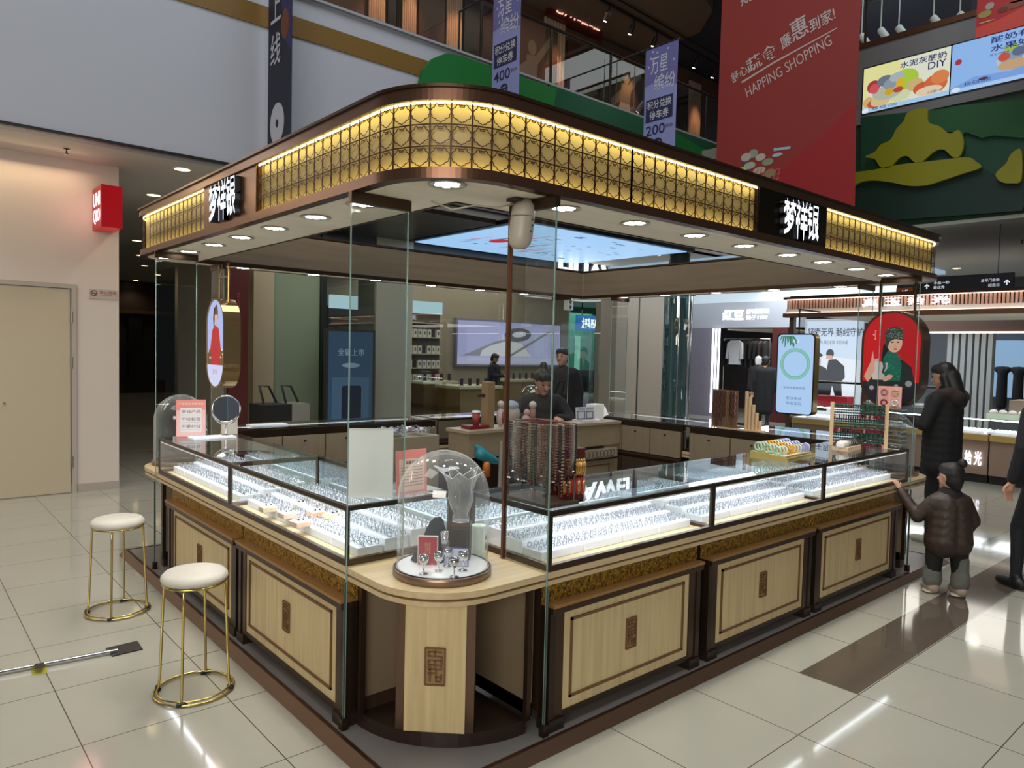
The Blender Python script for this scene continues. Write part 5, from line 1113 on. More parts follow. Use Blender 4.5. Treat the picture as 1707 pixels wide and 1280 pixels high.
def face_lady(f_, cx, cy, hw, hh):
    E_ = lambda c: EM(c, 0.95)
    f_.poly(stadium(cx, cy, hw, hh), .0005, E_('a3b2e2'))
    P = lambda L: [(cx+u*hw, cy+v*hh) for u, v in L]
    f_.poly(P([(-.95, -.25), (-.6, -.1), (0, -.2), (.6, -.08), (.96, -.2), (.96, -.5), (-.96, -.5)]), .001, E_('6a4526'))
    for i in range(26): u = R0.uniform(-.9, .9); v = R0.uniform(-.36, -.1); f_.poly(ell(cx+u*hw, cy+v*hh, .07*hw, .025*hh, 7), .0012, E_(R0.choice(['e8c4a0', 'f0dcc0', 'c98a54', '3a2413'])))
    f_.poly(P([(-.42, -.5), (.5, -.5), (.62, -.05), (.42, .32), (.15, .42), (-.1, .42), (-.4, .30), (-.62, -.1)]), .0015, E_('b01522'))
    f_.poly(P([(-.30, .60), (-.2, .2), (-.12, .5), (.0, .78), (.28, .76), (.3, .55), (.2, .82), (0, .86), (-.22, .8)]), .0018, E_('1d1414'))
    f_.poly(ell(cx+.08*hw, cy+.60*hh, .19*hw, .12*hh, 16), .002, E_('d9a890'))
    f_.poly(P([(-.12, .66), (.28, .66), (.24, .84), (.1, .90), (-.06, .84)]), .0022, E_('5a3a2c'))
    f_.poly(P([(.0, .38), (.16, .38), (.15, .50), (.0, .50)]), .0019, E_('cf9c86'))
    y = cy-.5*hh
    pts = [(cx-.985*hw, y)]+[(p[0], p[1]) for p in stadium(cx, cy, hw, hh) if p[1] < y]+[(cx+.985*hw, y)]
    pts = sorted([p for p in pts if p[0] < cx], key=lambda p: -p[1])+sorted([p for p in pts if p[0] >= cx], key=lambda p: p[1])
    f_.poly(pts, .0025, E_('c5c9ea'))
    f_.text('梦祥', cx-.3*hw, cy-.72*hh, cx+.25*hw, cy-.60*hh, E_('b06a72'), .0004, z=.0027)
hang_sign('hanging_sign', .50, 3.70, 1.70, .195, .355, .13, 'hanging oval light sign of a lady in a red dress, back left of the kiosk', face_lady, (.10, -.10), M('brass_polished', 'a58a5e', .15, .9))
def face_red(f_, cx, cy, hw, hh):
    E_ = lambda c, s=.9: EM(c, s)
    f_.poly(stadium(cx, cy, hw, hh), .0005, E_('b30d16'))
    P = lambda L: [(cx+u*hw, cy+v*hh) for u, v in L]
    st_ = stadium(cx, cy, hw, hh); y = cy-.48*hh
    pts = [(cx-hw, y)]+[p for p in st_ if p[1] < y]+[(cx+hw, y)]
    pts = sorted([p for p in pts if p[0] < cx], key=lambda p: -p[1])+sorted([p for p in pts if p[0] >= cx], key=lambda p: p[1]); f_.poly(pts, .0008, E_('1d1822'))
    f_.poly(P([(-.3, .3), (-.36, -.2), (-.1, -.2), (-.05, .4)]), .001, E_('140d10'))
    f_.poly(P([(-.9, -.55), (-.55, -.2), (-.2, -.06), (.4, .0), (.72, -.15), (.86, -.5), (.7, -.62), (-.7, -.62)]), .0012, E_('1b2422'))
    f_.poly(P([(-.28, .02), (-.1, .2), (.2, .15), (.38, -.1), (.35, -.45), (-.2, -.45)]), .0014, E_('15604e'))
    f_.poly(ell(cx+.10*hw, cy+.36*hh, .27*hw, .21*hh, 20), .0016, E_('d7a790'))
    f_.poly(P([(-.22, .30), (-.26, .55), (-.1, .68), (.15, .70), (.36, .62), (.40, .40), (.34, .42), (.1, .44), (-.08, .38), (-.14, .24)]), .0018, E_('2c3a34'))
    for i in range(50): u = R0.uniform(-.2, .36); v = R0.uniform(.42, .66); f_.poly(ell(cx+u*hw, cy+v*hh, .02*hw, .01*hh, 6), .002, E_('7d8a80'))
    for i in range(70): u = R0.uniform(-.22, .34); v = R0.uniform(-.4, .1); f_.poly(ell(cx+u*hw, cy+v*hh, .02*hw, .01*hh, 6), .002, E_(R0.choice(['2b8a72', '0c3f36'])))
    for u in (.02, .22): f_.poly(ell(cx+u*hw, cy+.37*hh, .05*hw, .014*hh, 10), .002, E_('2a1a18'))
    f_.poly(P([(.11, .35), (.15, .27), (.10, .27)]), .002, E_('b98a74')); f_.poly(ell(cx+.14*hw, cy+.225*hh, .07*hw, .016*hh, 10), .0021, E_('9a2a34'))
    f_.poly(P([(-.95, -.38), (-.72, -.05), (-.66, .18), (-.6, .0), (-.45, .02), (-.35, -.1), (-.55, -.3), (-.8, -.5)]), .0016, E_('c28e76'))
    f_.poly(P([(-.58, -.05), (-.3, -.05), (-.26, -.16), (-.3, -.28), (-.2, -.34), (-.24, -.44), (-.62, -.44), (-.66, -.34), (-.56, -.26)]), .0022, E_('b8aaa6'))
    f_.poly(P([(-.24, -.1), (-.1, -.06), (-.12, -.2), (-.26, -.3), (-.22, -.26), (-.17, -.18), (-.16, -.1)]), .0022, E_('b8aaa6'))
    f_.poly(P([(-.3, -.4), (-.05, -.32), (.12, -.34), (.02, -.42), (-.2, -.48)]), .0024, E_('c99a84'))
    for (u, v, s) in [(-.72, -.62, 1), (.25, -.56, .8), (.72, -.5, 1.3)]: f_.poly(ell(cx+u*hw*.9, cy+v*hh, .09*hw*s, .05*hh*s, 12), .0018, E_('8f8a90'))
    f_.text('一见', cx-.68*hw, cy+.42*hh, cx-.56*hw, cy+.62*hh, E_('e0b8a8'), .0003, z=.002)
hang_sign('hanging_sign', 4.66, .22, 1.70, .235, .395, .15, 'hanging oval light sign with red portrait of a lady holding a silver jug', face_red, (.135, -.135), M('sign_frame_brown', '4a3426', .35, .5), fr=.016)
# ================================================================ signs on the left wall
t = thing('cube_sign', 'glowing red box sign with white capital letters on the left wall', 'sign')
a_ = ony(152, 320, 6.78); x0 = .295; x1 = .50; z0, z1 = 2.92, 3.37
o = MB(); o.box(x0, 6.62, z0, x1, 7.05, z1, EM('b80012', .55)); o.build('box', t)
o = MB(); o.T = FX(x0-.001); u0 = -7.02; u1 = -6.65
o.text('UNI', u0+.03, z0+.24, u1-.03, z1-.06, EM('ffe9ea', 1.5), .003, bold=.008); o.text('QLO', u0+.03, z0+.05, u1-.03, z0+.21, EM('ffe9ea', 1.5), .003, bold=.008); o.build('lettering', t)
lamp('red_sign_glow', 'POINT', (x0-.12, 6.75, 3.1), 1.6, (1, .35, .3), .15)
o = MB(); o.T = FY(7.046); x0, x1 = .262, .53
o.box(x0, 2.165, 0, x1+.02, 2.275, .003, M('plate_clear', 'b3a69b', .4))
o.lathe([(.026, .004), (.034, .004)], M('ring_maroon', '5a1a18', .5), (x0+.045, 2.228, 0), 24); o.box(x0+.02, 2.222, .004, x0+.07, 2.231, .005, BLACK)
o.T = FY(7.046) @ Matrix.Translation((x0+.045, 2.228, 0)) @ Matrix.Rotation(-.75, 4, 'Z'); o.box(-.03, -.003, .004, .03, .003, .006, M('ring_maroon', '5a1a18')); o.T = FY(7.046)
o.text('禁止吸烟', x0+.10, 2.225, x1, 2.258, M('sign_red', '9a2020', .5), .002, z=.003); o.text('NO SMOKING', x0+.115, 2.205, x1-.04, 2.216, M('sign_red', '9a2020', .5), .001, z=.003); o.build('no_smoking_sign', None, 'small no smoking sign plate on the left wall right of the door', 'sign')
lamp('wall_washer', 'AREA', (-2.2, 6.88, 3.62), 22, (1, .74, .46), 4.8, (-.35, 0, 0), sy=.06)
# folded trolley behind the kiosk
t = thing('metal_bin', 'steel bin behind the back row of the kiosk', 'bin', None, (2.25, 6.4, 0)); MB().box(-.35, -.2, 0, 0.02, .2, .98, BLACK).build('dark_box', t); MB().box(.02, -.2, 0, .25, .2, .98, M('steel_fluted', '9a958c', .35, .7)).build('steel_body', t)
for i in range(2):
    x = -.25+i*.28; MB().tube([(x, 0, .98), (x-.06, 0, 1.2), (x+.06, 0, 1.19), (x+.16, 0, .99)], .016, BLACK, 8).build('handle', t)
# ================================================================ HANGING BANNERS
def cloth(o, u0, u1, z0, z1, m, wav=.0, n=10):
    o.box(u0, z0, -.004, u1, z1, 0, m)
def vbanner(x, y0, y1, z0, z1, label, kind):
    # plane x = const, seen from -x ; y0 nearer the wall (left in view) > y1
    t = thing('hanging_banner', label, 'banner'); o = MB(); o.T = FX(x); u0, u1 = -y0, -y1; W_ = u1-u0
    cloth(o, u0, u1, z0, z1, M('banner_dark', '15172a', .6) if kind == 'dark' else M('banner_lilac', '7d83b4', .6)); q = o.build('cloth', t)
    o = MB(); o.T = FX(x-.001)
    if kind == 'dark':
        o.poly([(u0+W_*.55, z1), (u1, z1), (u1, z0+1.0), (u0+W_*.7, z0+1.2), (u0+W_*.5, z0+1.8)], .001, M('banner_navy_glow', '2c2b5c', .6))
        o.poly(ell(u0+W_*.72, z0+1.35, W_*.16, .16, 20), .0015, M('banner_ember', '6d3a2c', .6))
        Wt = M('banner_white', 'b5b5bd', .6); k = W_*.42; yy = z1
        for i, ch in enumerate('全新上线'):
            zt_ = z0+2.36-.46*i; o.text(ch, u0+W_*.12, zt_, u0+W_*.12+k, zt_+.34, Wt, .001, .01, .002)
        c = (u0+W_*.42, z0+.34); o.poly(ell(c[0], c[1], W_*.30, W_*.36, 40), .002, Wt); o.poly(ell(c[0], c[1], W_*.06, W_*.075, 24), .003, M('banner_dark', '15172a'))
        o.text('扫码进入停车优惠', u0+W_*.15, z0+.04, u0+W_*.75, z0+.075, Wt, .001, 0, .002)
    else:
        n_ = kind; H = z1-z0; NV = M('banner_ink', '1b2046', .6)
        o.poly([(u0, z1), (u0, z1-.5*H*.62), (u0+W_*.4, z1-.40*H*.72), (u1, z1-.36*H), (u1, z1)], .001, M('banner_violet', '5a5c92', .6))
        for i in range(16): o.poly(ell(u0+R0.uniform(.1, .9)*W_, z1-R0.uniform(.02, .3)*H, .03*W_, .02, 7), .0015, M('banner_spark', '9b9cc6', .6))
        Wt = M('banner_white', 'b5b5bd'); o.text('万星', u0+.18*W_, z1-.22*H, u0+.7*W_, z1-.08*H, Wt, .001, 0, .002); o.text('缤纷', u0+.3*W_, z1-.37*H, u0+.95*W_, z1-.24*H, Wt, .001, 0, .002)
        o.poly([(u0+.06*W_, z1-.62*H), (u1-.1*W_, z1-.62*H), (u1-.1*W_, z1-.43*H), (u0+.06*W_, z1-.43*H)], .0015, NV)
        o.text('积分兑换', u0+.1*W_, z1-.515*H, u1-.14*W_, z1-.445*H, Wt, .001, .01, .002); o.text('停车券', u0+.18*W_, z1-.605*H, u1-.22*W_, z1-.53*H, Wt, .001, .01, .002)
        o.text(n_, u0+.08*W_, z1-.735*H, u0+.68*W_, z1-.65*H, NV, .001, .01, .002); o.text('积分', u0+.7*W_, z1-.70*H, u0+.92*W_, z1-.67*H, NV, .001, 0, .002)
        c = (u0+.46*W_, z1-.81*H); o.poly(ell(c[0], c[1], .15*W_, .045*H, 24), .0015, NV)
        for s in (-1, 1): o.poly([(c[0]-.09*W_, c[1]+s*.012*H), (c[0]+.09*W_, c[1]+s*.012*H+.004), (c[0]+.09*W_, c[1]+s*.012*H+.009), (c[0]-.09*W_, c[1]+s*.012*H+.005)], .002, Wt)
        o.text('1小时', u0+.2*W_, z0+.03*H, u1-.12*W_, z0+.10*H, NV, .001, .01, .002)
    o.build('print', q)
    r = MB(); r.tube([(x, 6.1, 5.75), (x, 6.1, z1+.01), (x, y1-.02, z1+.01)], .014, BLACK, 8); r.build('rod', t)
p = onx(447, 150, 2.25); q = onx(481, 150, 2.25); b_ = onx(443, 252, 2.25)
yl = ony(447, 150, 5.9)
def banner_at(pxl, pxr, pyt, pyb, x, label, kind, htop=None):
    a = onx(pxl, (pyt+pyb)/2, x); b = onx(pxr, (pyt+pyb)/2, x); zb = onx(pxl, pyb, x).z-.1; zt = onx(pxl, pyt, x).z if htop is None else htop
    vbanner(x, a.y, b.y, zb, zt, label, kind)
banner_at(447, 486, 0, 250, 1.79, 'tall dark navy hanging banner with white characters, leftmost of the banners', 'dark', 6.3)
banner_at(821, 866, 0, 182, 4.6, 'purple hanging banner showing 400 points, middle one of the narrow banners', '400', 6.35)
banner_at(1074, 1127, 86, 270, 7.6, 'purple hanging banner showing 200 points, right one of the narrow banners', '200')
# big red banner beside the corner of the atrium
X = 8.0; t = thing('hanging_banner', 'huge dark red hanging banner with slanted white slogans, near the corner of the atrium', 'banner')
a = onx(1200, 100, X); b_ = onx(1431, 100, X); u0, u1 = -a.y, -b_.y; z0 = onx(1418, 352, X).z-.15; z1 = 8.6
o = MB(); o.T = FX(X); o.box(u0, z0, -.01, u1, z1, 0, M('banner_red', '7c2420', .55)); q = o.build('cloth', t)
o = MB(); o.T = FX(X-.002); Pn = lambda L: [UX(px, py, X) for px, py in L]
o.poly(Pn([(1428, 165), (1370, 225), (1310, 275), (1275, 322), (1300, 345), (1425, 360)][::-1]), .001, M('banner_crimson', '861217', .55))
WT = M('slogan_white', 'a99a98', .6)
def slant(s, x0, y0, x1, y1, h, m, bold=.012):
    # lettering along the line between two points of the banner plane
    a = UX(x0, y0, X); b = UX(x1, y1, X); d = Vector((b[0]-a[0], b[1]-a[1])); L = d.length; an = math.atan2(d.y, d.x); old = o.T
    o.T = FX(X-.002) @ Matrix.Translation((a[0], a[1], 0)) @ Matrix.Rotation(an, 4, 'Z'); o.text(s, 0, 0, L, h, m, .0015, bold, .002); o.T = old
slant('舒心', 1222, 140, 1248, 122, .16, WT); slant('蔬食', 1248, 124, 1298, 92, .22, WT); slant('廉', 1305, 84, 1322, 72, .20, WT); slant('惠', 1322, 72, 1350, 55, .30, WT); slant('到家!', 1352, 56, 1394, 32, .19, WT)
slant('HAPPING SHOPPING', 1246, 163, 1388, 74, .15, WT, .0); slant('期待', 1236, 12, 1275, -12, .24, WT)
o.poly(Pn([(1236, 136), (1290, 103), (1395, 46), (1395, 48), (1290, 106), (1237, 139)]), .0016, WT)
# full trolley printed at the lower left of the banner
TR = M('trolley_pink', 'a8504a', .55)
for (cx, cy, rx, ry, c_) in [(1244, 262, 9, 9, '9a9590'), (1256, 256, 8, 9, '7c8478'), (1268, 262, 9, 8, 'a39a92'), (1280, 270, 10, 8, '77806a'), (1250, 276, 10, 8, '8f9a86'), (1266, 284, 11, 8, '9d938a'), (1284, 288, 10, 8, '5f7a52'), (1238, 284, 7, 7, 'a9a84a'), (1296, 258, 9, 5, '8fa0aa'), (1242, 270, 6, 5, '4a3350'), (1275, 296, 10, 6, '6b7a60')]:
    e1 = UX(cx-rx, cy+ry, X); e2 = UX(cx+rx, cy-ry, X); o.poly(ell((e1[0]+e2[0])/2, (e1[1]+e2[1])/2, (e2[0]-e1[0])/2, (e2[1]-e1[1])/2, 12), .002+.0001*(cx % 7), M('print_'+c_, c_, .6))
for k in range(7): o.poly(Pn([(1250+7*k, 312), (1264+6*k, 280), (1265+6*k, 281), (1251.5+7*k, 313)]), .0035, TR)
for k in range(3): o.poly(Pn([(1250, 300+6*k), (1300, 280+8*k), (1300, 281.5+8*k), (1250, 301.5+6*k)]), .0036, TR)
o.poly(Pn([(1290, 247), (1318, 244), (1318, 248), (1290, 252)]), .0036, M('handle_blue', '8aa0b4', .5))
o.build('print', q)
MB().box(X-.02, -u1, z1, X+.02, -u0, z1+.04, BLACK).build('rod', t)
obj('hanging_weight', MB().box(-.05, -.03, -.03, .05, .03, .03, WHITE), (X-.05, -u1+.12, z0+.22), 'small pale weight clipped at the lower right end of the red banner', 'weight')
# second red banner at the top right
t = thing('hanging_banner', 'red food advertising banner at the top right corner of the view', 'banner'); XB = 8.6; o = MB(); o.T = FX(XB)
a = UX(1626, 64, XB); b = UX(1760, 40, XB); o.box(a[0], a[1], -.01, b[0], a[1]+1.6, 0, M('banner_scarlet', '9c1012', .5)); q = o.build('cloth', t); o = MB(); o.T = FX(XB-.002)
o.poly([(a[0], a[1]), (b[0], a[1]), (b[0], a[1]+.30), (a[0]+.25, a[1]+.15), (a[0], a[1]+.12)], .001, M('banner_coral', 'b8392c', .5))
for (cx, cy, r_x, r_y, c_) in [(1690, 8, 24, 14, '7a3a26'), (1672, 16, 10, 8, '5a2418'), (1642, 24, 12, 10, '8b7a3a'), (1650, 10, 8, 9, '8f8a84'), (1700, 0, 18, 8, '96543a'), (1645, 36, 14, 3, 'b5a27a')]:
    p_ = UX(cx, cy, XB); p2_ = UX(cx+r_x, cy-r_y, XB); o.poly(ell(p_[0], p_[1], abs(p2_[0]-p_[0]), abs(p2_[1]-p_[1])*.9, 14), .002+.0002*(cx % 5), M('print_'+c_, c_, .6))
o.build('print', q)
# ================================================================ yogurt displays on the right bulkhead
def yog(u0, u1, z0, z1, label, which, x=9.85):
    t = thing('advert_screen', label, 'screen', 'lit advertising displays on the right bulkhead'); E_ = lambda c, s=.8: EM(c, s)
    o = MB(); o.T = FX(x); o.box(u0-.02, z0-.02, -.05, u1+.02, z1+.02, -.002, BLACK); o.build('frame', t)
    o = MB(); o.T = FX(x-.001); W_ = u1-u0; H = z1-z0; P = lambda L: [(u0+a*W_, z0+b*H) for a, b in L]; el = lambda u, v, a, b, c, k: o.poly(ell(u0+u*W_, z0+v*H, a*W_, b*H, 18), .001+.0003*k, E_(c))
    if which == 0:
        o.poly(P([(0, 0), (1, 0), (1, 1), (0, 1)]), 0, E_('e6e39e')); o.poly(P([(.55, .0), (1, 0), (1, 1), (.45, 1)]), .0004, E_('dfe4cf'))
        o.poly(P([(0, 0), (1, 0), (1, .10), (.5, .09), (0, .13)]), .0006, E_('a9cdf0'))
        for k, (u, v, a, b, c) in enumerate([(.105, .22, .1, .14, 'd8b070'), (.16, .17, .1, .1, 'c4573c'), (.22, .2, .12, .12, 'd9c08c'), (.45, .25, .13, .15, 'cfd9ae'), (.5, .55, .16, .22, 'a8cc3e'), (.62, .38, .10, .13, 'c9b57a'), (.72, .26, .12, .14, 'c85f3c'), (.85, .3, .13, .2, 'd0693f'), (.895, .42, .1, .14, 'd9824a'), (.78, .18, .15, .10, 'e3cfb0'), (.25, .45, .19, .2, 'dadfd8'), (.3, .36, .18, .16, 'b3b9a5'), (.13, .55, .08, .14, 'a03c40'), (.14, .5, .06, .11, 'cf5560'), (.27, .62, .1, .12, '6b7886'), (.33, .52, .08, .12, '8d99a6'), (.41, .64, .09, .1, 'a9b6c0'), (.45, .50, .05, .11, 'd9b52f'), (.32, .36, .05, .08, 'd0a52f'), (.43, .36, .06, .06, 'b74a33'), (.04, .05, .04, .055, 'e6eef8')]): el(u, v, a, b, c, k+3)
        INKB = E_('23246b', .6); o.text('水泥灰酸奶', u0+.44*W_, z0+.79*H, u0+.96*W_, z0+.93*H, INKB, .001, .015, .009); o.text('DIY', u0+.76*W_, z0+.62*H, u0+.96*W_, z0+.77*H, INKB, .001, .01, .009)
        o.text('上班第一杯', u0+.76*W_, z0+.11*H, u0+.93*W_, z0+.17*H, INKB, .001, 0, .009); o.text('400 828 0300', u0+.12*W_, z0+.03*H, u0+.42*W_, z0+.09*H, INKB, .001, 0, .009)
    else:
        o.poly(P([(0, 0), (1, 0), (1, 1), (0, 1)]), 0, E_('8fb9ee'))
        o.poly(P([(0, .1), (.2, .25), (.5, .2), (1, .5), (1, 0), (0, 0)]), .0004, E_('7aa3e2')); o.poly(P([(0, 0), (1, 0), (1, .08), (0, .08)]), .0006, E_('a9cdf6'))
        for k, (u, v, a, b, c) in enumerate([(.06, .62, .03, .06, 'a8313c'), (.52, .42, .14, .2, 'b9c3d0'), (.5, .5, .1, .16, '8a9ab0'), (.44, .5, .05, .08, 'c7503c'), (.5, .64, .06, .08, '9ab84a'), (.56, .55, .06, .09, '5b6b8a'), (.63, .65, .05, .08, 'a86a50'), (.68, .5, .05, .09, 'b24a58'), (.52, .32, .13, .1, 'c5a27a'), (.83, .45, .16, .25, 'd3d9e6'), (.86, .55, .06, .1, 'c9303c'), (.95, .6, .06, .1, '3c4a8a'), (.28, .17, .04, .03, '5a3344'), (.05, .06, .035, .05, 'dfeafb')]): el(u, v, a, b, c, k+3)
        INKB = E_('23307a', .6); o.text('酸奶有能量', u0+.33*W_, z0+.82*H, u0+.86*W_, z0+.95*H, INKB, .001, .015, .009); o.text('水果好搭档', u0+.33*W_, z0+.65*H, u0+.86*W_, z0+.78*H, INKB, .001, .015, .009)
        o.text("It's mine", u0+.33*W_, z0+.57*H, u0+.48*W_, z0+.62*H, INKB, .001, 0, .009); o.text('400 828 0300', u0+.12*W_, z0+.10*H, u0+.34*W_, z0+.17*H, INKB, .001, 0, .009)
    o.build('display', t)
yog(-2.85, -1.655, 5.43, 6.10, 'lit yogurt display with a yellow picture of fruit bowls, left one of the two', 0)
yog(-1.64, -.2, 5.43, 6.10, 'lit pale blue yogurt display with two lines of characters, right one of the two', 1)
# things beyond the right upper railing
o = MB(); o.T = FX(13.26); a = UX(1500, 58, 13.26); b = UX(1555, 36, 13.26); 
MB().box(12.45, -3, 7.6, 12.6, 5, 8.3, M('navy_beam', '0f1632', .5)).build('ceiling_beam', None, 'dark navy beam above the upper right shop', 'beam')
o.box(a[0]-.3, a[1]-.1, -.05, b[0]+.2, b[1]+.1, 0, M('sign_dark', '14191c', .4)); o.text('酸奶世界', a[0], (a[1]+b[1])/2, b[0], b[1], EM('bff0f0', 1.8), .01, .02); o.text('健康新鲜', a[0]+.1, a[1], b[0], (a[1]+b[1])/2-.02, EM('bff0f0', 1.8), .01, .02); o.build('shop_sign', None, 'glowing white green shop sign at the top right beyond the railing', 'sign')
for i, (px, py) in enumerate([(1436, 60), (1468, 50), (1498, 46), (1556, 30), (1600, 24)]):
    p = onx(px, py, 11.8); t = thing('track_spotlight', 'white tube spotlight above the upper right railing, %s from the left' % ORD[i], 'spotlight', None, tuple(p))
    MB().tube([(0, 0, 0), (-.05, -.14, -.2)], .06, WHITE, 12).tube([(0, 0, 0), (0, 0, 9.2-p.z)], .012, WHITE, 6).build('body', t); MB().tube([(-.052, -.145, -.202), (-.054, -.15, -.208)], .045, EM('ffffff', 5), 12).build('lens', t)
MB().box(11.6, -3, 9.14, 11.66, 5, 9.2, WHITE).build('track_bar', None, 'white lighting track above the upper right railing', 'track')
for i in range(5): MB().box(13.2, 4.4-i*1.5, 8.3, 13.28, 5.2-i*1.5, 10, M('upper_panel_%d' % (i % 2), ['525a4c', '6b6548'][i % 2], .5)).build('wall_panel', None, 'tall olive grey panel high above the upper right shop, %s from the left' % ORD[i], 'panel')
# ================================================================ RIGHT SHOPS
# jade kiosk
JX = 10.0; t = thing('jade_kiosk_canopy', 'pinkish fluted lit canopy with glowing white characters of the jade kiosk at the right', 'canopy')
MB().box(JX-.02, -2.5, 2.43, 13.2, 4.02, 2.50, M('jade_soffit', 'd6d0c4', .6)).box(JX-.06, -2.5, 2.66, JX+.05, 4.06, 2.70, DKFRAME).box(JX-.06, -2.5, 2.36, JX+.05, 4.06, 2.43, M('jade_bronze', '6a4936', .4, .4)).box(JX+.05, -2.5, 2.5, 13.2, 4.0, 2.72, DKFRAME).build('frame', t)
o = MB()
for i in range(130): y = -2.45+i*.05; o.tube([(JX, y, 2.43), (JX, y, 2.66)], .02, M('jade_flute', 'd8ae98', .5), 6)
o.build('fluted_band', t)
MB().box(JX-.055, -2.5, 2.648, JX-.035, 4.0, 2.658, EM('ffd9c4', 3.5)).box(JX-.055, -2.5, 2.432, JX-.035, 4.0, 2.44, EM('ffd9c4', 3)).build('light_strip', t)
o = MB(); o.T = FX(JX-.05); a = UX(1437, 514, JX); b = UX(1588, 492, JX); w_ = (b[0]-a[0])
for i, ch in enumerate('真玉拾光'): o.text(ch, a[0]+w_*(.02+.26*i), a[1]+.02+.006*i, a[0]+w_*(.02+.26*i)+w_*.19, b[1]-.01+.0*i, EM('f0f0ff', 3), .02, .015)
o.build('characters', t)
for i, (x, y) in enumerate([(JX+.1, 3.96), (13.0, 3.96), (JX+.1, -2.3)]): MB().box(x-.04, y-.04, 0, x+.04, y+.04, 2.4, M('jade_post', '4a3428', .4)).build('post', t)
for y in (3.2, 2.2, 1.2, .2): MB().lathe([(0, 0), (.07, 0)], EM('fff6e0', 10), (10.6, y, 2.428), 16).build('downlight', t)
lamp('jade_light', 'AREA', (11.4, 1.5, 2.40), 60, (1, .96, .88), 2.0, sy=4)
def jcase(x0, y0, x1, y1, label, top=True):
    t = thing('glass_showcase', label, 'showcase'); P = M('jade_panel', '8a7464', .45)
    MB().box(x0+.02, y0, .12, x1, y1, .60, P).box(x0+.05, y0, 0, x1, y1, .12, BLACK).build('cabinet_body', t)
    MB().box(x0-.02, y0, .60, x1, y1, .68, M('jade_gold_edge', 'b89a58', .4, .3)).build('counter_edge', t)
    MB().box(x0, y0+.01, .682, x1-.02, y1-.01, .70, M('case_lit_floor', 'dfe2e4', .5)).build('case_floor', t)
    g = MB(); g.box(x0, y0, .90, x1, y1, .905, GCASE); g.add([(x0, y1, .7), (x0, y0, .7), (x0, y0, .9), (x0, y1, .9)], [(0, 1, 2, 3)], GCASE); g.build('glass', t)
    MB().box(x0+.01, y0, .885, x0+.03, y1, .898, EM('f2f6ff', 9)).build('light_strip', t)
    lamp('jade_case_light', 'AREA', (x0+.3, (y0+y1)/2, .88), 7, (.95, .98, 1), .4, sy=(y1-y0)*.9)
    return t
jcase(10.1, -1.6, 10.7, -.32, 'lit glass case of the jade kiosk at the far right edge'); jcase(10.1, -.3, 10.7, 1.0, 'lit glass case of the jade kiosk behind the woman in the dark coat'); jcase(10.1, 1.02, 10.7, 2.4, 'lit glass case of the jade kiosk beside the red oval sign'); jcase(10.1, 2.42, 10.7, 3.9, 'lit glass case of the jade kiosk under the green bangle light sign')
o = MB(); o.T = FX(10.1-.0); a = UX(1607, 773, 10.1); b = UX(1638, 753, 10.1)
w_ = b[0]-a[0]
for i, ch in enumerate('真玉拾光'): o.text(ch, a[0]-w_*1.05+w_*.53*i, a[1], a[0]-w_*1.05+w_*.53*i+w_*.42, b[1], EM('f0f4ff', 2.5), .01, .02)
o.build('shop_sign', None, 'small glowing white characters on the front of the jade kiosk cabinet', 'sign')
k = 0
jt = MB().bbox(-.1, -.2, 0, .1, .2, .025, TRAYW, .003); 
for i in range(8):
    for j in range(3): jt.ball((-.06+j*.06, -.17+i*.049, .032), (.014, .014, .008), M('jade_bead', 'c2d6c8', .2), 8)
jt = jt.build('jade_tray', None, 'x', 'tray', 'trays of jade in the jade kiosk cases')
for r in range(2):
    for i in range(12):
        c = jt if k == 0 else dup(jt); k += 1; c.location = (10.24+.24*r, -1.35+i*.44, .701); c['label'] = 'white tray of pale jade in the jade kiosk, %s from right, %s row' % (ORD[i], ['front', 'back'][r])
bt = MB().box(-.1, -.35, 0, .1, .35, .07, M('roll_tray_green', 'a6b59a', .5)); bt.build('bangle_roll_tray', None, 'tray of white bangle rolls on top of the jade kiosk case', 'tray').location = (10.35, .75, .906)
for i in range(6): MB().ball((0, 0, 0), (.05, .055, .04), M('roll_white', 'e2e0dc'), 12).build('cushion', None, 'white round bangle cushion on the long tray, %s from the right' % ORD[i], 'cushion', 'white cushions on the jade kiosk').location = (10.33, .46+i*.115, .995)
t = thing('bracelet_rack', 'small gold framed rack of red bead bracelets on a high box of the jade kiosk', 'bracelet rack', None, (10.9, .40, 1.16)); MB().box(-.05, -.17, 0, .05, .17, .01, GOLD).tube([(0, -.17, 0), (0, -.17, .2), (0, .17, .2), (0, .17, 0)], .008, GOLD, 6).build('frame', t)
for i in range(9): MB().ball((0, -.14+i*.035, .12), (.02, .012, .05), M('bead_crimson', '6f0f1e'), 8).build('bracelet', t)
obj('display_box', MB().box(-.25, -.6, 0, .25, .6, .255, M('jade_box', '7b6a5c', .5)), (10.95, .35, .904), 'brown raised display box on the jade kiosk behind the cushions', 'box')
obj('red_box', MB().bbox(-.12, -.28, 0, .12, .28, .17, M('box_red', '8e1020', .4), .004), (10.4, 3.35, .906), 'dark red rectangular box on the jade kiosk under the bangle light sign', 'box')
for i, y in enumerate((2.0, 2.75)): obj('display_case', MB().box(-.12, -.26, 0, .12, .26, .03, M('jade_box', '7b6a5c')).box(-.12, -.26, .03, .12, .26, .22, GCASE).box(-.1, -.22, .03, .1, .22, .06, TRAYW), (10.85, y, .96), 'small clear display case on the jade kiosk, %s from the red oval sign' % ORD[i], 'display case')
obj('shelf_bar', MB().box(-.02, -1.0, 0, .3, 1.0, .03, DKFRAME), (10.75, 2.9, 1.27), 'dark shelf bar of the jade kiosk behind the light sign', 'shelf')
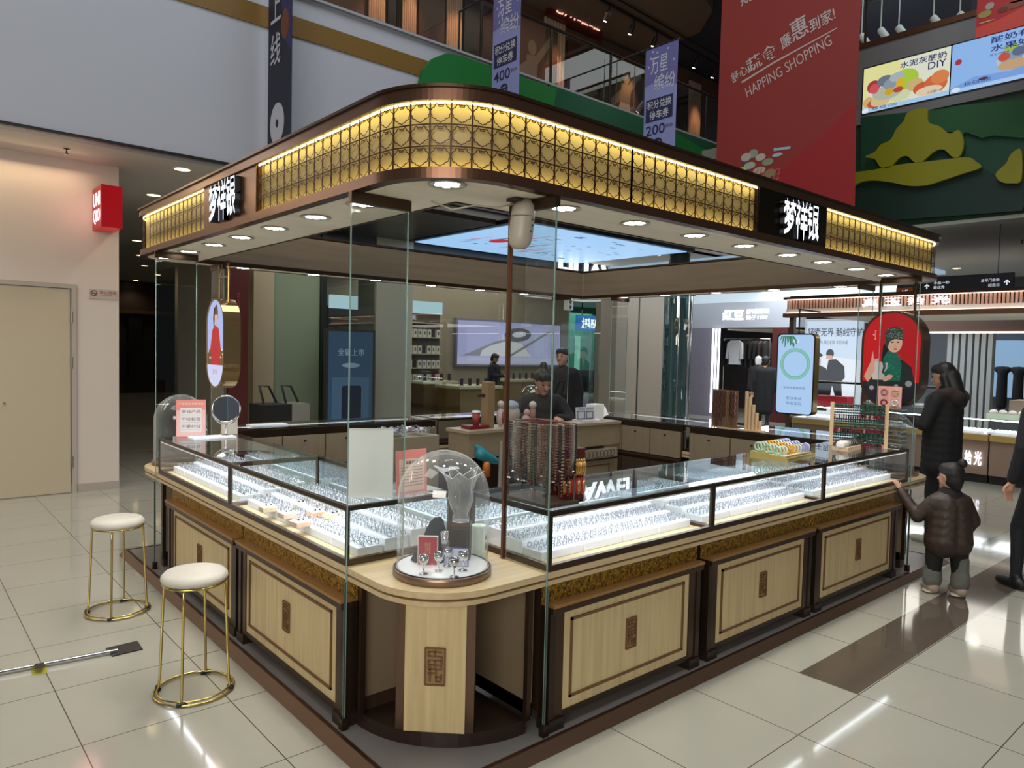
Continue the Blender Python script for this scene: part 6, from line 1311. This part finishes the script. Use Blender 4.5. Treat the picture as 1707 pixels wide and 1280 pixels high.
# bangle light sign
XS = 9.2; P4 = [UX(x, y, XS) for x, y in [(1293, 687), (1352, 691), (1352, 560), (1293, 556)]]
u0, u1 = (P4[0][0]), (P4[1][0]); z0 = (P4[0][1]+P4[1][1])/2; z1 = (P4[2][1]+P4[3][1])/2
t = thing('hanging_sign', 'hanging rounded rectangular light sign picturing a pale green jade bangle', 'sign')
o = MB(); o.T = FX(XS+.16); o.prism(rrect(u0-.015, z0-.015, u1+.015, z1+.015, .07), 0, .155, M('brass_side', '8a7038', .3, .8)); o.build('case', t)
o = MB(); o.T = FX(XS); o.prism(rrect(u0-.02, z0-.02, u1+.02, z1+.02, .07), -.006, .0, DKFRAME); w_, h_ = u1-u0, z1-z0
o.poly(rrect(u0, z0, u1, z1, .06), .001, EM('a4c4e8', .95)); cx, cy = u0+w_*.5, z0+h_*.63
ri = MB(); o.ring([(cx+.42*w_*math.cos(a), cy+.42*w_*math.sin(a)) for a in [i*PI/24 for i in range(48)]], [(cx+.33*w_*math.cos(a), cy+.33*w_*math.sin(a)) for a in [i*PI/24 for i in range(48)]], .0015, .002, EM('6fb0a0', .9))
o.ring([(cx+.40*w_*math.cos(a), cy+.40*w_*math.sin(a)) for a in [i*PI/24 for i in range(48)]], [(cx+.36*w_*math.cos(a), cy+.36*w_*math.sin(a)) for a in [i*PI/24 for i in range(48)]], .0022, .0025, EM('86c2b2', .9))
for i in range(7): b_x = u0+w_*(.08+.05*i); o.poly([(b_x, z1-.02), (b_x+.03, z1-.02), (b_x-.02+.02*i, z1-.10-.03*(i % 3)), (b_x-.04+.02*i, z1-.15-.03*(i % 3))], .0016+.0001*i, EM('3f8a62', .7))
o.text('真玉', u0+w_*.4, z1-.12, u0+w_*.6, z1-.07, EM('f4f8fc', .9), .0004, 0, .003)
TXC = EM('4a6a96', .6); o.text('翡翠玉镯真享馆', u0+w_*.2, z0+h_*.31, u0+w_*.8, z0+h_*.34, TXC, .0004, 0, .002); o.text('专注天然', u0+w_*.28, z0+h_*.17, u0+w_*.72, z0+h_*.21, TXC, .0004, 0, .002); o.text('珠宝玉石', u0+w_*.28, z0+h_*.11, u0+w_*.72, z0+h_*.15, TXC, .0004, 0, .002)
o.build('display', t); MB().tube([(XS+.08, -(u0+u1)/2, z1), (XS+.08, -(u0+u1)/2, 2.45)], .012, BLACK, 8).box(XS+.06, -(u0+u1)/2-.02, 2.43, XS+.72, -(u0+u1)/2+.02, 2.45, BLACK).build('hanger', t)
# hanging direction sign
XH = 10.5; t = thing('direction_sign', 'black hanging direction sign with white arrows and an orange floor tag', 'sign'); a = UX(1497, 487, XH); b = UX(1690, 455, XH)
u0, u1, z0, z1 = a[0], b[0], UX(1560, 485, 10.5)[1], UX(1560, 461, 10.5)[1]; o = MB(); o.T = FX(XH)
o.box(u0-.02, z0, -.06, u1, z1, 0, M('sign_navy', '0c1020', .4)); o.build('board', t); o = MB(); o.T = FX(XH-.001); WS = EM('dfe6f0', .9)
def arrow(u, z, s): o.poly([(u-.012*s, z-.05*s), (u+.012*s, z-.05*s), (u+.012*s, z+.02*s), (u+.045*s, z-.01*s), (u+.05*s, z+.01*s), (u, z+.06*s), (u-.05*s, z+.01*s), (u-.045*s, z-.01*s), (u-.012*s, z+.02*s)], .001, WS)
W_ = u1-u0; arrow(u0+W_*.27, z0+.07, .7); o.text('小品一秒', u0+W_*.33, z0+.10, u0+W_*.47, z0+.145, WS, .001); o.text('最炫秀', u0+W_*.33, z0+.03, u0+W_*.43, z0+.075, WS, .001)
o.text('五号门金街', u0+W_*.74, z0+.10, u0+W_*.89, z0+.145, WS, .001); o.text('纪念日', u0+W_*.80, z0+.03, u0+W_*.89, z0+.075, WS, .001); arrow(u0+W_*.95, z0+.08, .7); o.build('lettering', t)
o = MB(); o.T = FX(XH-.01); o.box(u0-.02, z0-.06, -.05, u0+.22, z0+.07, .01, M('tag_orange', 'a5521c', .5)); o.text('1F', u0+.07, z0-.035, u0+.15, z0+.035, WS, .001, 0, .0105); o.build('floor_tag', t)
MB().tube([(XH+.03, -u0-.3, z1), (XH+.03, -u0-.3, 3.66)], .006, BLACK, 6).tube([(XH+.03, -u1+.2, z1), (XH+.03, -u1+.2, 3.66)], .006, BLACK, 6).build('hanging_rods', t)
# shops farther right: men's wear shop
XM = 16.0; o = MB(); o.T = FX(XM)
MB().box(XM, 6.9, 2.46, XM+.3, 11.2, 3.15, M('fascia_grey', '9a9da5', .5)).build('wall_fascia_grey', **STR)
o = MB(); o.T = FX(XM-.01); a = UX(1205, 535, XM); b = UX(1283, 514, XM); w_ = b[0]-a[0]; WW = EM('f8fbff', 2.2)
o.text('红豆', a[0], a[1]+.02, a[0]+w_*.46, b[1], WW, .02, .03); o.text('舒适男装', a[0]+w_*.52, a[1]+.17, b[0], b[1], WW, .01, .01); o.text('始于1957', a[0]+w_*.52, a[1]+.02, b[0]-w_*.03, a[1]+.14, WW, .01, .01)
o.build('shop_sign', None, "glowing white characters and 1957 on the grey fascia of the men's wear shop", 'sign')
for nm, (px, pw, c_) in {'wall_shop_a': (1150, 1186, '6f6c78'), 'wall_shop_b': (1286, 1312, '4a1c18')}.items():
    a = onx(px, 600, XM).y; b = onx(pw, 600, XM).y; MB().box(XM, b, 0, XM+.15, a, 2.46, M('panel_'+c_, c_, .4)).build(nm, **STR)
MB().box(XM+3.6, 5.5, 0, XM+3.8, 12.5, ZC, M('shop_back_dark', '2a2628', .6)).build('wall_shop_c', **STR)
for i, px in enumerate((1188, 1193, 1198)):
    y = onx(px, 600, XM-.05).y; MB().box(XM-.08, y-.018, .1, XM-.04, y+.018, 2.44, EM('eef2ff', 4)).build('light_tube', None, "vertical white light tube at the left of the men's wear entrance, %s one" % ['left', 'middle', 'right'][i], 'light')
MB().box(XM+.2, 7.4, 2.40, XM+3.5, 9.1, 2.44, M('shop_ceiling', 'bdb6a6')).build('ceiling_shop_b', **STR); lamp('menswear_light', 'AREA', (XM+1.6, 8.2, 2.38), 34, (1, .96, .9), 1.6, sy=1.6)
MB().box(XM, 4.6, 3.15, XM+.3, 12.5, ZC, M('pale_upper_wall', 'c9d4dc', .6)).build('wall_upper_pale', **STR)  # pale wall added to stand in for the bright ceiling strip
lamp('fascia_fill_light', 'AREA', (XM-1.2, 8.5, 3.5), 40, (.9, .96, 1), .6, (0, -PI/2, 0), sy=5)  # unseen lamp added to brighten the pale wall and fascia
# clothes rail with jackets
t = thing('clothes_rail', "metal clothes rail inside the men's wear shop", 'clothes rail'); ya, yb = onx(1208, 565, 17.6).y, onx(1284, 565, 17.6).y
zr = onx(1250, 565, 17.6).z; MB().tube([(17.6, ya, zr), (17.6, yb, zr)], .02, CHROME, 8).tube([(17.6, ya, zr), (17.6, ya, 0)], .02, CHROME, 8).tube([(17.6, yb, zr), (17.6, yb, 0)], .02, CHROME, 8).build('rail', t)
jc = ['1c1a22', '2c2638', '1a1c20', 'c9ccd0', '2b241f', '16181c', '241f1d', '1b1b1e', '2e2420', '141518']
for i in range(10):
    y = ya+(yb-ya)*(.05+i*.1); m = M('cloth_'+jc[i], jc[i], .8); o = MB(); h = .78 if i != 3 else .72
    sh = [(-.10, -.02), (.10, -.02), (.2, -.1), (.24, -.55), (.17, -.56), (.14, -.2), (.14, -h), (-.14, -h), (-.14, -.2), (-.17, -.56), (-.24, -.55), (-.2, -.1)]
    if i == 3: o.T = FX(17.42) @ Matrix.Translation((-y, zr-.03, 0)); o.prism([(a*1.15, b) for a, b in sh][::-1], 0, .12, m)
    else: o.T = frame((17.6, y, zr-.03), (1, 0, 0), (0, 0, 1)); o.prism(sh[::-1], -.03, .03, m)
    o.build('jacket', None, ['black', 'dark violet', 'black blue', 'white and grey patterned', 'dark brown', 'near black', 'brown black', 'charcoal', 'dark tan', 'jet black'][i]+" jacket hanging on the rail in the men's wear shop", 'jacket', "jackets on the men's wear rail")
for i, (px, c_, lb) in enumerate([(1268, '26201f', 'dark scarf'), (1283, '5a5a2c', 'olive and floral coat')]):
    p = onx(px, 592, 17.0); t = thing('mannequin', 'white headed shop mannequin in a '+lb+" in the men's wear shop", 'mannequin', None, (16.9-.0*i, p.y-.5*i, 0))
    flesh([((0, 0, 1.50), (0, 0, 1.62), .085, .10)], WHITE, 'head', t, .02); flesh([((0, -.18, 1.32), (0, .18, 1.32), .1, .1), ((0, 0, 1.3), (0, 0, .75), .19, .2), ((0, -.22, 1.3), (0, -.26, .8), .07, .055), ((0, .22, 1.3), (0, .26, .8), .07, .055), ((0, 0, 1.4), (0, 0, 1.5), .06, .055)], M('cloth_'+c_, c_, .8), 'coat', t, .025)
    MB().tube([(0, 0, 0), (0, 0, .75)], .03, CHROME).lathe([(0, .02), (.18, .01), (.18, 0)], CHROME, n=20).build('stand', t)
XP = 14.0; P4 = [UX(x, y, XP) for x, y in [(1340, 675), (1434, 672), (1434, 535), (1340, 535)]]; u0, u1, z0, z1 = P4[0][0], P4[1][0], P4[0][1], (P4[2][1]+P4[3][1])/2
t = thing('poster_lightbox', 'tall lit white poster with two men in black coats behind the bangle light sign', 'poster'); MB().box(XP+.003, -u1-.05, 0.0, XP+.12, -u0+.05, z1+.05, M('poster_frame', '9a9da3', .4)).build('frame', t)
o = MB(); o.T = FX(XP); w_, h_ = u1-u0, z1-z0; P = lambda L: [(u0+a*w_, z0+b*h_) for a, b in L]; E_ = lambda c: EM(c, .9)
o.poly(P([(0, -.3), (1, -.3), (1, 1), (0, 1)]), 0, E_('c4d6ea')); o.poly(P([(.25, -.2), (1, -.2), (1, .55), (.3, .6)]), .001, E_('dde4ee'))
o.text('轻暖无界 鹅绒守护', u0+.02*w_, z0+.82*h_, u0+1.0*w_, z0+.92*h_, E_('3a4050'), .002, .01, .002); o.text('热能核领绒', u0+.2*w_, z0+.73*h_, u0+.75*w_, z0+.775*h_, E_('6a7080'), .002, 0, .002)
BK = E_('0c0c10'); o.poly(P([(-.0, -.05), (.42, -.05), (.44, .25), (.38, .45), (.2, .5), (.0, .4)]), .002, BK); o.poly(P([(.35, .0), (.45, .0), (.5, .25), (.62, .0), (.7, .0), (.66, .3), (.72, .35), (.7, .48), (.55, .56), (.42, .55), (.38, .4)]), .0025, BK)
o.poly(ell(u0+.19*w_, z0+.53*h_, .09*w_, .07*h_, 16), .003, E_('d8a596')); o.poly(P([(.06, .52), (.08, .62), (.2, .66), (.32, .6), (.28, .58), (.14, .58)]), .0034, BK); o.poly(P([(.14, .48), (.24, .48), (.2, .32)]), .0032, E_('c99488'))
o.poly(ell(u0+.44*w_, z0+.62*h_, .07*w_, .055*h_, 16), .003, BK); o.poly(P([(.37, .56), (.5, .56), (.48, .60), (.38, .60)]), .0032, E_('c8a090')); o.build('picture', t)
lamp('poster_glow', 'AREA', (XP-.1, -(u0+u1)/2, 1.6), 12, (.8, .88, 1), 1.2, (0, -PI/2, 0), sy=1.6)
# fins and shop with dark coats behind the woman
XF = 15.2
for i in range(7):
    y = onx(1580+i*11.3, 620, XF).y; MB().box(XF, y-.045, .0, XF+.2, y+.035, 2.30, M('fin_grey', '9fa4a6', .4)).build('wall_fin', None, 'tall pale grey fin of the far shop screen, %s from the left' % ORD[i], 'fin', 'pale vertical fins of the far shop').name = 'screen_fin'
MB().box(XF-.1, -2.5, 2.30, XF+.3, 5.2, 2.52, M('far_fascia_brown', '5b4136', .5)).build('wall_far_fascia', **STR); MB().box(XF-.12, -2.5, 2.27, XF-.1, 5.2, 2.30, EM('fff0d8', 3)).build('light_strip_long', None, 'long thin warm light line over the far right shop front', 'light')
MB().box(XF+3, -4, 0, XF+3.2, 5.5, ZC, M('far_shop_back', '4a5056', .6)).build('wall_shop_d', **STR)
MB().box(XF+2.7, 2.5, .9, XF+2.75, 3.9, 2.2, EM('8fb5d8', .7)).build('window_panel', None, 'pale blue lit panel in the far shop left of the fins', 'panel'); MB().box(XF+2.7, -.9, 1.5, XF+2.75, .4, 2.3, EM('9cc0cc', .7)).build('window_panel', None, 'pale blue lit panel at the right of the far shop', 'panel')
for i in range(3):
    p = onx(1672+i*27, 610, XF+1.2); t = thing('jacket', 'dark coat hanging in the far right shop, %s from the left' % ORD[i], 'jacket', None, (p.x, p.y, 0)); flesh([((0, -.1, 1.55), (0, .1, 1.55), .07, .07), ((0, 0, 1.5), (0, 0, .8), .10, .115)], M('cloth_navy', '14161f', .8), 'coat', t, .03)
# far teal shop at the back with blue sign
YP = 18.0; a = UY(962, 548, YP); b = UY(1021, 529, YP)
t = thing('shop_sign', 'bright blue shop sign with white characters and capitals in the far teal shop', 'sign'); o = MB(); o.T = FY(YP); o.box(a[0], a[1]-.05, -.1, b[0], b[1], 0, EM('1674c4', .8)); o.build('panel', t)
MB().box(a[0]+.2, YP-.06, b[1], a[0]+.23, YP-.03, ZC, BLACK).box(b[0]-.23, YP-.06, b[1], b[0]-.2, YP-.03, ZC, BLACK).build('hanger', t); o = MB(); o.T = FY(YP-.001); w_ = b[0]-a[0]; o.text('太平鸟', a[0]+.12*w_, a[1]+.03, a[0]+.36*w_, b[1]-.1, EM('f4faff', 1.5), .01, .02, .001); o.text('PEACEBIRD', a[0]+.38*w_, a[1]+.05, a[0]+.86*w_, b[1]-.14, EM('f4faff', 1.5), .01, .02, .001); o.build('lettering', t)
MB().box(a[0]-1, 20, 0, b[0]+2.2, 20.2, ZC, M('teal_wall', '3d7a6c', .5)).build('wall_teal', **STR); 
for i, (dx, c_) in enumerate([(.2, '9fd8c8'), (1.1, 'b8e8dc'), (1.9, '7fc8b4')]): MB().box(a[0]+dx, 19.9, .6, a[0]+dx+.3, 19.95, 2.4, EM(c_, .8)).build('wall_light_panel', None, 'glowing green white panel on the wall of the far teal shop, %s from the left' % ORD[i], 'panel')
for i in range(3): MB().box(-.35, -.2, 0, .35, .2, .95, M('dark_rack', '1a2423', .6)).build('clothes_rack', None, 'dark clothes rack in the far teal shop, %s from the left' % ORD[i], 'rack').location = (a[0]+.5+i*.9, 18.6, 0)
# round glass lift shaft right of the pillar
cx, cy = tuple(ony(1127, 600, 6.45))[:2]; r = .27
t = thing('round_glass_shaft', 'round blue green glass shaft right of the beige pillar', 'glass shaft', None, (cx, cy, 0))
MB().lathe([(r, 0), (r, 2.85)], glass('shaft_glass', (.38, .52, .50), opa=.12), n=40).build('glass_wall', t); MB().lathe([(0, 2.85), (r+.06, 2.85), (r+.06, 3.1), (.2, 3.1), (.2, 3.66)], M('shaft_cap', '3f4547', .3, .4), n=40).build('cap', t)
for a_ in (-2.4, -1.6, -.9): MB().tube([(r*math.cos(a_), r*math.sin(a_), 0), (r*math.cos(a_), r*math.sin(a_), 2.85)], .018, CHROME, 8).build('mullion', t)
MB().lathe([(.16, 0), (.16, 2.8)], M('shaft_core', '5f7f80', .35), n=24).build('core', t)
# pale ceiling over the right shops, brightness put in as glow plus added lamp
MB().box(11.0, 3.6, ZC-.10, 15.9, 11.0, ZC-.02, EM('9ab4c8', .75)).build('glowing_ceiling', None, 'wide pale blue ceiling above the right shops, brightness added as glow', 'ceiling light')
lamp('right_ceiling_fill', 'AREA', (12.5, 4.5, 3.6), 60, (.85, .93, 1), 3, sy=4)
# ================================================================ PEOPLE
SKIN = M('skin', 'b98a72', .5); DK = M('coat_black', '0e0e12', .8)
def head(t, c, yaw, s=1.0, hair=M('hair_black', '0f0d0d', .5), down=0.0, bun=False, long=False, vox=.010):
    f = Vector((math.cos(yaw)*math.cos(down), math.sin(yaw)*math.cos(down), -math.sin(down))); sd = Vector((-math.sin(yaw), math.cos(yaw), 0)); up = f.cross(sd); 
    if up.z < 0: up = -up
    c = Vector(c); P = lambda a, b, d: c+f*a*s+sd*b*s+up*d*s
    flesh([(P(0, 0, .02), P(.015, 0, -.03), .088*s, .075*s), (P(.03, 0, -.05), P(.055, 0, -.085), .055*s, .035*s), (P(.088, 0, -.005), P(.104, 0, -.025), .011*s, .015*s), (P(0, .078, -.02), P(0, .086, .01), .012*s, .013*s), (P(0, -.078, -.02), P(0, -.086, .01), .012*s, .013*s), (P(-.01, 0, -.06), P(-.03, 0, -.15), .05*s, .052*s)], SKIN, 'head', t, vox*s)
    for b in (-.032, .032): MB().ball(P(.083, b, .008), .0095*s, M('eye_dark', '1a1210', .2), 8).build('eye', t); MB().tube([P(.087, b-.016, .030), P(.09, b, .036), P(.087, b+.016, .030)], .003*s, hair, 5).build('eyebrow', t)
    MB().tube([P(.084, -.018, -.052), P(.092, 0, -.054), P(.084, .018, -.052)], .0045*s, M('lips', '8d3f3c', .4), 6).build('mouth', t)
    h = [(P(-.02, 0, .035), P(-.03, 0, -.01), .098*s, .088*s), (P(.035, -.03, .068), P(.035, .03, .068), .05*s, .05*s), (P(-.045, 0, -.01), P(-.05, 0, -.06), .07*s, .055*s)]
    if bun: h += [(P(-.06, 0, .125), P(-.075, 0, .14), .042*s, .04*s)]
    if long: h += [(P(-.06, 0, -.02), P(-.085, 0, -.26), .085*s, .07*s), (P(-.03, .07, -.02), P(-.04, .075, -.22), .04*s, .04*s), (P(-.03, -.07, -.02), P(-.04, -.075, -.22), .04*s, .04*s)]
    flesh(h, hair, 'hair', t, vox*s)
def hand(t, p, d, up, s=1.0, curl=.6, m=None, thumb=1):
    d = Vector(d).normalized(); up = Vector(up); up = (up-d*up.dot(d)).normalized(); sd = d.cross(up); p = Vector(p)
    C = [(p, p+d*.05*s, .021*s, .026*s), (p+sd*.018*s, p+d*.07*s+sd*.022*s, .014*s, .013*s), (p-sd*.018*s, p+d*.07*s-sd*.022*s, .014*s, .013*s)]
    for i, (o_, l) in enumerate([(-.030, .052), (-.011, .064), (.010, .066), (.029, .058)]):
        b = p+d*.078*s+sd*o_*s; k1 = b+(d*math.cos(curl*.5)-up*math.sin(curl*.5))*l*.5*s; k2 = k1+(d*math.cos(curl*1.3)-up*math.sin(curl*1.3))*l*.5*s
        C += [(p+d*.03*s+sd*o_*.8*s, b, .0115*s, .0095*s), (b, k1, .0095*s, .0085*s), (k1, k2, .0085*s, .007*s)]
    b = p+d*.02*s+sd*.028*s*thumb; k1 = b+(d*.6+sd*.8*thumb-up*.2)*.034*s; k2 = k1+(d*.9+sd*.25*thumb-up*.4).normalized()*.03*s; C += [(b, k1, .012*s, .0105*s), (k1, k2, .0105*s, .008*s)]
    flesh(C, m or SKIN, 'hand', t, .0045*s)
# seated assistant behind the cashier desk
t = thing('person', 'person in a black coat with hair in a bun sitting behind the cashier desk', 'person', None, (3.77, 3.37, 0))
F_ = -2.2; fx, fy = math.cos(F_), math.sin(F_); sx, sy = -fy, fx
S = lambda a, b, z: (fx*a+sx*b, fy*a+sy*b, z)
flesh([(S(-.1, -.1, .62), S(-.1, .1, .62), .15, .15), (S(-.1, 0, .62), S(-.03, 0, 1.05), .17, .17), (S(-.03, -.17, 1.14), S(-.03, .17, 1.14), .09, .09), (S(-.03, 0, 1.0), S(0, 0, 1.25), .15, .06), (S(-.1, -.1, .6), S(.10, -.12, .58), .1, .08), (S(-.1, .1, .6), S(.10, .12, .58), .1, .08), (S(.10, -.12, .58), S(.10, -.12, .10), .07, .05), (S(.10, .12, .58), S(.10, .12, .10), .07, .05)], DK, 'body', t, .018)
flesh([(S(-.03, -.2, 1.14), S(.04, -.30, .98), .082, .068), (S(.04, -.30, .98), S(.26, -.16, 1.02), .062, .046), (S(-.03, .2, 1.14), S(.04, .30, .98), .082, .068), (S(.04, .30, .98), S(.26, .14, 1.02), .062, .046), (S(-.03, -.15, 1.17), S(-.03, .15, 1.17), .085, .085), (S(-.03, 0, 1.1), S(-.05, 0, .75), .19, .2)], DK, 'coat', t, .016)
head(t, S(.10, 0, 1.38), F_+.25, 1.08, down=.45, bun=True, vox=.010)
hand(t, S(.29, -.14, 1.02), (fx, fy, -.1), (0, 0, 1), .95); hand(t, S(.29, .12, 1.02), (fx, fy, -.1), (0, 0, 1), .95, thumb=-1)
obj('stool_box', MB().box(-.2, -.2, 0, .2, .2, .46, DKWOOD), (3.84, 3.47, ZP), 'dark box seat under the assistant behind the cashier desk', 'stool')
def walker(x, y, yaw, h, label, top, trousers, shoe, hairk, stride=.12, coatlen=.45, arms=(0, 0), vox=.016, skirt=False, hood=None, down=0, armhold=None, hairl=False):
    t = thing('person', label, 'person', None, (x, y, 0), 0); s = h/1.70; f = Vector((math.cos(yaw), math.sin(yaw), 0)); sd = Vector((-math.sin(yaw), math.cos(yaw), 0)); U = Vector((0, 0, 1))
    P = lambda a, b, z: f*a*s+sd*b*s+U*z*s
    H_ = .90
    legs = [(P(0, .09, H_), P(stride*.5, .09, .48), .085*s, .06*s), (P(stride*.5, .09, .48), P(stride*.5, .09, .08), .058*s, .042*s), (P(0, -.09, H_), P(-stride*.3, -.09, .48), .085*s, .06*s), (P(-stride*.3, -.09, .48), P(-stride*.8, -.09, .09), .058*s, .042*s)]
    flesh(legs+[(P(0, -.08, H_), P(0, .08, H_), .115*s, .115*s), (P(0, 0, H_), P(0, 0, 1.25), .13*s, .14*s), (P(0, -.14, 1.36), P(0, .14, 1.36), .07*s, .07*s), (P(0, 0, 1.3), P(0, 0, 1.47), .08*s, .05*s)], trousers, 'body', t, vox)
    c = [(P(0, -.15, 1.35), P(0, .15, 1.35), .088*s, .088*s), (P(0, -.06, 1.3), P(0, -.08, H_-coatlen+.1), .15*s, .15*s), (P(0, .06, 1.3), P(0, .08, H_-coatlen+.1), .15*s, .15*s)]
    for k, sg in ((0, 1), (1, -1)):
        if armhold and k in armhold: e = P(.06, sg*.27, 1.12); w_ = P(.28, sg*.10, 1.14)
        else: e = P(arms[k]*.5-.03, sg*.25, 1.10); w_ = P(arms[k], sg*.27, .86)
        c += [(P(0, sg*.19, 1.35), e, .072*s, .06*s), (e, w_, .058*s, .045*s)]
        hd = (Vector(w_)-Vector(e)).normalized(); hand(t, Vector(w_)+hd*.03*s, hd, f if hd.z < -.7 else U, s, thumb=-sg)
    flesh(c, top, 'coat', t, vox)
    if hood: flesh([(P(-.08, -.12, 1.42), P(-.08, .12, 1.42), .06*s, .06*s), (P(-.11, -.08, 1.38), P(-.11, .08, 1.38), .075*s, .075*s), (P(-.02, -.16, 1.41), P(-.06, -.14, 1.41), .05*s, .05*s), (P(-.02, .16, 1.41), P(-.06, .14, 1.41), .05*s, .05*s)], hood, 'fur_hood', t, vox)
    for q in (P(stride*.5, .09, .0), P(-stride*.8, -.09, 0)): flesh([(q+U*.045*s-f*.05*s, q+U*.035*s+f*.14*s, .045*s, .035*s), (q+U*.05*s, q+U*.10*s, .045*s, .045*s)], shoe, 'shoe', t, .010)
    head(t, tuple(P(.02, 0, 1.57)), yaw+hairk, s, down=down, long=hairl); return t
SH = M('shoe_pale', 'a8a49a', .6); SHB = M('shoe_black', '101012', .5)
walker(5.90, .22, math.radians(88), 1.69, 'person with long black hair and dark hooded coat at the right end of the kiosk', DK, M('trousers_dark', '14171a', .8), SH, 0, .08, .25, hood=M('fur_brown', '2e2422', .9), hairl=True, armhold=(0, 1), vox=.014, down=.25)
walker(4.93, -.82, math.radians(60), 1.68, 'person in a dark jacket walking away at the right edge of the view', M('jacket_ink', '14131a', .8), M('trousers_ink', '17171f', .8), SHB, 0, .3, .10, arms=(.05, -.03))
walker(14.6, 7.0, math.radians(20), 1.72, "person in a long black coat seen from behind before the men's wear shop", DK, M('trousers_dark', '14171a'), SHB, 0, .06, .58, vox=.022)
walker(5.75, 5.05, math.radians(200), 1.76, 'person in black standing behind the kiosk, behind the seated assistant', DK, M('trousers_dark', '14171a'), SHB, 0, .05, .2, vox=.02)
p = ony(796, 610, 12.9-.8); walker(p.x, 11.45, math.radians(-60), 1.62, 'person in dark clothes working at a table in the phone shop', M('jacket_navy', '12151f', .8), M('trousers_dark', '14171a'), SHB, 0, .05, .1, vox=.022, down=.4, armhold=(0, 1))
# toddler reaching for the counter
TX, TY = 4.34, -.36; s = .56
t = thing('person', 'toddler in a brown quilted jacket and grey leg warmers reaching up to the counter end', 'person', None, (TX, TY, 0)); t.scale = (1.0, 1.0, 1.075); yaw = math.radians(48); f = Vector((math.cos(yaw), math.sin(yaw), 0)); sd = Vector((-math.sin(yaw), math.cos(yaw), 0)); U = Vector((0, 0, 1)); P = lambda a, b, z: f*a+sd*b+U*z
flesh([(P(.02, .075, .36), P(.03, .08, .06), .07, .05), (P(-.03, -.065, .36), P(-.05, -.075, .06), .07, .05), (P(0, -.04, .40), P(0, .04, .40), .095, .095), (P(0, 0, .4), P(0, 0, .66), .10, .09), (P(0, 0, .62), P(0, 0, .72), .06, .045)], M('trousers_black', '0d0b0b', .85), 'body', t, .010)
JK = M('jacket_brown', '2f2018', .55, bump=(30, .4))
flesh([(P(0, -.07, .63), P(0, .07, .63), .072, .072), (P(0, -.03, .60), P(-.01, -.045, .37), .115, .125), (P(0, .03, .60), P(-.01, .045, .37), .115, .125), (P(0, .11, .63), P(.05, .20, .52), .055, .05), (P(.05, .20, .52), P(.17, .26, .66), .045, .036), (P(0, -.11, .63), P(.02, -.19, .50), .055, .05), (P(.02, -.19, .5), P(.08, -.17, .40), .045, .04)], JK, 'jacket', t, .009)
WARM = M('knit_grey', '5f605a', .95, bump=(120, .6))
for (a, b) in ((.03, .08), (-.05, -.075)):
    flesh([(P(a, b, .24), P(a, b, .10), .056, .058), (P(a, b, .13), P(a, b, .125), .066, .066), (P(a, b, .10), P(a, b, .095), .068, .068)], WARM, 'leg_warmer', t, .008)
    flesh([(P(a-.02, b, .045), P(a+.07, b, .04), .046, .042), (P(a, b, .06), P(a, b, .10), .05, .05)], M('boot_pale', '9c8a7c', .7), 'boot', t, .008)
    MB().ball(P(a+.02, b, .012), (.075, .05, .012), M('boot_sole', 'b5a898', .6), 14).build('sole', t)
head(t, tuple(P(.0, .005, .80)), yaw+.55, .82, M('hair_child', '15110f', .6), vox=.010); MB().ball(P(-.05, -.05, .90), .032, M('hair_child', '15110f'), 12).build('hair_bun', t)
hand(t, P(.19, .27, .69), (f*.5+sd*.2+U*.6), (-f*.5+U*.3), .55)
